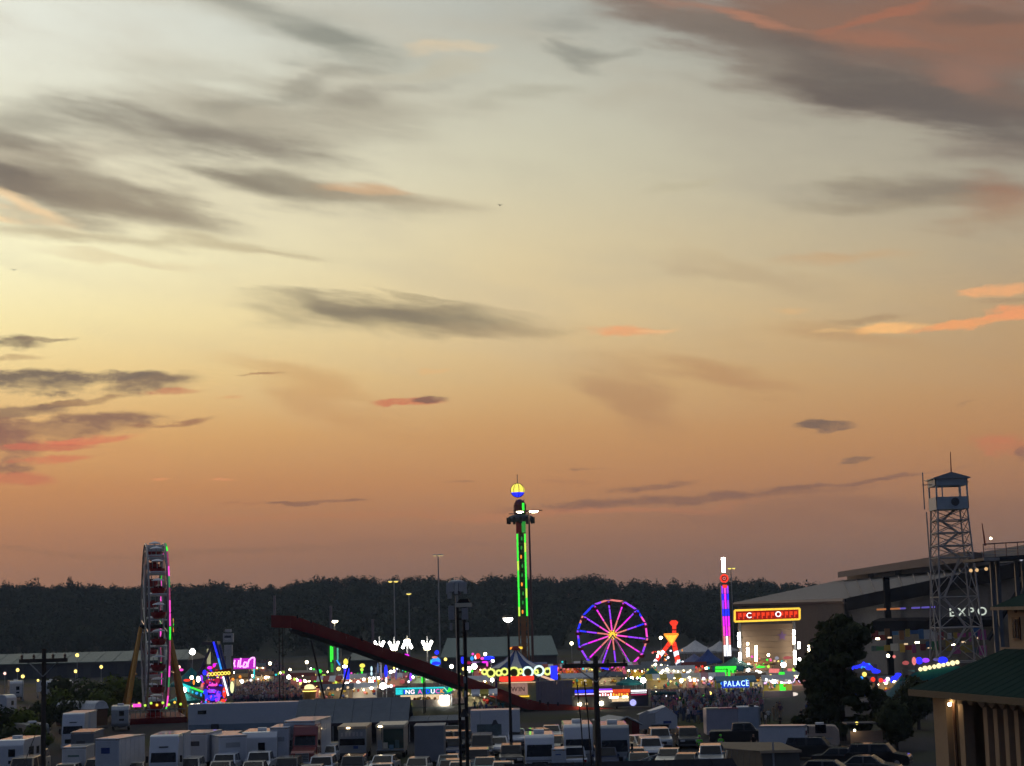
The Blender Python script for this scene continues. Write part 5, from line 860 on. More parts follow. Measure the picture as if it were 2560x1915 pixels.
put_truck('motorhome', 1535, 1814, 3.4, 0, 'tan topped motorhome right of the right utility pole', 'camper', W=2.6, L=8, body=mat('motorhome_grey', (.30, .31, .33), .5, coat=1.0))
put_truck('box_truck', 1072, 1814, 3.6, 0, 'plain grey box truck seen from the rear left of the twin mast', 'truck', W=2.6, L=7, body=mat('dull_grey_box', (.20, .21, .23), .6), cabm=CREAM).rotation_euler = (0, 0, R(180))
put_truck('trailer', 2014, 1812, 2.7, 74, 'white box trailer in front of the big tree', 'trailer', W=2.0, L=4.6, body=BXW)
put_truck('camper', 2098, 1812, 2.3, 80, 'low beige trailer under the big tree', 'trailer', W=2.2, L=4.5, body=mat('beige_trailer', (.42, .33, .27), .6))
for px, py, H, rot, lab in [(42, 1702, 3.3, 20, 'white camper under the far barn, leftmost of the back row'), (30, 1736, 3.2, 70, 'striped white motorhome left of the utility pole, below the back camper'), (126, 1702, 3.2, 10, 'small white camper just right of the left utility pole'), (175, 1700, 2.6, 70, 'low green white camper behind the yellow green tree'), (95, 1810, 2.8, 30, 'dull grey camper half hidden by the left utility pole')]:
    put_truck('camper', px, py, H, rot, lab, 'camper', W=2.5, L=8 if rot > 30 else 6.5, body=CW if py != 1810 else mat('dull_camper', (.20, .20, .19), .6))
# long show trailer in front of the rides
def long_trailer():
    D = 195; b = base(620, 1800, D); a, c = at(470, 1766, D).x - b.x, at(772, 1766, D).x - b.x; zt, zb = at(620, 1757, D).z, at(620, 1826, D).z; t = thing('show_trailer', 'very long pale white trailer stretched across in front of the rides', 'trailer', b)
    bd = part('body', BXW, t, lambda m: m.box(a, c, 0, 2.6, max(.5, zb), zt), bevel=.06); n = 12
    for i in range(n): x = a + (c - a) * (i + .5) / n; part('rib', BXW, bd, lambda m: m.box(x - .02, x + .02, -.018, .0, zb + .1, zt - .1))
    part('lower_skirt', mat('skirt_blue', (.24, .29, .34), .6), t, lambda m: m.box(a + .1, c - .1, -.03, 2.5, max(.45, zb - .0), zb + .75)); w = at(505, 1781, D) - b; part('window', BLACK, t, lambda m: m.box(w.x - .48, w.x + .48, -.03, .02, w.z - .2, w.z + .2))
    wheels_at = [c - 2.0, c - 3.2]; 
    for x in wheels_at: wh = part('wheel', RUBBER, t, lambda m: m.lathe([(.28, -.15), (.48, -.15), (.5, 0), (.48, .15), (.28, .15)], 14, (x, .3, .5), 'Y')); part('rim', STEEL, wh, lambda m: m.lathe([(.05, -.16), (.28, -.14), (.28, .14)], 12, (x, .3, .5), 'Y'))
    part('landing_leg', BLACK, t, lambda m: m.box(a + 2, a + 2.2, .4, .6, 0, zb + .1)); part('generator', DGREY, t, lambda m: m.box(a + 2.6, a + 3.4, -.7, -.1, .3, 1.2), bevel=.05)
long_trailer()
def grey_tent():
    D = 176; b = base(960, 1800, D); a, c = at(735, 1800, D).x - b.x, at(1165, 1790, D).x - b.x; ze, zt = 2.0, at(960, 1748, D).z; t = thing('long_tent', 'long grey tent roof across the middle behind the parked trucks', 'tent', b)
    for i in range(9):
        x0, x1 = a + (c - a) * i / 9, a + (c - a) * (i + 1) / 9; zt = at(960, 1748, D).z if i < 6 else ze + .3
        part('roof_panel', CANVASG, t, lambda m: m.add([(x0, 0, ze), (x1 - .03, 0, ze), (x1 - .03, 4, zt), (x0, 4, zt), ((x0 + x1) / 2, 1.8, ze + (zt - ze) * .40), (x0, 8, ze), (x1 - .03, 8, ze)], [(0, 1, 4), (1, 2, 4), (2, 3, 4), (3, 0, 4), (3, 2, 6, 5)]))
        part('valance', mat('dark_valance', (.06, .04, .05), .8), t, lambda m: m.box(x0, x1 - .05, -.03, .0, ze - .28, ze - .01)); part('tent_pole', STEEL, t, lambda m: m.tube((x0 + .05, .1, 0), (x0 + .05, .1, ze - .02), .05, 6))
    part('back_wall', DGREY, t, lambda m: m.box(a, c, 7.6, 7.7, 0, ze))
grey_tent()
def food_truck(px, py, H, label, top, front, kind):
    p = hit(px, py, H); t = thing('food_truck', label, 'food truck', Vector((p.x, p.y, 0))); hw, L = 1.2, 5.5
    bd = part('body', front, t, lambda m: m.box(-hw, hw, 0, L, .5, H - .25), bevel=.05); part('lit_roof', top, t, lambda m: m.box(-hw - .06, hw + .06, -.06, L, H - .25, H), bevel=.04)  # warm light on the roof is put into its pale colour
    part('roof_lamp', G_WARM, t, lambda m: m.box(-.45 if kind else -1.0, -.2 if kind else -.7, -.1, -.06, H - .17, H - .08))
    if kind:
        for i in range(6): part('letter_bar', mat('pale_letter', (.48, .46, .46), .6), t, lambda m: m.box(-.95 + i * .33, -.80 + i * .33 + (.06 if i % 2 else 0), -.03, 0, H - .85, H - .5))
        part('windshield', GLASS, t, lambda m: m.box(-hw + .12, hw - .12, -.03, .01, 1.3, H - 1.05)); part('blue_sticker', CANVASB, t, lambda m: m.box(.1, .5, -.05, -.03, 1.0, 1.25)); part('bumper', DGREY, t, lambda m: m.box(-hw, hw, -.12, 0, .4, .65))
    else:
        part('glass_front', mat('green_glass', (.02, .05, .04), .1, spec=.8), t, lambda m: m.box(-.75, hw - .05, -.03, .01, .9, H - .35)); 
        for i, c in enumerate([GREYP, CREAM, mat('soft_blue', (.12, .22, .30), .5), TEALROOF]): part('menu_board', c, t, lambda m: m.box(-1.1 + i * .5, -.72 + i * .5, -.06, -.04, .8 + .1 * (i % 2), 1.6 - .2 * (i % 3)))
        part('pillar', BEIGE, t, lambda m: m.box(-.7, -.6, -.08, -.03, .7, H - .3)); part('counter', STEEL, t, lambda m: m.box(-hw, hw, -.4, 0, .72, .8))
    wheels(t, 2.4, (1.0, L - 1.2), .4, .26); return t
food_truck(880, 1816, 2.9, 'grey food truck with pale letters under a glowing roof edge', WARM_LIT_TOP, GREYP, 1)
food_truck(975, 1812, 2.9, 'glass fronted food truck with menu boards and bright roof edge', CREAM, BEIGE, 0)
def mural_trailer():
    D = 168; b = base(1238, 1830, D); a, c = at(1176, 1800, D).x - b.x, at(1300, 1800, D).x - b.x; zt = at(1238, 1775, D).z; t = thing('stage_trailer', 'white stage trailer with a dark mural right of the twin mast', 'trailer', b)
    bd = part('body', BXW, t, lambda m: m.box(a, c, 0, 3, .4, zt), bevel=.05); part('mural', MURAL, t, lambda m: m.box(a + .6, a + 2.9, -.03, 0, 1.0, 2.0)); part('mural_figure', DGREY, t, lambda m: m.prism([(a + 2.0, 1.9), (a + 2.6, 2.0), (a + 2.4, 2.4), (a + 2.15, 2.35)], -.05, -.02)); part('mural_spout', MURAL, t, lambda m: m.box(a + 2.2, a + 2.6, -.045, -.02, .55, 1.6)); part('panel_line', GREYP, t, lambda m: m.box(a + .9, a + .94, -.02, 0, .5, zt - .05)); part('hatch', BLACK, t, lambda m: m.box(c - .5, c - .15, -.03, 0, .7, 1.1))
    part('neighbour_awning', BLACK, t, lambda m: m.box(c + .05, c + 3.2, .5, 2.5, .3, zt - .9)) if False else None
mural_trailer()
def gable_trailer():
    D = 178; b = base(1645, 1830, D); a, c = at(1598, 1800, D).x - b.x, at(1693, 1800, D).x - b.x; ze, zt = at(1645, 1790, D).z, at(1645, 1768, D).z; t = thing('concession_trailer', 'white gable ended concession trailer below the crowd', 'trailer', b); xm = (a + c) / 2 + .5
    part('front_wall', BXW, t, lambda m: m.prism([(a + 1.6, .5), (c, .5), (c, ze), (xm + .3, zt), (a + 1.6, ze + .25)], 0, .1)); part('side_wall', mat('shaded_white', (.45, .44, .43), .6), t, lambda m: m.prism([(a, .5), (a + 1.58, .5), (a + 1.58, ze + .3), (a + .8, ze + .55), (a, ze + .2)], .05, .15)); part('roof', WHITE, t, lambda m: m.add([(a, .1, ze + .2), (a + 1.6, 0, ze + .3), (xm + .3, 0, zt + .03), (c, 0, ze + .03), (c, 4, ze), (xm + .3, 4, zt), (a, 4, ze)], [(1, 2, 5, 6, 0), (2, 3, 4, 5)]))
    part('decal', BLUEP, t, lambda m: m.box(xm + .0, xm + .8, -.03, 0, ze - .75, ze - .5)); part('shelf', STEEL, t, lambda m: m.box(a + 1.2, a + 3.0, -.3, 0, .9, 1.0)); part('dark_opening', BLACK, t, lambda m: m.box(a + 1.2, a + 2.9, -.02, .0, .5, .85)); wheels(t, 2.6, (1.0, 2.2), .4, .26)
gable_trailer()
def grey_container():
    D = 172; b = base(1830, 1810, D); a, m_, c = (at(x, 1790, D).x - b.x for x in (1766, 1845, 1900)); zt = at(1830, 1772, D).z; t = thing('box_container', 'pale grey box container left of the big tree behind a black pickup', 'container', b)
    part('side_wall', LILAC, t, lambda m: m.box(a, m_ - .02, 0, 3, 0.2, zt)); part('end_wall', mat('bluish_white', (.40, .45, .54), .5), t, lambda m: m.box(m_, c, -.1, 2.9, .2, zt + .12)); part('roof_edge', CREAM, t, lambda m: m.box(a, a + 1.2, -.04, 1.5, zt, zt + .12)); part('roof_edge', PINKP, t, lambda m: m.box(a + 1.3, m_, -.04, 1.5, zt, zt + .10)); part('corner_post', GREYP, t, lambda m: m.box(c - .15, c + .02, -.13, -.1, .2, zt)); part('roof_fan', DGREY, t, lambda m: m.box(m_ - .5, m_ - .1, .2, .6, zt + .1, zt + .32)); part('roof_fan', DGREY, t, lambda m: m.box(c - 1.0, c - .5, .2, .6, zt + .12, zt + .34))
grey_container()
# ================================================================ small sheds close to us
def beige_shed():
    D = 112; b = base(1915, 1900, D); P = lambda px, py: at(px, py, D) - b; a, m_, c = P(1828, 1870).x, P(1905, 1880).x, P(1998, 1875).x; zt = P(1950, 1876).z; t = thing('utility_shed', 'beige flat roofed utility shed at the bottom edge', 'shed', b)
    part('front_wall', mat('shed_grey', (.10, .105, .10), .8), t, lambda m: m.box(m_, c, 0, 5, 0, zt - .12)); rf = part('roof', mat('shed_roof', (.16, .13, .09), .85), t, lambda m: m.add([(m_ - .1, -.1, zt), (c + .1, -.1, zt), (c - .2, 6.5, zt + .02), (a + .2, 8, zt + .02), (a - .1, 3.0, zt)], [(0, 1, 2, 3, 4)])); part('roof_trim', mat('pale_trim', (.42, .34, .24), .7), t, lambda m: m.box(m_ - .12, c + .12, -.14, -.1, zt - .14, zt + .03))
    for i in range(6):
        f0, f1 = i / 6, (i + .92) / 6; A, B = Vector((a, 3.0, 0)), Vector((m_ - .05, 0, 0)); p, q = A.lerp(B, f0), A.lerp(B, f1); part('side_panel', mat('shed_side', (.20, .165, .12), .8), t, lambda m: m.add([(p.x, p.y, 0), (q.x, q.y, 0), (q.x, q.y, zt - .05), (p.x, p.y, zt - .05)], [(0, 1, 2, 3)]))
    part('ladder_rail', CREAM, t, lambda m: m.tube((a - .25, 2.6, zt - 1.6), (a + .05, 2.6, zt - .1), .08, 5)); 
beige_shed()
def dark_shed():
    b = base(1560, 1905, 98); P = lambda px, py: at(px, py, 98) - b; a, c = P(1262, 1910), P(1832, 1896); t = thing('dark_shed', 'low shed roof, nearly black navy, along the bottom right of centre', 'shed', b); NB = mat('navy_roof', (.006, .009, .020), .95, spec=.02)
    n = 10
    for i in range(n):
        x0, x1 = a.x + (c.x - a.x) * i / n, a.x + (c.x - a.x) * (i + 1) / n; z0, z1 = a.z + (c.z - a.z) * i / n - .02, a.z + (c.z - a.z) * (i + 1) / n - .02; zz = (a.z + c.z) / 2
        part('roof_sheet', NB, t, lambda m: m.add([(x0, 0, zz), (x1 - .015, 0, zz), (x1 - .015, -7, zz - .9), (x0, -7, zz - .9)], [(0, 1, 2, 3)])); part('standing_seam', NB, t, lambda m: m.tube((x0, 0, zz + .02), (x0, -7, zz - .88), .03, 4))
    part('wall', DGREY, t, lambda m: m.box(a.x + .3, c.x - .3, -6.6, -.3, 0, (a.z + c.z) / 2 - 1.0))
dark_shed()
# ================================================================ poles and lamps
def light_pole(px, py, d, label, heads, r=.12, lit=G_SODIUM, pm=None, head='flat', group='light poles around the fair'):
    b = base(px, py, d); z = at(px, py, d).z; t = thing('light_pole', label, 'light pole', b, 0, group); pm = pm or STEEL
    part('pole', pm, t, lambda m: m.tube((0, 0, 0), (0, 0, z), r * 1.3, 8, r * .8)); part('base_plate', CONCRETE, t, lambda m: m.lathe([(r * 3, 0), (r * 3, .35), (r * 1.6, .5)], 8))
    for dx, s in heads:
        if head == 'globe': part('lamp_head', lit, t, lambda m: m.ball((dx, 0, z + s * .4), s * .62, 8)); part('lamp_cap', pm, t, lambda m: m.lathe([(s * .5, .0), (s * .3, s * .3), (.03, s * .4)], 8, (dx, 0, z + s * .95)))
        else:
            part('arm', pm, t, lambda m: m.tube((0, 0, z - .1), (dx, -.1, z), r * .6, 5)) if abs(dx) > .05 else None
            hd = part('lamp_head', pm, t, lambda m: m.lathe([(s * .5, .22), (s, .1), (s * 1.05, 0)], 10, (dx, -.1, z))); part('lens', lit, hd, lambda m: m.lathe([(s * .95, -.02), (s * .8, -.2), (s * .3, -.32)], 10, (dx, -.1, z)))
    return t
for a in [(985, 1453, 430, 'tall grey light pole with two lamps left of the twin mast', [(-.9, .55), (.5, .6)], .16), (1022, 1484, 460, 'shorter grey light pole with one lamp in front of the woods', [(.0, .7)], .14), (1095, 1388, 420, 'very tall light pole with three dim heads left of the green tower', [(-.8, .45), (.2, .45), (.9, .45)], .17), (1827, 1420, 430, 'thin light pole just right of the violet light tower', [(-.3, .5), (.7, .4)], .12)]:
    light_pole(*a, lit=glow('dim_sodium_lamp', (1.0, .78, .16), 1.8) if a[0] != 1095 else glow('faint_lamp', (.8, .6, .3), .8))
t = light_pole(1322, 1278, 335, 'very tall light pole standing right beside the green drop tower', [(-1.7, .75), (.95, .95)], .2, G_WARM, mat('dark_pole', (.07, .04, .04), .6))
part('crow_bar', MATS['dark_pole'], t, lambda m: m.box(-3, 2.6, -.2, .2, at(1322, 1282, 335).z + .35, at(1322, 1282, 335).z + .5))
light_pole(1270, 1545, 148, 'black lamp post with a bright white lamp right of the twin mast', [(0, .42)], .11, G_COOL, BLACK); light_pole(836, 1552, 300, 'lamp pole with bright warm lamp above the red slide', [(0, .65)], .14, G_WARM)
light_pole(1932, 1856, 112, 'thin pale post with short crossbar in front of the beige shed', [(0, .01)], .07, STEEL, mat('pale_blue_post', (.30, .33, .36), .5)) 
for i, (px, py, d, s, g, lab) in enumerate([(193, 1641, 300, .5, G_SODIUM, 'yellow globe lamp above the barn roof left of the wheel'), (44, 1678, 320, .5, G_SODIUM, 'yellow globe lamp over the back row of campers'), (57, 1694, 300, .48, G_SODIUM, 'lower yellow globe lamp just below another near the left edge'), (12, 1686, 320, .42, glow('pinkish_lamp', (1, .6, .5), 2.5), 'pinkish globe lamp nearest the left edge'), (189, 1681, 300, .45, G_SODIUM, 'yellow lamp under the barn eave, left of the white one'), (253, 1670, 300, .45, G_SODIUM, 'round yellow lamp under the barn eave close to the wheel'), (95, 1703, 310, .34, G_SODIUM, 'tiny yellow lamp beside the left utility pole'), (186, 1746, 240, .26, glow('pinkish_lamp', (1, .6, .5), 2.5), 'small pink white lamp above the white tractor cab'),
    (481, 1634, 330, .85, G_COOL, 'brilliant white lamp between the giant wheel and the swing ride'), (868, 1716, 262, .62, G_COOL, 'brilliant white lamp left of three near the slide supports'), (928, 1708, 262, .55, G_COOL, 'brilliant white lamp in the middle near the slide supports'), (957, 1720, 255, .72, G_COOL, 'largest white lamp, left of the cyan duck sign'), (1129, 1669, 300, .5, G_WARM, 'round warm lamp immediately left of the twin mast'), (1231, 1703, 262, .45, G_COOL, 'white lamp below the yellow ring marquee'), (1429, 1611, 390, .55, G_WARM, 'warm lamp to the left of the ferris wheel'), (1608, 1705, 258, .62, G_COOL, 'large white lamp where the striped sign ends'), (1652, 1597, 360, .5, G_WARM, 'round lamp left of the amber star'), (1959, 1666, 300, .7, G_COOL, 'brilliant white lamp above the green pole'), (2039, 1690, 230, .5, G_COOL, 'white lamp shining through the left side of the big tree'), (2060, 1565, 300, .3, G_SODIUM, 'small yellow lamp at the top left of the big tree'), (605, 1706, 290, .4, G_COOL, 'white lamp right of the yellow letters'), (675, 1661, 330, .45, G_WARM, 'warm lamp above the avenue crowd'), (767, 1658, 330, .45, G_WARM, 'warm lamp pair left of the green light columns'), (1775, 1736, 236, .38, G_SODIUM, 'yellow lamp hanging over the crowd right of the pink booth'), (1090, 1652, 320, .3, G_SODIUM, 'tiny lamp above the blue oval sign')]):
    light_pole(px, py, d, lab, [(0, s)], .06, g, None, 'globe', 'globe lamps over the fair')
def utility_pole(px, py, d, arm_py, arm_px0, arm_px1, r, label, lean=0):
    b = base(px, arm_py, d); z = at(px, py, d).z; za = at(px, arm_py, d).z; k = d / FPX; t = thing('utility_pole', label, 'utility pole', b)
    part('pole', WOOD, t, lambda m: m.tube((0, 0, 0), (0, 0, z), r * 1.15, 8, r * .85)); x0, x1 = at(arm_px0, arm_py, d).x - b.x, at(arm_px1, arm_py, d).x - b.x
    part('cross_arm', WOOD, t, lambda m: m.box(x0, x1, -.22 - r, -r, za - .1, za + .1))
    for s in (x0, x1): part('arm_brace', STEEL, t, lambda m: m.tube((s * .62, -r - .1, za - .08), (0, -r - .05, za - .85), .035, 5))
    for f in (.05, .3, .7, .95): x = x0 + (x1 - x0) * f; part('insulator', mat('brown_glaze', (.10, .06, .05), .3), t, lambda m: m.lathe([(.04, 0), (.09, .05), (.06, .1), (.09, .15), (.03, .24)], 8, (x, -.1 - r, za + .1)))
    return t
u = utility_pole(1489, 1640, 92, 1663, 1405, 1568, .155, 'dark wooden utility pole with wide crossarm right of centre'); part('pole_light_bracket', STEEL, u, lambda m: m.tube((-.6, -.2, 9.6), (-.1, -.2, 9.2), .07, 5))
utility_pole(110, 1622, 95, 1651, 52, 171, .14, 'dark wooden utility pole with crossarm near the left edge')
ug = utility_pole(112, 1648, 97, 1652, 108, 116, .10, 'thin conduit pole strapped behind the left utility pole') if False else None
def guy_wire(p0, p1, label):
    b = Vector((p1.x, p1.y, 0)); t = thing('guy_wire', label, 'cable', b); part('strand', mat('dull_wire', (.14, .13, .10), .6), t, lambda m: m.tube(p0 - b, p1 - b, .022, 5)); part('anchor', STEEL, t, lambda m: m.lathe([(.1, 0), (.1, .1), (.04, .3)], 6))
guy_wire(at(95, 1819, 95), at(-60, 1880, 95) if False else hit(-20, 2120, 0), 'pale guy wire slanting down from the left utility pole'); 
def wires(a, bpt, sag, label, n=10):
    c = Vector(((a.x + bpt.x) / 2, (a.y + bpt.y) / 2, 0)); t = thing('power_line', label, 'cable', a); part('conductor', BLACK, t, lambda m: m.path([a.lerp(bpt, i / n) - a - Vector((0, 0, sag * 4 * (i / n) * (1 - i / n))) for i in range(n + 1)], .016, 4))
for i, (px, py) in enumerate([(1452, 1700), (1466, 1700)]):
    p = at(px, py, 91); q = Vector((p.x + .05 + .1 * i, 91.2, 0)); t = thing('service_cable', ['left of two dark cables hanging beside the right utility pole', 'right of two dark cables hanging beside the right utility pole'][i], 'cable', q); part('conductor', BLACK, t, lambda m: m.path([(-.25, 0, 8.6), (-.1, 0, 6.5), (0, 0, 4), (.06, 0, 0)], .035, 5))
def twin_mast():
    D = 112; b = base(1153, 1520, D); q = lambda px, py, dy=0: at(px, py, D) - b + Vector((0, dy, 0)); t = thing('sound_mast', 'tall black twin mast with speaker boxes and lamp hood on top', 'mast', b)
    for px, r in ((1144, .09), (1161, .12)): x = q(px, 1540).x; part('mast_post', BLACK, t, lambda m: m.tube((x, 0, 0), (x, 0, q(px, 1518).z), r, 8))
    for py in (1530, 1548, 1640, 1760): z = q(1153, py).z; part('cross_tie', BLACK, t, lambda m: m.box(q(1144, py).x, q(1161, py).x, -.06, .06, z - .05, z + .05))
    a, c = q(1138, 1508), q(1178, 1497); part('lamp_hood', BLACK, t, lambda m: m.prism([(a.x + .1, a.z), (c.x - .05, a.z), (c.x - .2, c.z), (a.x + .3, c.z)], -.4, .4)); lz = q(1158, 1512).z; part('hood_face', CREAM, t, lambda m: m.box(a.x, c.x, -.42, .42, lz - .14, a.z))
    for x0, x1, y0, y1 in [(1122, 1136, 1514, 1550), (1155, 1170, 1520, 1549), (1125, 1131, 1558, 1576), (1164, 1172, 1556, 1575)]: a, c = q(x0, y1), q(x1, y0); part('speaker_box', mat('speaker_grey', (.32, .31, .32), .7), t, lambda m: m.box(a.x, c.x, -.5, -.15, a.z, c.z), bevel=.02)
    for z in (q(1153, 1700).z, q(1153, 1735).z): part('junction_box', STEEL, t, lambda m: m.box(.05, .2, -.2, -.05, z - .2, z + .2))
    part('flared_collar', BLACK, t, lambda m: m.lathe([(.35, 0), (.22, .25), (.13, .5)], 8, (q(1161, 1790).x, 0, q(1161, 1792).z)))
twin_mast()
def antenna_mast():
    D = 255; b = base(1141, 1470, D); q = lambda px, py: at(px, py, D) - b; t = thing('antenna_mast', 'grey mast with a round drum of antenna panels behind the twin mast', 'mast', b); zt = q(1141, 1452).z
    part('mast_post', STEEL, t, lambda m: m.tube((0, 0, 0), (0, 0, zt - 1.2), .3, 8, .2)); zz = q(1141, 1470).z; AG = mat('antenna_grey', (.42, .43, .45), .6)
    part('drum_cap', AG, t, lambda m: m.lathe([(1.2, .75), (1.15, 1.0), (.5, 1.15)], 14, (0, 0, zz)))
    for i in range(12): a = i * math.pi / 6; part('panel_antenna', AG, t, lambda m: m.box(1.25 * math.cos(a) - .24, 1.25 * math.cos(a) + .24, 1.25 * math.sin(a) - .12, 1.25 * math.sin(a) + .12, zz - .5 - .35 * (i % 3 == 0), zz + .8))
    part('radio_box', DGREY, t, lambda m: m.box(-.5, .6, -.5, .5, zz - 1.0, zz - .4)); part('radio_box', AG, t, lambda m: m.box(-1.3, -.7, -.4, .3, zz - 1.5, zz - .6))
antenna_mast()
def far_mast():
    D = 330; b = base(571, 1600, D); q = lambda px, py: at(px, py, D) - b; t = thing('speaker_tower', 'pale grey speaker tower against the woods right of the swing ride', 'mast', b); AG = MATS['antenna_grey']
    part('post', AG, t, lambda m: m.box(-.45, .45, -.4, .4, 0, q(571, 1612).z)); 
    for x0, x1, y0, y1 in [(559, 584, 1583, 1606), (564, 578, 1573, 1581), (562, 581, 1612, 1640)]: a, c = q(x0, y1), q(x1, y0); part('speaker_box', AG, t, lambda m: m.box(a.x, c.x, -.7, .5, a.z, c.z), bevel=.05)
    a = q(571, 1597); part('grille', DGREY, t, lambda m: m.box(a.x - .6, a.x + .6, -.74, -.7, a.z + .2, a.z + .6)); part('bright_strip', WHITE, t, lambda m: m.box(a.x - .45, a.x + .45, -.74, -.7, a.z - .1, a.z + .05))
far_mast()
# ================================================================ stalls, tents and signs of the midway
STALL_WALL = mat('stall_wall', (.30, .24, .18), .7)
def stall(px, py_top, d, w, label, aw, h=None, lit=G_SOFT, bulbs=None, stripe=None, name='game_stall', cat='stall', lamp=True):
    """open fronted stand: posts, counter, back wall, awning of single panels, goods, lights"""
    b = base(px, py_top, d); h = h or max(3.0, at(px, py_top, d).z); t = thing(name, label, cat, b, R(random.uniform(-6, 6))); hw = w / 2; e = h * .82; n = max(3, int(w / .9))
    rw = random.Random(int(px) + 3); part('back_wall', rw.choice([STALL_WALL, CREAM, BEIGE, YELLOWP, PINKP, WHITE]), t, lambda m: m.box(-hw, hw, 2.2, 2.3, 0, e)); part('ceiling', WHITE, t, lambda m: m.box(-hw, hw, -.4, 2.2, e - .06, e - .02)); part('counter', mat('counter_paint', (.26, .2, .2), .6), t, lambda m: m.box(-hw, hw, -.1, .5, 0, .85)); part('light_strip', strip_of(lit), t, lambda m: m.box(-hw * .8, hw * .8, .3, .5, e - .24, e - .14))
    for s in (-1, 1): part('post', STEEL, t, lambda m: m.box(s * hw - .06, s * hw + .06, -.1, .02, 1.0, e))
    for i in range(n):
        x0, x1 = -hw - .2 + (w + .4) * i / n, -hw - .2 + (w + .4) * (i + 1) / n
        part('awning_panel', (stripe if i % 2 and stripe else aw), t, lambda m: m.add([(x0, -.7, e - .08), (x1 - .01, -.7, e - .08), (x1 - .01, 1, h), (x0, 1, h), (x0, 2.4, e), (x1 - .01, 2.4, e), (x0, -.72, e - .32), (x1 - .01, -.72, e - .32)], [(0, 1, 2, 3), (3, 2, 5, 4), (6, 7, 1, 0)]))
    rr = random.Random(int(px)); 
    for i in range(10): x = -hw + .3 + (w - .6) * rr.random(); part('prize', rr.choice([YELLOWP, PINKP, CANVASB, CANVAST, WHITE, ORANGE, REDP, CREAM]), t, lambda m: m.blob((x, 1.9 - .5 * rr.random(), 1.0 + (e - 1.5) * rr.random()), rr.uniform(.12, .3), .2, rr.uniform(.14, .34), 6))
    if bulbs:
        for i in range(n):
            if rr.random() < .9: x = -hw + w * (i + .2 + .6 * rr.random()) / n; part('bulb', rr.choice(bulbs), t, lambda m: m.ball((x, -.8, e - .3 + rr.uniform(-.25, .35)), rr.uniform(.06, .26), 6))
    if lamp: part('ceiling_lamp', G_WARM, t, lambda m: m.box(-.25, .25, .7, .9, e - .3, e - .22))
    return t
def cone_tent(px, py_top, d, r, label, c1, c2=None, wall=None, n=12):
    b = base(px, py_top, d); h = at(px, py_top, d).z; t = thing('cone_tent', label, 'tent', b); e = max(1.9, h * .55)
    for i in range(n):
        a0, a1 = 2 * math.pi * i / n, 2 * math.pi * (i + .985) / n; P = lambda a, rr, z: (rr * math.cos(a), rr * math.sin(a), z)
        part('roof_panel', c2 if (c2 and i % 2) else c1, t, lambda m: m.add([P(a0, r, e), P(a1, r, e), P(a1, r * .42, e + (h - e) * .48), P(a0, r * .42, e + (h - e) * .48), (0, 0, h), P(a0, r, e - .35), P(a1, r, e - .35)], [(0, 1, 2, 3), (3, 2, 4), (5, 6, 1, 0)])); part('pole', STEEL, t, lambda m: m.tube(P(a0, r * .97, 0), P(a0, r * .97, e), .05, 5)) if i % 2 == 0 else None
    if wall: part('wall', wall, t, lambda m: m.lathe([(r * .9, 0), (r * .9, e - .1)], 14))
    part('finial', STEEL, t, lambda m: m.tube((0, 0, h - .1), (0, 0, h + .6), .05, 5)); return t
cone_tent(478, 1668, 272, 3.3, 'teal cone tent right behind the giant wheel legs', CANVAST); cone_tent(462, 1728, 240, 2.2, 'small teal tent beneath the cyan lit canopy', CANVAST)
cone_tent(1572, 1692, 262, 1.9, 'low teal dome tent above the end of the striped sign', CANVAST); cone_tent(1630, 1668, 285, 1.9, 'tall teal kiosk tent below the red and white ride leg', CANVAST, wall=mat('teal_wall', (.03, .16, .16), .7)); cone_tent(1660, 1738, 228, 1.6, 'small dark teal umbrella tent in the crowd', mat('dark_teal_canvas', (.015, .08, .09), .8))
cone_tent(1770, 1622, 330, 2.6, 'deep blue peaked tent in front of the white tent', mat('deep_blue_canvas', (.02, .05, .2), .8)); cone_tent(1738, 1600, 400, 4.6, 'broad grey white peaked tent, left one behind the deep blue tent', CANVASW); cone_tent(1800, 1602, 410, 4.4, 'grey white peaked tent just left of the violet tower foot', CANVASW); cone_tent(1735, 1634, 335, 3.4, 'pale blue low tent left of the deep blue tent', mat('pale_blue_canvas', (.14, .18, .32), .8)); cone_tent(1835, 1642, 318, 3.4, 'green teal tent under the violet tower', mat('sea_green_canvas', (.02, .14, .12), .8))
cone_tent(2255, 1690, 190, 2.4, 'dim teal tent between the big tree and the tan building', mat('dim_teal_canvas', (.05, .12, .13), .8))
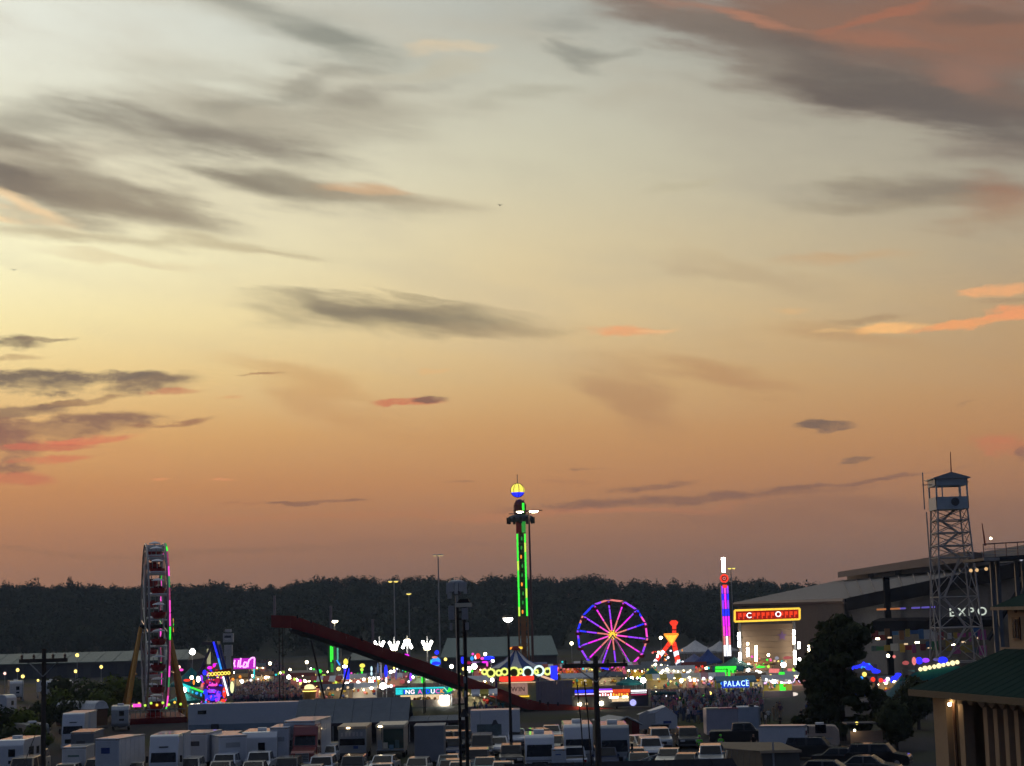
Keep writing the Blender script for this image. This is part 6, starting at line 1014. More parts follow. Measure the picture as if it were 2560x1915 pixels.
for a in [(752, 1682, 300, 4, 'red topped stall on the right side of the avenue crowd', MAROON, G_SOFT, [G_WARM]), (778, 1690, 290, 4.5, 'brown stall with warm lit back next to the avenue', BROWN, G_SOFT, [G_WARM, G_SODIUM]), (815, 1690, 280, 4.5, 'red trimmed stall under the green light columns', REDP, G_SOFT, [G_GREEN, G_LIME]), (842, 1722, 256, 4.5, 'grey stall between two slide supports', CANVASG, glow('faint_panel', (.6, .5, .35), .35), [G_SOFT]), (905, 1716, 258, 4, 'stall with pale awning between two brilliant lamps', CANVASW, G_SOFT, [G_WARM]), (590, 1690, 320, 4, 'orange topped stall behind the yellow letters', ORANGE, G_SOFT, [G_ORANGE]), (655, 1690, 330, 4, 'dim stall on the left side of the avenue crowd', BROWN, G_SOFT, [G_WARM]),
          (1185, 1690, 270, 4.5, 'striped food stall left of the yellow ring marquee', CANVASW, G_SOFT, [G_WARM]), (1200, 1735, 225, 4, 'yellow and white stand with a person beside the twin mast', YELLOWP, glow('pale_yellow_lit', (.9, .85, .5), .5), [G_SOFT]), (1445, 1690, 275, 5, 'pale curtained stall left of the right utility pole', CANVASW, glow('faint_panel', (.6, .5, .35), .35), None), (1515, 1685, 278, 5, 'grey peaked stall right of the right utility pole', CANVASG, glow('faint_panel', (.6, .5, .35), .35), None), (1595, 1668, 310, 4, 'stall with green yellow arch under the red ride leg', CANVASG, G_SOFT, [G_LIME, G_WARM]), (1690, 1672, 300, 6, 'round roofed stall with a brilliant white canopy', CANVASW, G_COOL, [G_WARM]), (1668, 1700, 262, 6, 'golden lit pergola stand right of the white lamp', YELLOWP, G_SODIUM, [G_SODIUM, G_WARM]), (1752, 1688, 262, 4, 'pink food booth with white lamps', PINKP, glow('pink_white_panel', (1, .75, .75), 1.0), [G_WLED]), (1735, 1655, 310, 4, 'dark stall with a red band below the blue tent', MAROON, G_SOFT, [G_RED]), (1820, 1668, 290, 4.6, 'stall with a bright green lit canopy', CANVAST, G_SOFT, [G_GREEN]), (1840, 1716, 246, 5.2, 'blue edged stall under the blue lettered sign', mat('pale_teal_awning', (.12, .26, .32), .7), glow('bluish_panel', (.35, .55, .8), .6), [G_BLUE, G_SKY]),
          (1912, 1700, 262, 4.4, 'tan stall left of the green pole', BEIGE, G_SOFT, [G_SODIUM]), (1985, 1698, 262, 4.4, 'stall with a bright white counter right of the green pole', CANVASW, G_WARM, [G_WARM]), (1900, 1690, 320, 5, 'stall with a green strip behind the light tubes', BROWN, G_SOFT, [G_GREEN]), (640, 1668, 400, 4, 'far stall at the head of the avenue', CANVASG, G_SOFT, [G_WARM]), (1420, 1672, 330, 5, 'red lit stall left of the ferris wheel', MAROON, G_RED, [G_ROSE]), (1385, 1668, 330, 4, 'small red topped stall right of the blue lamp column', REDP, G_RED, [G_RED]), (2215, 1690, 230, 4, 'dim stall with a white lamp behind the big tree', CANVASG, G_SOFT, [G_WARM]), (1560, 1668, 330, 5, 'pink lit stall beneath the ferris wheel', PINKP, glow('hot_pink_panel', (1, .25, .55), .8), [G_PINK]), (1215, 1665, 330, 5, 'dim red stall under the blue and pink light swirl', MAROON, G_SOFT, [G_WARM, G_PINK]),
          (762, 1676, 320, 4.5, 'tan stall behind the golden dome kiosk', BEIGE, glow('gold_panel', (1, .7, .3), 1.6), [G_WARM, G_SODIUM]), (790, 1705, 262, 4, 'dark red stall right of the golden dome kiosk', MAROON, glow('gold_panel', (1, 1, 1), 1), [G_SODIUM]), (880, 1690, 300, 4.5, 'white stall behind the deep blue light box', CANVASW, glow('gold_panel', (1, 1, 1), 1), [G_WARM]), (935, 1690, 305, 5, 'pale stall behind the tube lights', CANVASG, glow('pale_gold_panel', (1, .85, .6), 1.5), [G_COOL, G_WARM]), (985, 1700, 300, 4.5, 'stall with rose lamps left of the duck game', PINKP, glow('rose_panel', (1, .4, .35), 1.0), [G_ROSE, G_WARM]), (1060, 1690, 310, 5, 'stall half hidden by the slide above the cyan sign', CANVAST, glow('mint_panel', (.5, 1, .8), .7), [G_GREEN, G_WARM]), (1150, 1700, 250, 4, 'cream stand between the twin mast posts', CREAM, glow('pale_gold_panel', (1, 1, 1), 1), [G_WARM]), (1470, 1668, 345, 5, 'white stall under the left of the ferris wheel', CANVASW, glow('pale_gold_panel', (1, 1, 1), 1), [G_WARM, G_PINK]), (1640, 1662, 330, 5, 'stall with pale lamps behind the teal kiosk tent', CANVASG, glow('pale_gold_panel', (1, 1, 1), 1), [G_WLED, G_WARM]), (1712, 1706, 262, 4, 'cream stall left of the pink booth', CREAM, glow('pale_gold_panel', (1, 1, 1), 1), [G_WARM]), (1780, 1702, 262, 3.6, 'lilac stall right of the pink booth', LILAC, glow('lilac_panel', (.8, .6, 1), 1.0), [G_WLED, G_PINK]), (1880, 1706, 256, 4, 'brown stall right of the blue lettered sign', BROWN, glow('gold_panel', (1, 1, 1), 1), [G_WARM]), (1945, 1712, 246, 4, 'white stall at the foot of the green pole', CANVASW, glow('pale_gold_panel', (1, 1, 1), 1), [G_COOL]), (505, 1690, 300, 4, 'teal edged stall left behind the swing ride', CANVAST, glow('mint_panel', (1, 1, 1), 1), [G_CYAN, G_WARM]), (1340, 1660, 345, 4, 'stall with blue lights behind the cone topped stand', BLUEP, glow('blue_panel', (.2, .3, 1), 1.0), [G_BLUE, G_RED])]:
    stall(a[0], a[1], a[2], a[3], a[4], a[5], None, a[6], a[7], WHITE if a[5] in (REDP, YELLOWP, PINKP) else None)
def sign_on_posts(name, label, x0, y0, x1, y1, d, face, frame=None, cat='sign', legs=True, fn=None, rot=0):
    b = base((x0 + x1) / 2, (y0 + y1) / 2, d); q = lambda px, py, dy=0: at(px, py, d) - b + Vector((0, dy, 0)); t = thing(name, label, cat, b, rot); a, c = q(x0, y1), q(x1, y0)
    bd = part('board', face, t, lambda m: m.box(a.x, c.x, -.12, .12, a.z, c.z))
    if legs:
        for x in (a.x + .3, c.x - .3): part('post', STEEL, t, lambda m: m.tube((x, .2, 0), (x, .2, c.z - .05), .09, 6))
    if frame:
        for (p0, p1) in [((a.x, a.z), (c.x, a.z)), ((c.x, a.z), (c.x, c.z)), ((c.x, c.z), (a.x, c.z)), ((a.x, c.z), (a.x, a.z))]: part('frame_light', frame, bd, lambda m: m.tube((p0[0], -.2, p0[1]), (p1[0], -.2, p1[1]), .13, 5))
    if fn: fn(t, bd, q)
    return t
def glow_bits(t, q, items, k, dy=-.2, name='glow_panel'):
    for px, py, w, h, g in items: e = q(px, py, dy); part(name, g, t, lambda m: m.blob((e.x, e.y, e.z), w * k * .54, min(w, h) * k * .4, h * k * .54))
# magenta script sign
def f(t, bd, q):
    pts = [[(588, 1650), (586, 1660), (588, 1668)], [(598, 1650), (595, 1668)], [(603, 1645), (600, 1668), (606, 1664)], [(612, 1655), (608, 1668), (616, 1668), (618, 1656), (611, 1655)], [(620, 1668), (622, 1652), (630, 1644), (637, 1644)], [(637, 1645), (636, 1668)]]
    for p in pts: part('script_stroke', glow('pale_magenta_led', (1.0, .45, 1.0), 2.0), bd, lambda m: m.path([q(x, y, -.3) for x, y in p], .13, 5))
    part('side_light', G_CYAN, t, lambda m: m.tube(q(636, 1672, -.2), q(635, 1696, -.2), .14, 5))
sign_on_posts('script_sign', 'bright magenta script sign right of the swing ride', 584, 1645, 639, 1673, 300, glow('magenta_board', (.7, .02, .75), 1.0), fn=f)
def f(t, bd, q):
    part('lower_canopy', CANVAST, t, lambda m: m.add([tuple(q(452, 1709, -1)), tuple(q(512, 1730, -1)), tuple(q(508, 1745, -1)), tuple(q(456, 1722, -1))], [(3, 2, 1, 0)])); part('edge_light', G_CYAN, t, lambda m: m.tube(q(452, 1706, -1.2), q(480, 1717, -1.2), .12, 5)); part('edge_light', G_GREEN, t, lambda m: m.tube(q(480, 1717, -1.2), q(512, 1729, -1.2), .12, 5))
    glow_bits(t, q, [(476, 1725, 3, 8, G_CYAN), (486, 1729, 4, 6, G_CYAN), (496, 1732, 7, 6, G_SKY), (507, 1736, 4, 8, G_SKY), (464, 1724, 11.5, 11.5, G_COOL), (486, 1763, 26, 6, G_LIME), (472, 1700, 16, 6, G_RED), (484, 1693, 8.0, 8.0, G_WARM), (500, 1697, 8, 13, G_WARM), (489, 1705, 5, 12, G_ORANGE), (584, 1717, 9, 27, glow('pale_lime_panel', (.95, 1, .5), 1.4)), (580, 1760, 7.0, 7.0, G_WARM), (520, 1761, 30, 8, G_RED), (553, 1756, 14, 8, glow('pale_yellow_panel', (1, 1, 1), 1)), (452, 1667, 8.0, 8.0, glow('pinkish_lamp', (1, .6, .5), 2.5)), (458, 1674, 10, 6, G_PINK)], .054, -1.3)
sign_on_posts('game_trailer', 'game trailer with a slanting cyan and green lit canopy by the wheel', 455, 1735, 512, 1752, 240, DGREY, None, 'stall', False, f)
def green_columns():
    D = 330; b = base(836, 1680, D); q = lambda px, py, dy=0: at(px, py, D) - b + Vector((0, dy, 0)); t = thing('light_column_ride', 'pair of glowing green light columns under the red slide', 'ride', b)
    part('tower', DGREY, t, lambda m: m.box(-1.2, 1.2, 0, 2, 0, q(836, 1590).z)); part('column_light', G_GREEN, t, lambda m: m.box(*[q(825, 1600).x, q(829, 1600).x], -.3, -.1, q(828, 1655).z, q(828, 1615).z)); part('column_light', G_GREEN, t, lambda m: m.box(*[q(830, 1600).x, q(833, 1600).x], -.3, -.1, q(828, 1650).z, q(828, 1617).z)); part('column_light', G_GRND, t, lambda m: m.box(q(826, 1600).x, q(833, 1600).x, -.3, -.1, q(828, 1680).z, q(828, 1658).z)); part('column_light', glow('pale_green_led', (.2, .75, .55), .7), t, lambda m: m.box(q(842, 1600).x, q(846, 1600).x, -.3, -.1, q(828, 1650).z, q(828, 1620).z)); part('column_light', G_SKY, t, lambda m: m.tube(q(842, 1650, -.2), q(850, 1663, -.2), .14, 5))
    glow_bits(t, q, [(802, 1678, 6, 9, G_GREEN), (810, 1688, 9, 4, G_LIME), (822, 1693, 20, 5, G_ROSE), (847, 1672, 9.0, 9.0, G_SODIUM), (838, 1700, 11, 6, G_WARM), (865, 1655, 11, 16, G_YEL), (863, 1666, 10, 6, G_COOL)], .075, -.5)
green_columns()
def f(t, bd, q): glow_bits(t, q, [(866, 1677, 5, 4, G_VIO), (866, 1690, 5, 4, G_VIO)], .06, -.25)
sign_on_posts('lamp_column', 'deep blue light box under the middle of the red slide', 860, 1670, 873, 1698, 270, G_BLUE, None, 'lamp', False, f)
def f(t, bd, q): glow_bits(t, q, [(906, 1664, 13, 10, G_YEL), (905, 1674, 8, 8.1, G_LIME), (905, 1681, 5, 6, G_GREEN), (929, 1672, 5, 12, glow('ice_led', (.6, .9, 1), 1.6)), (929, 1684, 5, 9, glow('ice_led', (1, 1, 1), 1)), (945, 1670, 4, 24, glow('steel_blue_led', (.2, .3, .6), .6)), (953, 1680, 3, 44, glow('pale_tube', (.6, .6, .75), .6)), (965, 1678, 8, 30, G_BLUE), (966, 1700, 4, 16, G_WLED), (990, 1685, 6, 28, glow('dim_violet_tube', (.25, .2, .6), .5)), (1027, 1692, 6, 20, G_VIO), (1022, 1704, 6, 5.9, G_WLED), (1006, 1704, 13, 10, glow('dull_rose', (.7, .15, .15), .7)), (1057, 1700, 8, 15, G_GREEN), (898, 1715, 12, 6, G_WARM), (910, 1706, 12, 5, glow('peach_led', (1, .6, .4), 1.0)), (903, 1727, 6.0, 6.0, G_WARM), (931, 1727, 8, 8.1, glow('ice_led', (1, 1, 1), 1)), (990, 1751, 6.0, 6.0, G_WARM)], .062, -.2)
sign_on_posts('light_cluster', 'cluster of blue, green and yellow tube lights under the slide', 935, 1664, 970, 1668, 275, DGREY, None, 'lights', True, f)
# four V shaped floodlight racks
for i, (px, py) in enumerate([(948, 1613), (985, 1614), (1018, 1611), (1068, 1612)]):
    D = 330; b = base(px, py, D); q = lambda x, y, dy=0: at(x, y, D) - b + Vector((0, dy, 0)); t = thing('floodlight_rack', ['white V shaped floodlight rack, leftmost of four', 'white V shaped floodlight rack, second of four from left', 'white floodlight rack, third from left, twisted sideways', 'white V shaped floodlight rack, rightmost and standing apart'][i], 'floodlight', b, 0, 'floodlight racks over the slide')
    part('pole', STEEL, t, lambda m: m.tube((0, .4, 0), (0, .4, q(px, py - 22).z), .13, 6)); s = [1, 1, -1, 1][i]
    for x0, x1 in ((-12, -2), (12, 2)): 
        for k in range(4): A, B = q(px + x0, py - 10 * s), q(px + x1, py + 11 * s); e = A.lerp(B, (k + .5) / 4); part('flood_lamp', G_COOL, t, lambda m: m.ball((e.x, -.2, e.z), .26, 6))
    for k in range(2): part('flood_lamp', G_WARM, t, lambda m: m.ball((q(px - 4 + 8 * k, py).x, -.2, q(px, py + 9 * s).z), .3, 6))
def f(t, bd, q): glow_bits(t, q, [(1000, 1637, 16, 6, G_PINK), (1014, 1640, 18, 10, G_MAG), (1026, 1645, 8, 6, G_PINK), (1032, 1649, 8.0, 8.0, glow('rose_white', (1, .7, .8), 2.5))], .075, -.3)
sign_on_posts('script_sign', 'pink neon sign resting above the middle of the red slide', 995, 1634, 1022, 1644, 330, glow('dim_magenta', (.5, .02, .4), .7), None, 'sign', True, f)
def f(t, bd, q): part('sign_oval', G_SKY, t, lambda m: m.lathe([(.55, -.1), (.8, 0), (.55, .1)], 12, tuple(q(1090, 1654, -.3)), 'Y')); glow_bits(t, q, [(1092, 1631, 10.0, 10.0, G_BLUE), (1087, 1643, 13, 5, G_ROSE), (1078, 1654, 4, 10, G_CYAN), (1090, 1658, 22, 8, G_BLUE), (1114, 1648, 7.0, 7.0, G_SODIUM)], .07, -.4)
sign_on_posts('round_sign', 'blue glowing oval sign with a blue ball on top, left of the twin mast', 1080, 1648, 1101, 1662, 300, G_BLUE, None, 'sign', True, f)
def f(t, bd, q): glow_bits(t, q, [(1157, 1650, 9, 18, G_BLUE), (1180, 1646, 8, 10, G_SKY), (1182, 1635, 6.0, 6.0, G_PINK), (1195, 1640, 11, 13, G_RED), (1189, 1643, 5, 10, glow('rose_white', (1, .7, .8), 2.5)), (1206, 1646, 9, 7, G_PINK), (1222, 1645, 28, 9, G_BLUE), (1226, 1642, 14, 4, G_SKY), (1213, 1635, 7.0, 7.0, G_WARM), (1212, 1655, 14, 5, G_MAG), (1218, 1660, 5, 12, G_PINK), (1172, 1657, 12, 7, glow('deep_red_led', (1, 0, 0), 1)), (1232, 1652, 6.0, 6.0, G_COOL), (1186, 1666, 12.0, 12.0, G_COOL), (1172, 1671, 14, 8, G_WARM), (1160, 1672, 9, 8, G_SODIUM)], .073, -.3)
sign_on_posts('light_swirl', 'swirl of blue, pink and red ride lights right of the twin mast', 1160, 1652, 1232, 1658, 322, PURPLEP, None, 'lights', True, f)
# duck game with cyan sign
def duck_stall():
    D = 245; b = base(1060, 1760, D); q = lambda px, py, dy=0: at(px, py, D) - b + Vector((0, dy, 0)); t = thing('duck_game', 'brightly lit game stall under the long cyan sign', 'stall', b); a, c = q(990, 1738), q(1128, 1716)
    sg = part('sign_board', glow('teal_board', (.01, .28, .34), .8), t, lambda m: m.box(a.x, c.x, -.4, -.2, a.z, c.z)); part('sign_light', G_CYAN, sg, lambda m: m.box(a.x, c.x - 1.0, -.5, -.4, c.z - .2, c.z)); part('sign_light', G_CYAN, sg, lambda m: m.box(a.x, a.x + .95, -.5, -.42, a.z + .1, c.z - .25)); part('sign_light', G_GREEN, sg, lambda m: m.prism([(c.x - .6, a.z + .2), (c.x + .1, a.z + .4), (c.x + .3, a.z + .6), (c.x - .3, a.z + .9)], -.5, -.4)); part('sign_light', glow('mint_led', (.3, 1, .6), 1.2), sg, lambda m: m.tube((c.x - 1.0, -.45, c.z - .08), (c.x - .55, -.45, c.z - .6), .09, 5))
    L, w = text_mesh('RING A DUCK', .80, .04, [G_CYAN, G_BLUE, G_WLED, glow('rose_white', (1, .7, .8), 2.5), G_PINK, G_BLUE, G_WLED, G_PINK, G_ORANGE], sg, (0, 0, 0)); s = (c.x - a.x - 1.3) / max(w, .1)
    for o in L: o.location = (a.x + .45 + o.location.x * s, -.52, a.z + .15); o.scale = (min(1.2, s), 1, 1)
    part('back_wall', G_SOFT, t, lambda m: m.box(a.x + .5, c.x - 1.2, 1.8, 1.9, .9, a.z - .1)); part('roof', CANVASG, t, lambda m: m.box(a.x - .2, c.x + .2, -.2, 2.4, a.z + .05, a.z + .2)); part('counter', BEIGE, t, lambda m: m.box(a.x + .4, c.x - .2, -.2, .5, 0, .9))  # back wall and some prizes glow themselves, as if lamp-lit
    for x in (a.x, c.x): part('post', STEEL, t, lambda m: m.box(x - .08, x + .08, -.1, .1, 0, a.z))
    rr = random.Random(9)
    for i in range(16): x = a.x + .7 + rr.random() * (c.x - a.x - 2.4); z = 1.0 + rr.random() * (a.z - 1.5); part('prize', rr.choice([ORANGE, YELLOWP, PINKP, BROWN, CREAM, REDP, G_SOFT]), t, lambda m: m.ball((x, .9 + .4 * rr.random(), z), .22, 6))
    e0, e1 = q(1102, 1782), q(1122, 1738); part('lamp_panel', G_COOL, t, lambda m: m.box(e0.x, e1.x, -.5, -.3, max(.3, e0.z), e1.z)); e = q(1025, 1773, -.6); part('lime_ball', glow('lime_ball', (.6, .75, .1), .9), t, lambda m: m.ball((e.x, -.6, max(.4, e.z)), .32, 8))
duck_stall()
def carousel():
    D = 250; b = base(1291, 1690, D); q = lambda px, py, dy=0: at(px, py, D) - b + Vector((0, dy, 0)); t = thing('carousel_stand', 'blue and white striped cone topped stand ringed with yellow ring lights', 'stall', b); zt, ze = q(1290, 1626).z, q(1290, 1668).z; r = 3.8; n = 14
    for i in range(n):
        a0, a1 = 2 * math.pi * i / n, 2 * math.pi * (i + .985) / n; P = lambda a, rr, z: (rr * math.cos(a), rr * math.sin(a), z)
        part('roof_panel', CANVASB if i % 2 else CANVASW, t, lambda m: m.add([P(a0, r, ze), P(a1, r, ze), P(a1, r * .45, ze + (zt - ze) * .42), P(a0, r * .45, ze + (zt - ze) * .42), P(a1, .3, zt), P(a0, .3, zt)], [(0, 1, 2, 3), (3, 2, 4, 5)]))
    part('crown_light', G_ORANGE, t, lambda m: m.box(-.95, .0, -.4, .3, zt + .15, zt + .45)); part('crown_light', G_AMBER, t, lambda m: m.box(.05, .95, -.4, .3, zt + .18, zt + .5)); part('crown', REDP, t, lambda m: m.lathe([(.35, 0), (.8, .15), (.5, .6)], 10, (0, 0, zt)))
    LM = glow('lemon_led', (.92, 1.0, .22), 1.4); IC = glow('icy_led', (.75, 1.0, .95), 1.6); zr = q(1290, 1678).z
    for i, (px, rr, g) in enumerate([(1228, .54, LM), (1212, .34, LM), (1248, .36, LM), (1262, .43, LM), (1285, .69, LM), (1301, .3, LM), (1319, .69, IC), (1347, .64, IC), (1368, .43, LM), (1372, .26, IC), (1340, .26, LM)]):
        x = q(px, 1678).x; y = -math.sqrt(max(0, 30 - x * x)) * .75 - .3; part('ring_light', g, t, lambda m: m.ring((x, y, zr + (.1 if i % 2 else -.05)), rr, .15, 14, 5)); part('ring_back', mat('ring_backing', (.05, .06, .03), .6), t, lambda m: m.lathe([(rr * .9, 0), (rr * .9, .05)], 10, (x, y + .1, zr), 'Y'))
    e = q(1291, 1693); part('red_band', G_RED, t, lambda m: m.prism([(-2.4, e.z - .25), (-2.1, e.z - .42), (2.1, e.z - .42), (2.45, e.z - .2), (2.4, e.z + .3), (-2.3, e.z + .3)], -4.6, -4.4)); part('stall_front', mat('pale_green_front', (.42, .44, .22), .6), t, lambda m: m.box(-2.7, 2.9, -4.3, -4.1, 0, e.z - .45)); pn = part('win_panel', glow('salmon_panel', (.75, .42, .34), .5), t, lambda m: m.box(-.95, 1.5, -4.45, -4.31, 1.2, e.z - .5))
    text_mesh('WIN', .85, .03, mat('win_letters', (.25, .10, .10), .6), pn, (-.75, -4.5, e.z - 1.75)); part('yellow_shelf', G_AMBER, t, lambda m: m.box(-.9, 1.7, -4.5, -4.32, .95, 1.1)); part('warm_front_light', G_SOFT, t, lambda m: m.box(-2.4, 2.6, -4.7, -4.6, e.z - .62, e.z - .52))
    for x in (-2.8, 3.0): part('post', PURPLEP, t, lambda m: m.box(x - .14, x + .14, -4.5, -4.2, 0, e.z))
    x = q(1384, 1680).x; z0, z1 = q(1384, 1697).z, q(1384, 1663).z; part('blue_column', G_BLUE, t, lambda m: m.box(x - .48, x + .48, -3.2, -2.9, z0, z1)); part('swag_light', glow('peach_led', (1, .6, .4), 1.0), t, lambda m: m.path([q(1352, 1688, -3.3), q(1370, 1694, -3.3), q(1385, 1701, -3.3), q(1394, 1708, -3.3)], .16, 5)); part('drum', DGREY, t, lambda m: m.lathe([(3.2, 0), (3.2, ze)], 14))
carousel()
def curtain_fence():
    D = 240; b = base(1390, 1740, D); a, c = at(1340, 1720, D).x - b.x, at(1432, 1720, D).x - b.x; z1 = at(1390, 1702, D).z; t = thing('curtain_fence', 'pale mauve curtain fence right of the WIN stand', 'fence', b)
    for i in range(14): x0 = a + (c - a) * i / 14; part('curtain_panel', mat('mauve_cloth', (.30, .25, .27), .85), t, lambda m: m.prismx([(.1 * (i % 2), 0), (.1 * (i % 2) + .06, 0), (.1 * (i % 2) + .06, z1), (.1 * (i % 2), z1)], x0, x0 + (c - a) / 14 - .02))
    part('top_rail', STEEL, t, lambda m: m.tube((a, .1, z1), (c, .1, z1), .05, 5))
curtain_fence()
def flag_trailer():
    D = 226; b = base(1525, 1760, D); q = lambda px, py, dy=0: at(px, py, D) - b + Vector((0, dy, 0)); t = thing('food_trailer', 'long dark food trailer with a lit blue, red and white sign', 'food trailer', b); a, c = q(1425, 1742), q(1620, 1724)
    part('body', DGREY, t, lambda m: m.box(a.x + .3, c.x, 0, 2.5, .3, a.z), bevel=.05); sg = part('sign_board', MAROON, t, lambda m: m.box(a.x + .6, c.x, -.25, -.1, a.z, c.z))
    for x0, x1, y0, y1, g in [(1437, 1483, 1724, 1732, G_BLUE), (1437, 1484, 1733, 1737, glow('lilac_led', (.7, .6, 1), 1.6)), (1484, 1497, 1731, 1738, glow('deep_red_led', (1, 0, 0), 1)), (1497, 1530, 1721, 1725, G_VIO), (1497, 1531, 1726, 1731, glow('rose_white', (1, .7, .8), 2.5)), (1497, 1572, 1732, 1740, glow('vermilion_led', (1, .10, .03), 1.0)), (1531, 1575, 1722, 1732, glow('vermilion_led', (1, 0, 0), 1)), (1577, 1616, 1724, 1729, G_WLED), (1577, 1616, 1731, 1733, G_WLED), (1577, 1616, 1735, 1738, glow('deep_red_led', (1, 0, 0), 1)), (1523, 1545, 1741, 1745, G_WARM), (1556, 1569, 1740, 1744, G_WARM)]:
        p0, p1 = q(x0, y1), q(x1, y0); part('sign_light', g, sg, lambda m: m.box(p0.x, p1.x, -.34, -.26, p0.z, p1.z))
    for i in range(11): p0 = q(1500 + i * 6.8, 1736); part('letter_bar', G_WLED if i < 5 else G_AMBER, sg, lambda m: m.box(p0.x - .1, p0.x + .07, -.42, -.35, p0.z - .18, p0.z + (.16 if i % 3 else .05)))
    for px, py, s, g in [(1449, 1760, .24, G_WARM), (1503, 1758, .28, G_WARM), (1466, 1759, .18, G_SOFT), (1582, 1756, .42, glow('periwinkle', (.45, .45, 1.0), 1.5))]: e = q(px, py, -.5); part('lamp', g, t, lambda m: m.ball((e.x, -.5, e.z), s, 8))
    part('service_window', G_SOFT, t, lambda m: m.box(q(1530, 1750).x, q(1572, 1750).x, -.06, 0, .95, 1.5)); part('counter', STEEL, t, lambda m: m.box(q(1525, 1750).x, q(1590, 1750).x, -.5, 0, .85, .93)); wheels(t, 2.0, (.8, 1.8), .35, .2)
flag_trailer()
def f(t, bd, q):
    L, w = text_mesh('PALACE', 1.0, .05, glow('pale_blue_letters', (.55, .85, 1.0), 2.0), bd, (0, 0, 0)); a = q(1807, 1718); W = q(1871, 1718).x - a.x
    for o in L: o.location = (a.x + .1 + o.location.x * W / max(w, .1), -.3, a.z + .12); o.scale = (W / max(w, .1) * .95, 1.02, 1)
sign_on_posts('lettered_sign', 'blue lit sign with pale blue letters above the crowd', 1805, 1702, 1873, 1720, 238, glow('royal_blue_board', (.01, .07, .8), .9), None, 'sign', True, f)
def f(t, bd, q):
    for x0, y0, x1, y1 in [(1788, 1669, 1840, 1668), (1788, 1677, 1815, 1677), (1820, 1672, 1838, 1672), (1822, 1670, 1822, 1692), (1812, 1680, 1812, 1690), (1830, 1668, 1832, 1682)]: part('neon_bar', G_GREEN, bd, lambda m: m.tube(q(x0, y0, -.3), q(x1, y1, -.3), .2, 5))
sign_on_posts('neon_sign', 'bright green neon canopy sign beneath the violet tower', 1787, 1667, 1840, 1682, 280, glow('dark_green_board', (.01, .35, .02), .8), None, 'sign', True, f)
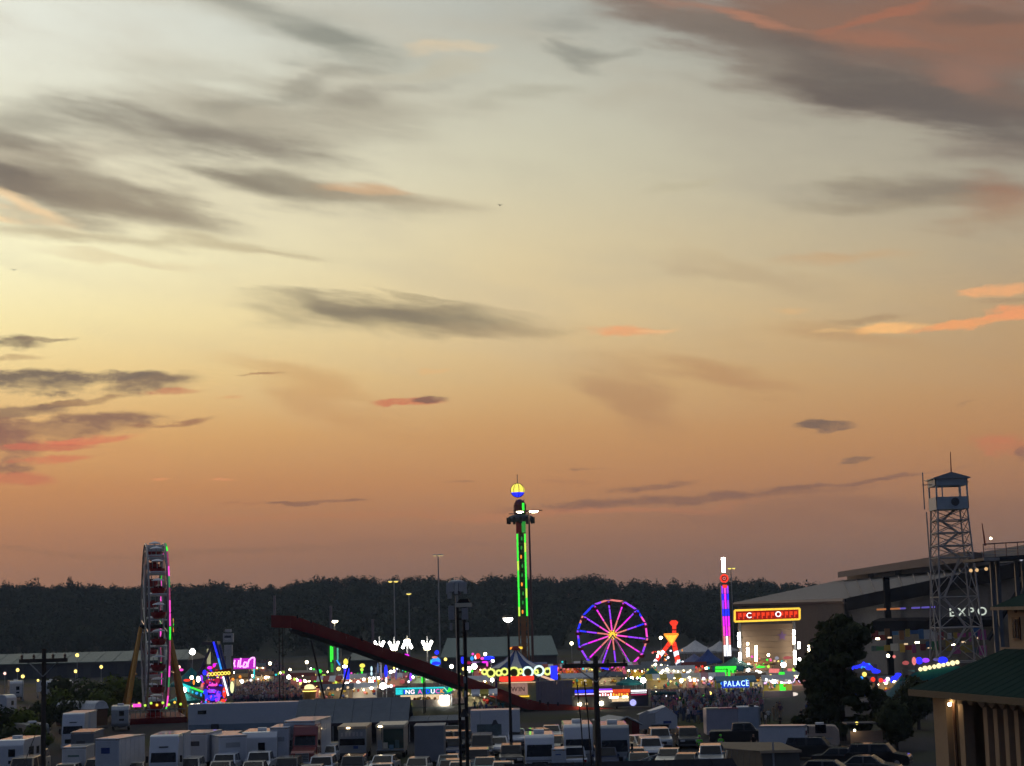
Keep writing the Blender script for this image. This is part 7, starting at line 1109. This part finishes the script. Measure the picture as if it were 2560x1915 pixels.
def marquee_ride():
    D = 320; b = base(1918, 1660, D); q = lambda px, py, dy=0: at(px, py, D) - b + Vector((0, dy, 0)); t = thing('marquee_ride', 'tall ride front with an orange framed red sign and white light tubes', 'ride', b)
    zt = q(1918, 1560).z; a, c = q(1846, 1560), q(1990, 1560); BR = mat('ride_backdrop', (.14, .095, .065), .8); n = 9
    for i in range(n): z0, z1 = zt * i / n, zt * (i + 1) / n - .04; part('backdrop_plank', BR, t, lambda m: m.box(a.x, c.x, 1.0, 1.15 + .03 * (i % 2), z0, z1))
    P = [q(1836, 1554, -.3), q(1998, 1548, -.3), q(1998, 1521, -.3), q(1836, 1526, -.3)]; sg = part('sign_board', glow('scarlet_board', (.42, .015, .008), .9), t, lambda m: m.add([tuple(p) for p in P] + [(p.x, p.y + .25, p.z) for p in P], [(0, 1, 2, 3), (7, 6, 5, 4), (0, 4, 5, 1), (3, 2, 6, 7)]))
    for i in range(4): part('frame_light', G_AMBER, sg, lambda m: m.tube(P[i] + Vector((0, -.15, 0)), P[(i + 1) % 4] + Vector((0, -.15, 0)), .2, 6))
    RL = glow('red_letter_led', (1.0, .06, .02), 1.2); rr = random.Random(4); tot = 13
    for i in range(tot):
        px = 1845 + i * 11.6; e = q(px, 1541.5 - i * .45, -.5)
        if i in (2, 8): continue
        part('letter_shape', RL, sg, lambda m: m.box(e.x, e.x + .22, e.y, e.y + .06, e.z - .5, e.z + .6).box(e.x + .22, e.x + .6, e.y, e.y + .06, e.z + rr.choice([-.5, .1, .4]), e.z + rr.choice([.6, .55])) if False else m.prism([(e.x, e.z - .5), (e.x + .22, e.z - .5), (e.x + .22, e.z - .05), (e.x + .6, e.z + rr.choice([-.1, .0, .1])), (e.x + .6, e.z + .6), (e.x, e.z + .6)], e.y, e.y + .06))
    for ch, px, py in (('C', 1865, 1545), ('O', 1937, 1542)): L, w = text_mesh(ch, 1.35, .05, G_WLED, sg, q(px, py, -.6))
    for x0 in (a.x + .3, c.x - .3): part('post', DGREY, t, lambda m: m.box(x0 - .2, x0 + .2, .4, .8, 0, q(1918, 1555).z))
    for px, y0, y1, g in [(1845, 1581, 1598, G_COOL), (1846, 1602, 1617, G_COOL), (1847, 1631, 1666, G_COOL), (1867, 1606, 1612, G_WARM), (1867, 1619, 1641, G_COOL), (1869, 1658, 1692, G_COOL), (1888, 1614, 1653, G_WARM), (1890, 1676, 1689, G_COOL), (1891, 1704, 1709, G_COOL), (1982, 1575, 1587, G_COOL), (1982, 1591, 1610, G_WARM), (1984, 1626, 1640, G_COOL), (1985, 1642, 1661, G_WARM), (1995, 1605, 1621, G_COOL), (1996, 1645, 1663, G_COOL), (2019, 1613, 1635, G_WARM)]:
        e0, e1 = q(px, y1, -1.2), q(px, y0, -1.2); part('light_tube', g, t, lambda m: m.tube((e0.x, -1.2, max(.3, e0.z)), (e1.x, -1.2, e1.z), .22, 6))
    glow_bits(t, q, [(1919, 1637, 6.0, 6.0, G_WARM), (1924, 1648, 6.0, 6.0, G_ROSE), (1967, 1644, 22, 7, glow('dull_rose', (1, 0, 0), 1)), (1940, 1645, 10, 8, glow('pale_tube', (.6, .6, .6), 1)), (1900, 1667, 22, 5, G_GREEN), (1919, 1666, 7.0, 7.0, G_LIME)], .073, -1.0); part('star_cutout', PURPLEP, t, lambda m: m.prism([(q(1957, 1585).x + .9 * math.sin(k * math.pi / 5) * (1 if k % 2 == 0 else .42), q(1957, 1590).z + .9 * math.cos(k * math.pi / 5) * (1 if k % 2 == 0 else .42)) for k in range(10)], .85, .97)); part('base_deck', DGREY, t, lambda m: m.box(a.x - 1, c.x + 1, -2, 3, 0, .6))
marquee_ride()
def green_pole():
    D = 248; b = base(1957, 1700, D); q = lambda px, py, dy=0: at(px, py, D) - b + Vector((0, dy, 0)); t = thing('neon_arch', 'bright green light pole crossed by a violet neon wave', 'lights', b)
    part('pole', STEEL, t, lambda m: m.box(-.12, .12, 0, .2, 0, q(1957, 1668).z)); part('green_tube', G_GREEN, t, lambda m: m.box(-.55, .25, -.3, -.1, q(1957, 1702).z, q(1957, 1680).z)); part('green_tube', G_GREEN, t, lambda m: m.box(-.5, .3, -.3, -.1, max(.2, q(1957, 1727).z), q(1957, 1706).z))
    W = glow('lilac_neon', (.85, .6, 1.0), 1.8); part('neon_wave', W, t, lambda m: m.path([q(x, y, -.4) for x, y in [(1908, 1708), (1914, 1707), (1918, 1698), (1922, 1697), (1927, 1707), (1980, 1706), (1986, 1697), (1992, 1696), (1998, 1704), (2003, 1705)]], .13, 6)); part('red_oval', G_ROSE, t, lambda m: m.prism([(q(1921, 1677).x, q(0, 1683).z if False else q(1921, 1682).z), (q(1946, 1677).x, q(1946, 1682).z), (q(1948, 1677).x, q(1946, 1672).z), (q(1923, 1677).x, q(1923, 1671).z)], -.35, -.2)); part('red_oval', G_ROSE, t, lambda m: m.box(q(1968, 1675).x, q(1979, 1675).x, -.35, -.2, q(1975, 1678).z, q(1975, 1671).z)); part('lime_lamp', G_LIME, t, lambda m: m.ball(q(1984, 1674, -.3), .28, 6))
    glow_bits(t, q, [(1981, 1735, 22, 8, glow('pale_counter', (1, .85, .75), 1.2)), (1970, 1730, 8, 6, glow('ice_led', (1, 1, 1), 1)), (2019, 1671, 6.0, 6.0, glow('pale_tube', (1, 1, 1), 1)), (2020, 1677, 8.0, 8.0, glow('periwinkle', (1, 1, 1), 1)), (2020, 1686, 8.0, 8.0, G_WLED)], .06, -.5)
green_pole()
# rides glimpsed right of the big tree
def far_right_lights():
    D = 215; b = base(2190, 1690, D); q = lambda px, py, dy=0: at(px, py, D) - b + Vector((0, dy, 0)); t = thing('spinning_ride', 'blue and red lit spinning ride glimpsed beside the big tree', 'ride', b)
    part('turntable', DGREY, t, lambda m: m.lathe([(3.2, 0), (3.2, .8), (.6, 1.2)], 14)); part('mast', DGREY, t, lambda m: m.tube((0, 0, 1), (0, 0, q(2190, 1660).z), .2, 6))
    for i, (x0, y0, x1, y1, g, r) in enumerate([(2128, 1670, 2150, 1664, G_BLUE, .26), (2150, 1668, 2168, 1662, G_SKY, .2), (2155, 1660, 2188, 1680, G_BLUE, .42), (2225, 1700, 2241, 1688, G_BLUE, .38), (2117, 1700, 2126, 1698, G_VIO, .2)]): [part('arm_light', g, t, lambda m: m.blob(q(x0, y0, -1).lerp(q(x1, y1, -1), kk / 5) + Vector((0, 0, rs_.uniform(-.15, .15) if 'rs_' in globals() else .1 * (kk % 2))), r * (.5 + .3 * (kk % 3)), r * .5, r * (.8 - .2 * (kk % 2)), 8)) for kk in range(6)]
    for px, py, g, s in [(2133, 1704, G_RED, .34), (2178, 1698, G_RED, .3), (2198, 1700, G_RED, .28), (2157, 1685, glow('dim_sodium_lamp', (1, 1, 1), 1), .3), (2215, 1697, G_WLED, .26), (2208, 1702, G_PINK, .2), (2216, 1639, G_WARM, .2), (2231, 1641, G_ROSE, .2), (2150, 1694, G_SKY, .2)]: part('lamp', g, t, lambda m: m.ball(q(px, py, -1), s, 7))
    for k in range(4): part('tub', BLUEP, t, lambda m: m.lathe([(.3, 1.3), (.8, 1.5), (.9, 2.0)], 10, (2.4 * math.cos(k * 1.57 + .4), 2.4 * math.sin(k * 1.57 + .4), 0)))
far_right_lights()
def far_right_marquee():
    D = 180; b = base(2328, 1700, D); q = lambda px, py, dy=0: at(px, py, D) - b + Vector((0, dy, 0)); t = thing('bulb_marquee', 'marquee with fat yellow bulbs under blue lights beside the tan building roof', 'stall', b)
    part('roof', CANVAST, t, lambda m: m.add([tuple(q(2290, 1680)), tuple(q(2400, 1665)), tuple(q(2400, 1700)), tuple(q(2245, 1702)), (q(2290, 1680).x, 4, q(2290, 1680).z)], [(3, 2, 1, 0), (0, 1, 4)])); part('board', DGREY, t, lambda m: m.add([tuple(q(2288, 1682, .1)), tuple(q(2396, 1660, .1)), tuple(q(2396, 1640, .1)), tuple(q(2288, 1660, .1))], [(0, 1, 2, 3)]))
    for i in range(9): e = q(2300 + i * 11.5, 1673 - i * 2.2, -.2); part('marquee_bulb', glow('cream_bulb', (1.0, .88, .45), 1.8), t, lambda m: m.ball((e.x, -.2, e.z), .22 + .05 * (i % 3 == 1), 7))
    for x0, x1, y0, y1, g in [(2289, 2304, 1643, 1660, G_BLUE), (2304, 2321, 1645, 1656, G_VIO), (2332, 2346, 1645, 1652, glow('dim_violet_tube', (1, 1, 1), 1)), (2344, 2366, 1642, 1658, G_BLUE), (2279, 2288, 1643, 1662, G_ROSE), (2255, 2270, 1652, 1662, glow('dull_rose', (1, 1, 1), 1))]: p0, p1 = q(x0, y1, -.3), q(x1, y0, -.3); part('light_box', g, t, lambda m: m.blob(((p0.x + p1.x) / 2, -.3, (p0.z + p1.z) / 2), (p1.x - p0.x) * .56, .15, (p1.z - p0.z) * .56))
    for px in (2270, 2390): x = q(px, 1690).x; part('post', STEEL, t, lambda m: m.tube((x, .2, 0), (x, .2, q(px, 1690).z), .07, 6))
far_right_marquee()
def lit_wall():
    D = 150; b = base(2165, 1850, D); q = lambda px, py: at(px, py, D) - b; a, c = q(2128, 1862), q(2206, 1826); t = thing('lit_stall', 'small stall front lit warm orange beneath the big tree', 'stall', b); part('front_wall', mat('salmon_wall', (.42, .28, .20), .8), t, lambda m: m.box(a.x, c.x, 0, .15, 0, max(1.6, c.z))); part('lamp', G_WARM, t, lambda m: m.ball((a.x + .25, -.5, max(1.6, c.z) + .1), .09, 8)); part('lamp', G_SODIUM, t, lambda m: m.ball((c.x + .1, -.4, max(1.6, c.z) + .35), .10, 8)); part('roof', DGREY, t, lambda m: m.box(a.x - .4, c.x + .6, -.7, 1.5, max(1.6, c.z) + .6, max(1.6, c.z) + .7)); part('lamp', glow('dim_sodium_lamp', (1, 1, 1), 1), t, lambda m: m.ball((a.x + .5, -.3, q(2147, 1807).z), .14, 6))
lit_wall()
def gabled_shed():
    D = 172; b = base(1570, 1810, D); q = lambda px, py: at(px, py, D) - b; a, c, p = q(1540, 1806), q(1598, 1806), q(1567, 1793); t = thing('gabled_shed', 'dark red gabled shed between motorhome and white trailer', 'shed', b); part('front_wall', MAROON, t, lambda m: m.prism([(a.x, 0), (c.x, 0), (c.x, a.z), (p.x, p.z), (a.x, a.z)], 0, .15)); part('barge_board', GREYP, t, lambda m: m.tube((a.x - .3, -.1, a.z - .2), (p.x, -.1, p.z + .05), .09, 4)); part('barge_board', GREYP, t, lambda m: m.tube((c.x + .3, -.1, c.z - .2), (p.x, -.1, p.z + .05), .09, 4)); part('roof', GREYP, t, lambda m: m.add([(a.x - .2, 0, a.z - .1), (p.x, 0, p.z), (p.x - 1.5, 5, p.z), (a.x - 2.2, 5, a.z), (c.x + .2, 0, c.z - .1), (c.x, 5, c.z)], [(0, 1, 2, 3), (1, 4, 5, 2)])); part('door', BROWN, t, lambda m: m.box(p.x - .45, p.x + .45, -.05, 0, 0, 2))
gabled_shed()
# kiosk with golden dome, avenue
def golden_kiosk():
    D = 250; b = base(774, 1740, D); q = lambda px, py: at(px, py, D) - b; t = thing('dome_kiosk', 'small kiosk with a golden lit dome by the slide support', 'kiosk', b); zt = q(774, 1714).z; part('dome', glow('golden_dome', (1.0, .82, .42), 1.6), t, lambda m: m.lathe([(.75, -.45), (.7, -.1), (.45, .12), (.05, .2)], 12, (0, 0, zt))); part('body', mat('kiosk_gold', (.35, .22, .06), .5), t, lambda m: m.lathe([(.85, 0), (.85, zt - 1.0), (.95, zt - .5)], 10)); part('band', G_SODIUM, t, lambda m: m.ring((0, 0, zt - .75), .95, .05, 12, 4, 'Z')); part('lamp', G_SOFT, t, lambda m: m.ball((.6, -.9, 1.0), .26, 6))
golden_kiosk()
# strings of little lamps over the midway
rs_ = random.Random(12)
STR = [((600, 1700), (725, 1672), 300, 'string of warm bulbs from the swing ride to the avenue'), ((700, 1680), (800, 1706), 276, 'string of yellow bulbs beside the avenue stalls'), ((880, 1700), (985, 1712), 268, 'string of white bulbs between the brilliant lamps'), ((1160, 1690), (1240, 1700), 285, 'string of bulbs left of the WIN stand'), ((1400, 1650), (1480, 1672), 340, 'string of bulbs left under the ferris wheel'), ((1550, 1668), (1640, 1650), 340, 'string of bulbs right under the ferris wheel'), ((1600, 1690), (1720, 1700), 268, 'string of warm bulbs over the golden pergola'), ((1700, 1650), (1790, 1668), 315, 'string of bulbs below the blue tents'), ((1860, 1715), (1960, 1735), 250, 'string of bulbs right of the blue lettered sign'), ((1880, 1640), (2010, 1650), 310, 'string of coloured bulbs across the marquee ride foot'), ((1640, 1730), (1760, 1738), 245, 'string of pale bulbs above the right hand crowd'), ((500, 1690), (585, 1680), 330, 'string of coloured bulbs behind the swing ride'), ((770, 1668), (870, 1676), 330, 'string of bulbs left of the deep blue light box'), ((870, 1680), (985, 1676), 320, 'string of bulbs behind the tube lights'), ((985, 1668), (1085, 1682), 330, 'string of bulbs behind the slide near the pink neon sign'), ((1090, 1680), (1180, 1676), 320, 'string of bulbs crossing behind the twin mast'), ((1390, 1680), (1500, 1690), 290, 'string of bulbs above the curtain fence'), ((1500, 1680), (1600, 1692), 282, 'string of bulbs above the low teal dome tent'), ((1630, 1676), (1730, 1684), 290, 'string of bulbs above the golden pergola roofs'), ((1720, 1680), (1800, 1694), 275, 'string of bulbs above the pink booth'), ((1790, 1690), (1900, 1690), 270, 'string of bulbs between green canopy and blue lettered sign'), ((1900, 1680), (2010, 1690), 262, 'string of bulbs over the violet neon wave')]
for (x0, y0), (x1, y1), d, lab in STR:
    A, B = at(x0, y0, d), at(x1, y1, d + 6); b = Vector((A.x, A.y, 0)); t = thing('string_lights', lab, 'string lights', b, 0, 'light strings over the midway'); n = 14
    pts = [A.lerp(B, i / n) - b - Vector((0, 0, 1.1 * 4 * (i / n) * (1 - i / n) * .4)) for i in range(n + 1)]; part('cable', BLACK, t, lambda m: m.path(pts, .02, 4)); 
    for i, p in enumerate(pts):
        g = rs_.choice([G_WARM, G_WARM, G_SODIUM, G_COOL, G_ROSE, G_SOFT, G_LIME, G_WLED, G_GREEN, G_PINK, G_CYAN]); s = rs_.uniform(.07, .3) * (rs_.random() < .72)
        if s: part('bulb', g, t, lambda m: m.ball((p.x, p.y, p.z - .12), s, 6))
    for p in (pts[0], pts[-1]): part('post', STEEL, t, lambda m: m.tube((p.x, p.y, 0), p, .05, 5))
# slanting barrier pole and two birds
def barrier():
    A, B = at(1580, 1909, 108), at(1650, 1884, 108); b = Vector((A.x, 108, 0)); t = thing('barrier_pole', 'pale slanting barrier pole above the dark shed roof', 'barrier', b); part('boom', GREYP, t, lambda m: m.tube(A - b, B - b, .05, 6)); part('pivot_post', DGREY, t, lambda m: m.box(-.12, .12, -.12, .12, 0, A.z)); part('counterweight', CONCRETE, t, lambda m: m.box(-1.0, -.3, -.15, .15, A.z - .5, A.z - .1)); part('mount', DGREY, t, lambda m: m.box(-.6, .1, -.06, .06, A.z - .2, A.z - .05))
barrier()
for px, py, lab in [(35, 675, 'tiny dark bird at the left edge of the sky'), (1250, 513, 'tiny dark bird high in the middle of the sky')]:
    p = at(px, py, 170); t = thing('bird', lab, 'bird', p, R(30)); part('body', BLACK, t, lambda m: m.lathe([(.01, -.16), (.05, -.08), (.055, 0), (.03, .1), (.01, .18)], 8, (0, 0, 0), 'Y')); 
    for s in (-1, 1): part('wing', BLACK, t, lambda m: m.add([(0, -.06, 0), (s * .18, -.04, .10), (s * .34, .06, .05), (s * .16, .06, .09), (0, .06, 0)], [(0, 1, 2, 3, 4)]))
# ================================================================ people
def person_mesh(pose, lev=1):
    """one continuous skinned body; returns evaluated mesh"""
    h = 1.72; P = {}; s = pose
    J = [(0, 0, .93), (0, 0, 1.12), (0, -.01, 1.34), (0, -.01, 1.47), (0, -.02, 1.56), (0, -.03, 1.66)]; Rr = [.135, .12, .15, .06, .085, .095]
    E = [(0, 1), (1, 2), (2, 3), (3, 4), (4, 5)]
    def limb(pts, rads, root):
        prev = root
        for p, r in zip(pts, rads): J.append(p); Rr.append(r); E.append((prev, len(J) - 1)); prev = len(J) - 1
    st, ar = s
    for k, sg in enumerate((-1, 1)):
        f = st * sg; limb([(sg * .095, 0, .86), (sg * .10, -.14 * f - .02, .48), (sg * .105, -.05 * f + .10 * abs(f) * (f < 0), .09), (sg * .11, -.16 - .06 * f, .04)], [.085, .06, .045, .04], 0)
        a = ar[k]; limb([(sg * .19, -.01, 1.39), (sg * (.25 + .04 * a), -.03 - .05 * a, 1.13), (sg * (.24 - .08 * a), -.08 - .22 * a, .92 + .22 * a), (sg * (.22 - .10 * a), -.11 - .3 * a, .84 + .27 * a)], [.06, .045, .036, .035], 2)
    me = bpy.data.meshes.new('person'); me.from_pydata(J, E, []); o = bpy.data.objects.new('person', me); COL.objects.link(o)
    md = o.modifiers.new('skin', 'SKIN'); sv = me.skin_vertices[0].data
    for v, r in zip(sv, Rr): v.radius = (r, r * .82)
    sv[0].use_root = True; o.modifiers.new('sub', 'SUBSURF').levels = lev; o.modifiers['sub'].render_levels = lev
    dg = bpy.context.evaluated_depsgraph_get(); r = bpy.data.meshes.new_from_object(o.evaluated_get(dg)); bpy.data.objects.remove(o); return r
POSES = [(.0, (0, 0)), (.9, (.2, .3)), (-.9, (.3, .1)), (.4, (1, 0)), (-.3, (.9, 1)), (.6, (0, .6))]
BASEP = [person_mesh(p) for p in POSES]
SKIN = [mat('skin_light', (.36, .22, .16), .6), mat('skin_mid', (.22, .12, .08), .6), mat('skin_deep', (.08, .045, .03), .6)]
CLOTH = {n: mat('cloth_' + n, c, .9, var=.1) for n, c in [('grey', (.12, .12, .13)), ('black', (.015, .015, .018)), ('white', (.5, .5, .5)), ('plum', (.10, .04, .08)), ('blue', (.04, .07, .2)), ('red', (.28, .03, .03)), ('tan', (.28, .2, .13)), ('teal', (.03, .14, .15)), ('pink', (.42, .16, .2)), ('denim', (.05, .07, .12)), ('green', (.05, .14, .04)), ('neon', (.16, .75, .06))]}
HAIR = [mat('hair_dark', (.015, .01, .008), .7), mat('hair_brown', (.06, .035, .02), .7), mat('hair_fair', (.25, .17, .08), .7)]
PM = {}
def person_variant(pi, shirt, trousers, sk, hr):
    k = (pi, shirt, trousers, sk, hr)
    if k in PM: return PM[k]
    me = BASEP[pi].copy(); me.materials.clear()
    for m in (CLOTH[trousers], CLOTH[shirt], SKIN[sk], HAIR[hr], CLOTH['black']): me.materials.append(m)
    for p in me.polygons:
        c = p.center; z = c.z; i = 0
        if z > 1.5: i = 3 if (z > 1.66 or c.y > .0) else 2
        elif z > 1.44 and abs(c.x) < .09: i = 2
        elif abs(c.x) > .17 and z < 1.16 and z > .7: i = 2
        elif z > .95: i = 1
        elif z < .075: i = 4
        p.material_index = i; p.use_smooth = True
    PM[k] = me; return me
NAMES = {'grey': 'grey', 'black': 'black', 'white': 'white', 'plum': 'plum', 'blue': 'blue', 'red': 'red', 'tan': 'tan', 'teal': 'teal', 'pink': 'pink', 'green': 'green'}
rp = random.Random(21); SH = list(NAMES)
def person(loc, rz, label, group, shirt=None, trousers=None, pi=None, scale=None):
    shirt = shirt or rp.choice(SH); trousers = trousers or rp.choice(['denim', 'black', 'grey', 'tan'])
    me = person_variant(rp.randrange(6) if pi is None else pi, shirt, trousers, rp.choice([0, 0, 1, 2]), rp.randrange(3)); o = bpy.data.objects.new('person', me); COL.objects.link(o)
    o.location = loc; o.rotation_euler = (0, 0, rz); s = scale or rp.uniform(.92, 1.06); o.scale = (s, s, s); return tag(o, label.format(s=shirt, t=trousers), 'person', group)
# the packed avenue between the swing ride and the slide: walkers nothing tells apart
left = [(265, 586, 762), (300, 598, 745), (340, 612, 735), (400, 630, 715), (460, 640, 700), (520, 648, 690)]
def avenue_spot():
    d = 264 + 240 * rp.random() ** 2.1; x0 = np.interp(d, [l[0] for l in left], [l[1] for l in left]); x1 = np.interp(d, [l[0] for l in left], [l[2] for l in left]); return base(rp.uniform(x0, x1), 1700, d)
for i in range(170):
    b = avenue_spot(); side = 'left' if b.x / b.y < -.146 else ('middle' if b.x / b.y < -.138 else 'right'); row = 'front' if b.y < 280 else ('inner' if b.y < 330 else 'far')
    person(b, rp.choice([0, math.pi]) + rp.uniform(-.6, .6), 'person in {s} top and {t} trousers, ' + row + ' ' + side + ' of the packed avenue crowd', 'avenue crowd', rp.choice(['plum', 'pink', 'grey', 'white', 'blue', 'white', 'red', 'tan', 'teal']))
LOWP = [person_mesh(p, 0) for p in POSES[:4]]
def crowd_mass(n, spot, label):
    fv, ff, fm, off = [], [], [], 0
    for i in range(n):
        me = LOWP[i % 4]; b = spot(); a = rp.uniform(0, 6.28); co = np.empty(len(me.vertices) * 3); me.vertices.foreach_get('co', co); co = co.reshape(-1, 3); c_, s_ = math.cos(a), math.sin(a); k = rp.uniform(.9, 1.06); mi = rp.randrange(5)
        w = np.stack([co[:, 0] * c_ - co[:, 1] * s_, co[:, 0] * s_ + co[:, 1] * c_, co[:, 2]], 1) * k + np.array([b.x, b.y, 0]); fv.append(w)
        for p in me.polygons: ff.append([v + off for v in p.vertices]); fm.append(5 if p.center.z > 1.5 else (mi if p.center.z > .95 else 4))
        off += len(w)
    cm = bpy.data.meshes.new('crowd'); cm.from_pydata(np.concatenate(fv).tolist(), [], ff); [cm.materials.append(m) for m in (mat('crowd_mauve', (.34, .22, .29), .9), mat('crowd_grey', (.34, .31, .34), .9), mat('crowd_pale', (.55, .50, .52), .9), CLOTH['pink'], CLOTH['denim'], SKIN[0])]; cm.polygons.foreach_set('material_index', fm); o = bpy.data.objects.new('crowd', cm); COL.objects.link(o); tag(o, label, 'crowd', kind='stuff')
crowd_mass(720, avenue_spot, 'packed mass of people filling the avenue left of the slide')
crowd_mass(170, lambda: base(rp.uniform(1632, 1905), 1760, rp.uniform(192, 248)), 'loose mass of strolling people below the PALACE sign')
for i in range(85):
    px = rp.uniform(1630, 1905); d = rp.uniform(192, 244); b = base(px, 1760, d); z = ['above the gabled trailer', 'right of the gabled trailer', 'below the pink booth', 'below the blue lettered sign', 'above the grey container'][min(4, int((px - 1630) / 55))]
    person(b, rp.uniform(0, 6.28), 'person in {s} top and {t} trousers, ' + ('near, ' if d < 215 else 'far, ') + z, 'strolling crowd', rp.choice(['white', 'grey', 'red', 'pink', 'tan', 'teal', 'blue', 'white', 'green']))
for i in range(26):
    px = rp.choice([rp.uniform(1885, 1960), rp.uniform(2000, 2040)]); b = base(px, 1760, rp.uniform(178, 210)); person(b, rp.uniform(0, 6.28), 'person in {s} top and {t} trousers, ' + ('above the white box trailer' if px < 1960 else 'at the left edge of the big tree'), 'people by the big tree', rp.choice(['grey', 'black', 'white', 'plum', 'tan', 'blue']))
for i in range(12):
    px = rp.uniform(1180, 1260); b = base(px, 1760, rp.uniform(212, 224)); person(b, rp.uniform(0, 6.28), 'person in {s} top and {t} trousers beside the yellow and white stand', 'people at the yellow stand')
for px, py, lab in [(1748, 1840, 'worker with bright green vest standing left, behind the silver lilac car'), (1801, 1838, 'worker with bright green vest standing right, behind the silver lilac car')]:
    p = hit(px, py, 1.74); o = person(Vector((p.x, p.y, 0)), R(10), lab, 'workers in green vests', 'neon', 'black', 0, 1.02)
    hv = part('cap', CLOTH['neon'], o, lambda m: m.lathe([(.11, 1.66), (.115, 1.70), (.09, 1.76), (.03, 1.79)], 10, (0, -.03, 0))); part('reflective_band', WHITE, o, lambda m: m.lathe([(.175, 1.2), (.175, 1.25)], 12, (0, 0, 0)))
person(hit(1768, 1795, .9) * 1.0 if False else base(1880, 1760, 150), R(20), 'lone person in dark clothes beside the black pickup', None, 'black', 'black', 0)
# ================================================================ dusk haze
hm = bpy.data.materials.new('dusk_air'); hm.use_nodes = True; hn = hm.node_tree.nodes; hn.clear(); hv_ = hn.new('ShaderNodeVolumePrincipled'); hv_.inputs['Color'].default_value = (.50, .64, .85, 1); hv_.inputs['Density'].default_value = .00015; hv_.inputs['Anisotropy'].default_value = .1
ho = hn.new('ShaderNodeOutputMaterial'); hm.node_tree.links.new(hv_.outputs[0], ho.inputs['Volume'])
tag(MB().box(-1520, 1520, -310, 1620, -1, 62).build('haze', hm), 'thin bluish dusk haze over the fair and the woods', 'haze', kind='stuff')
scn.cycles.volume_bounces = 0
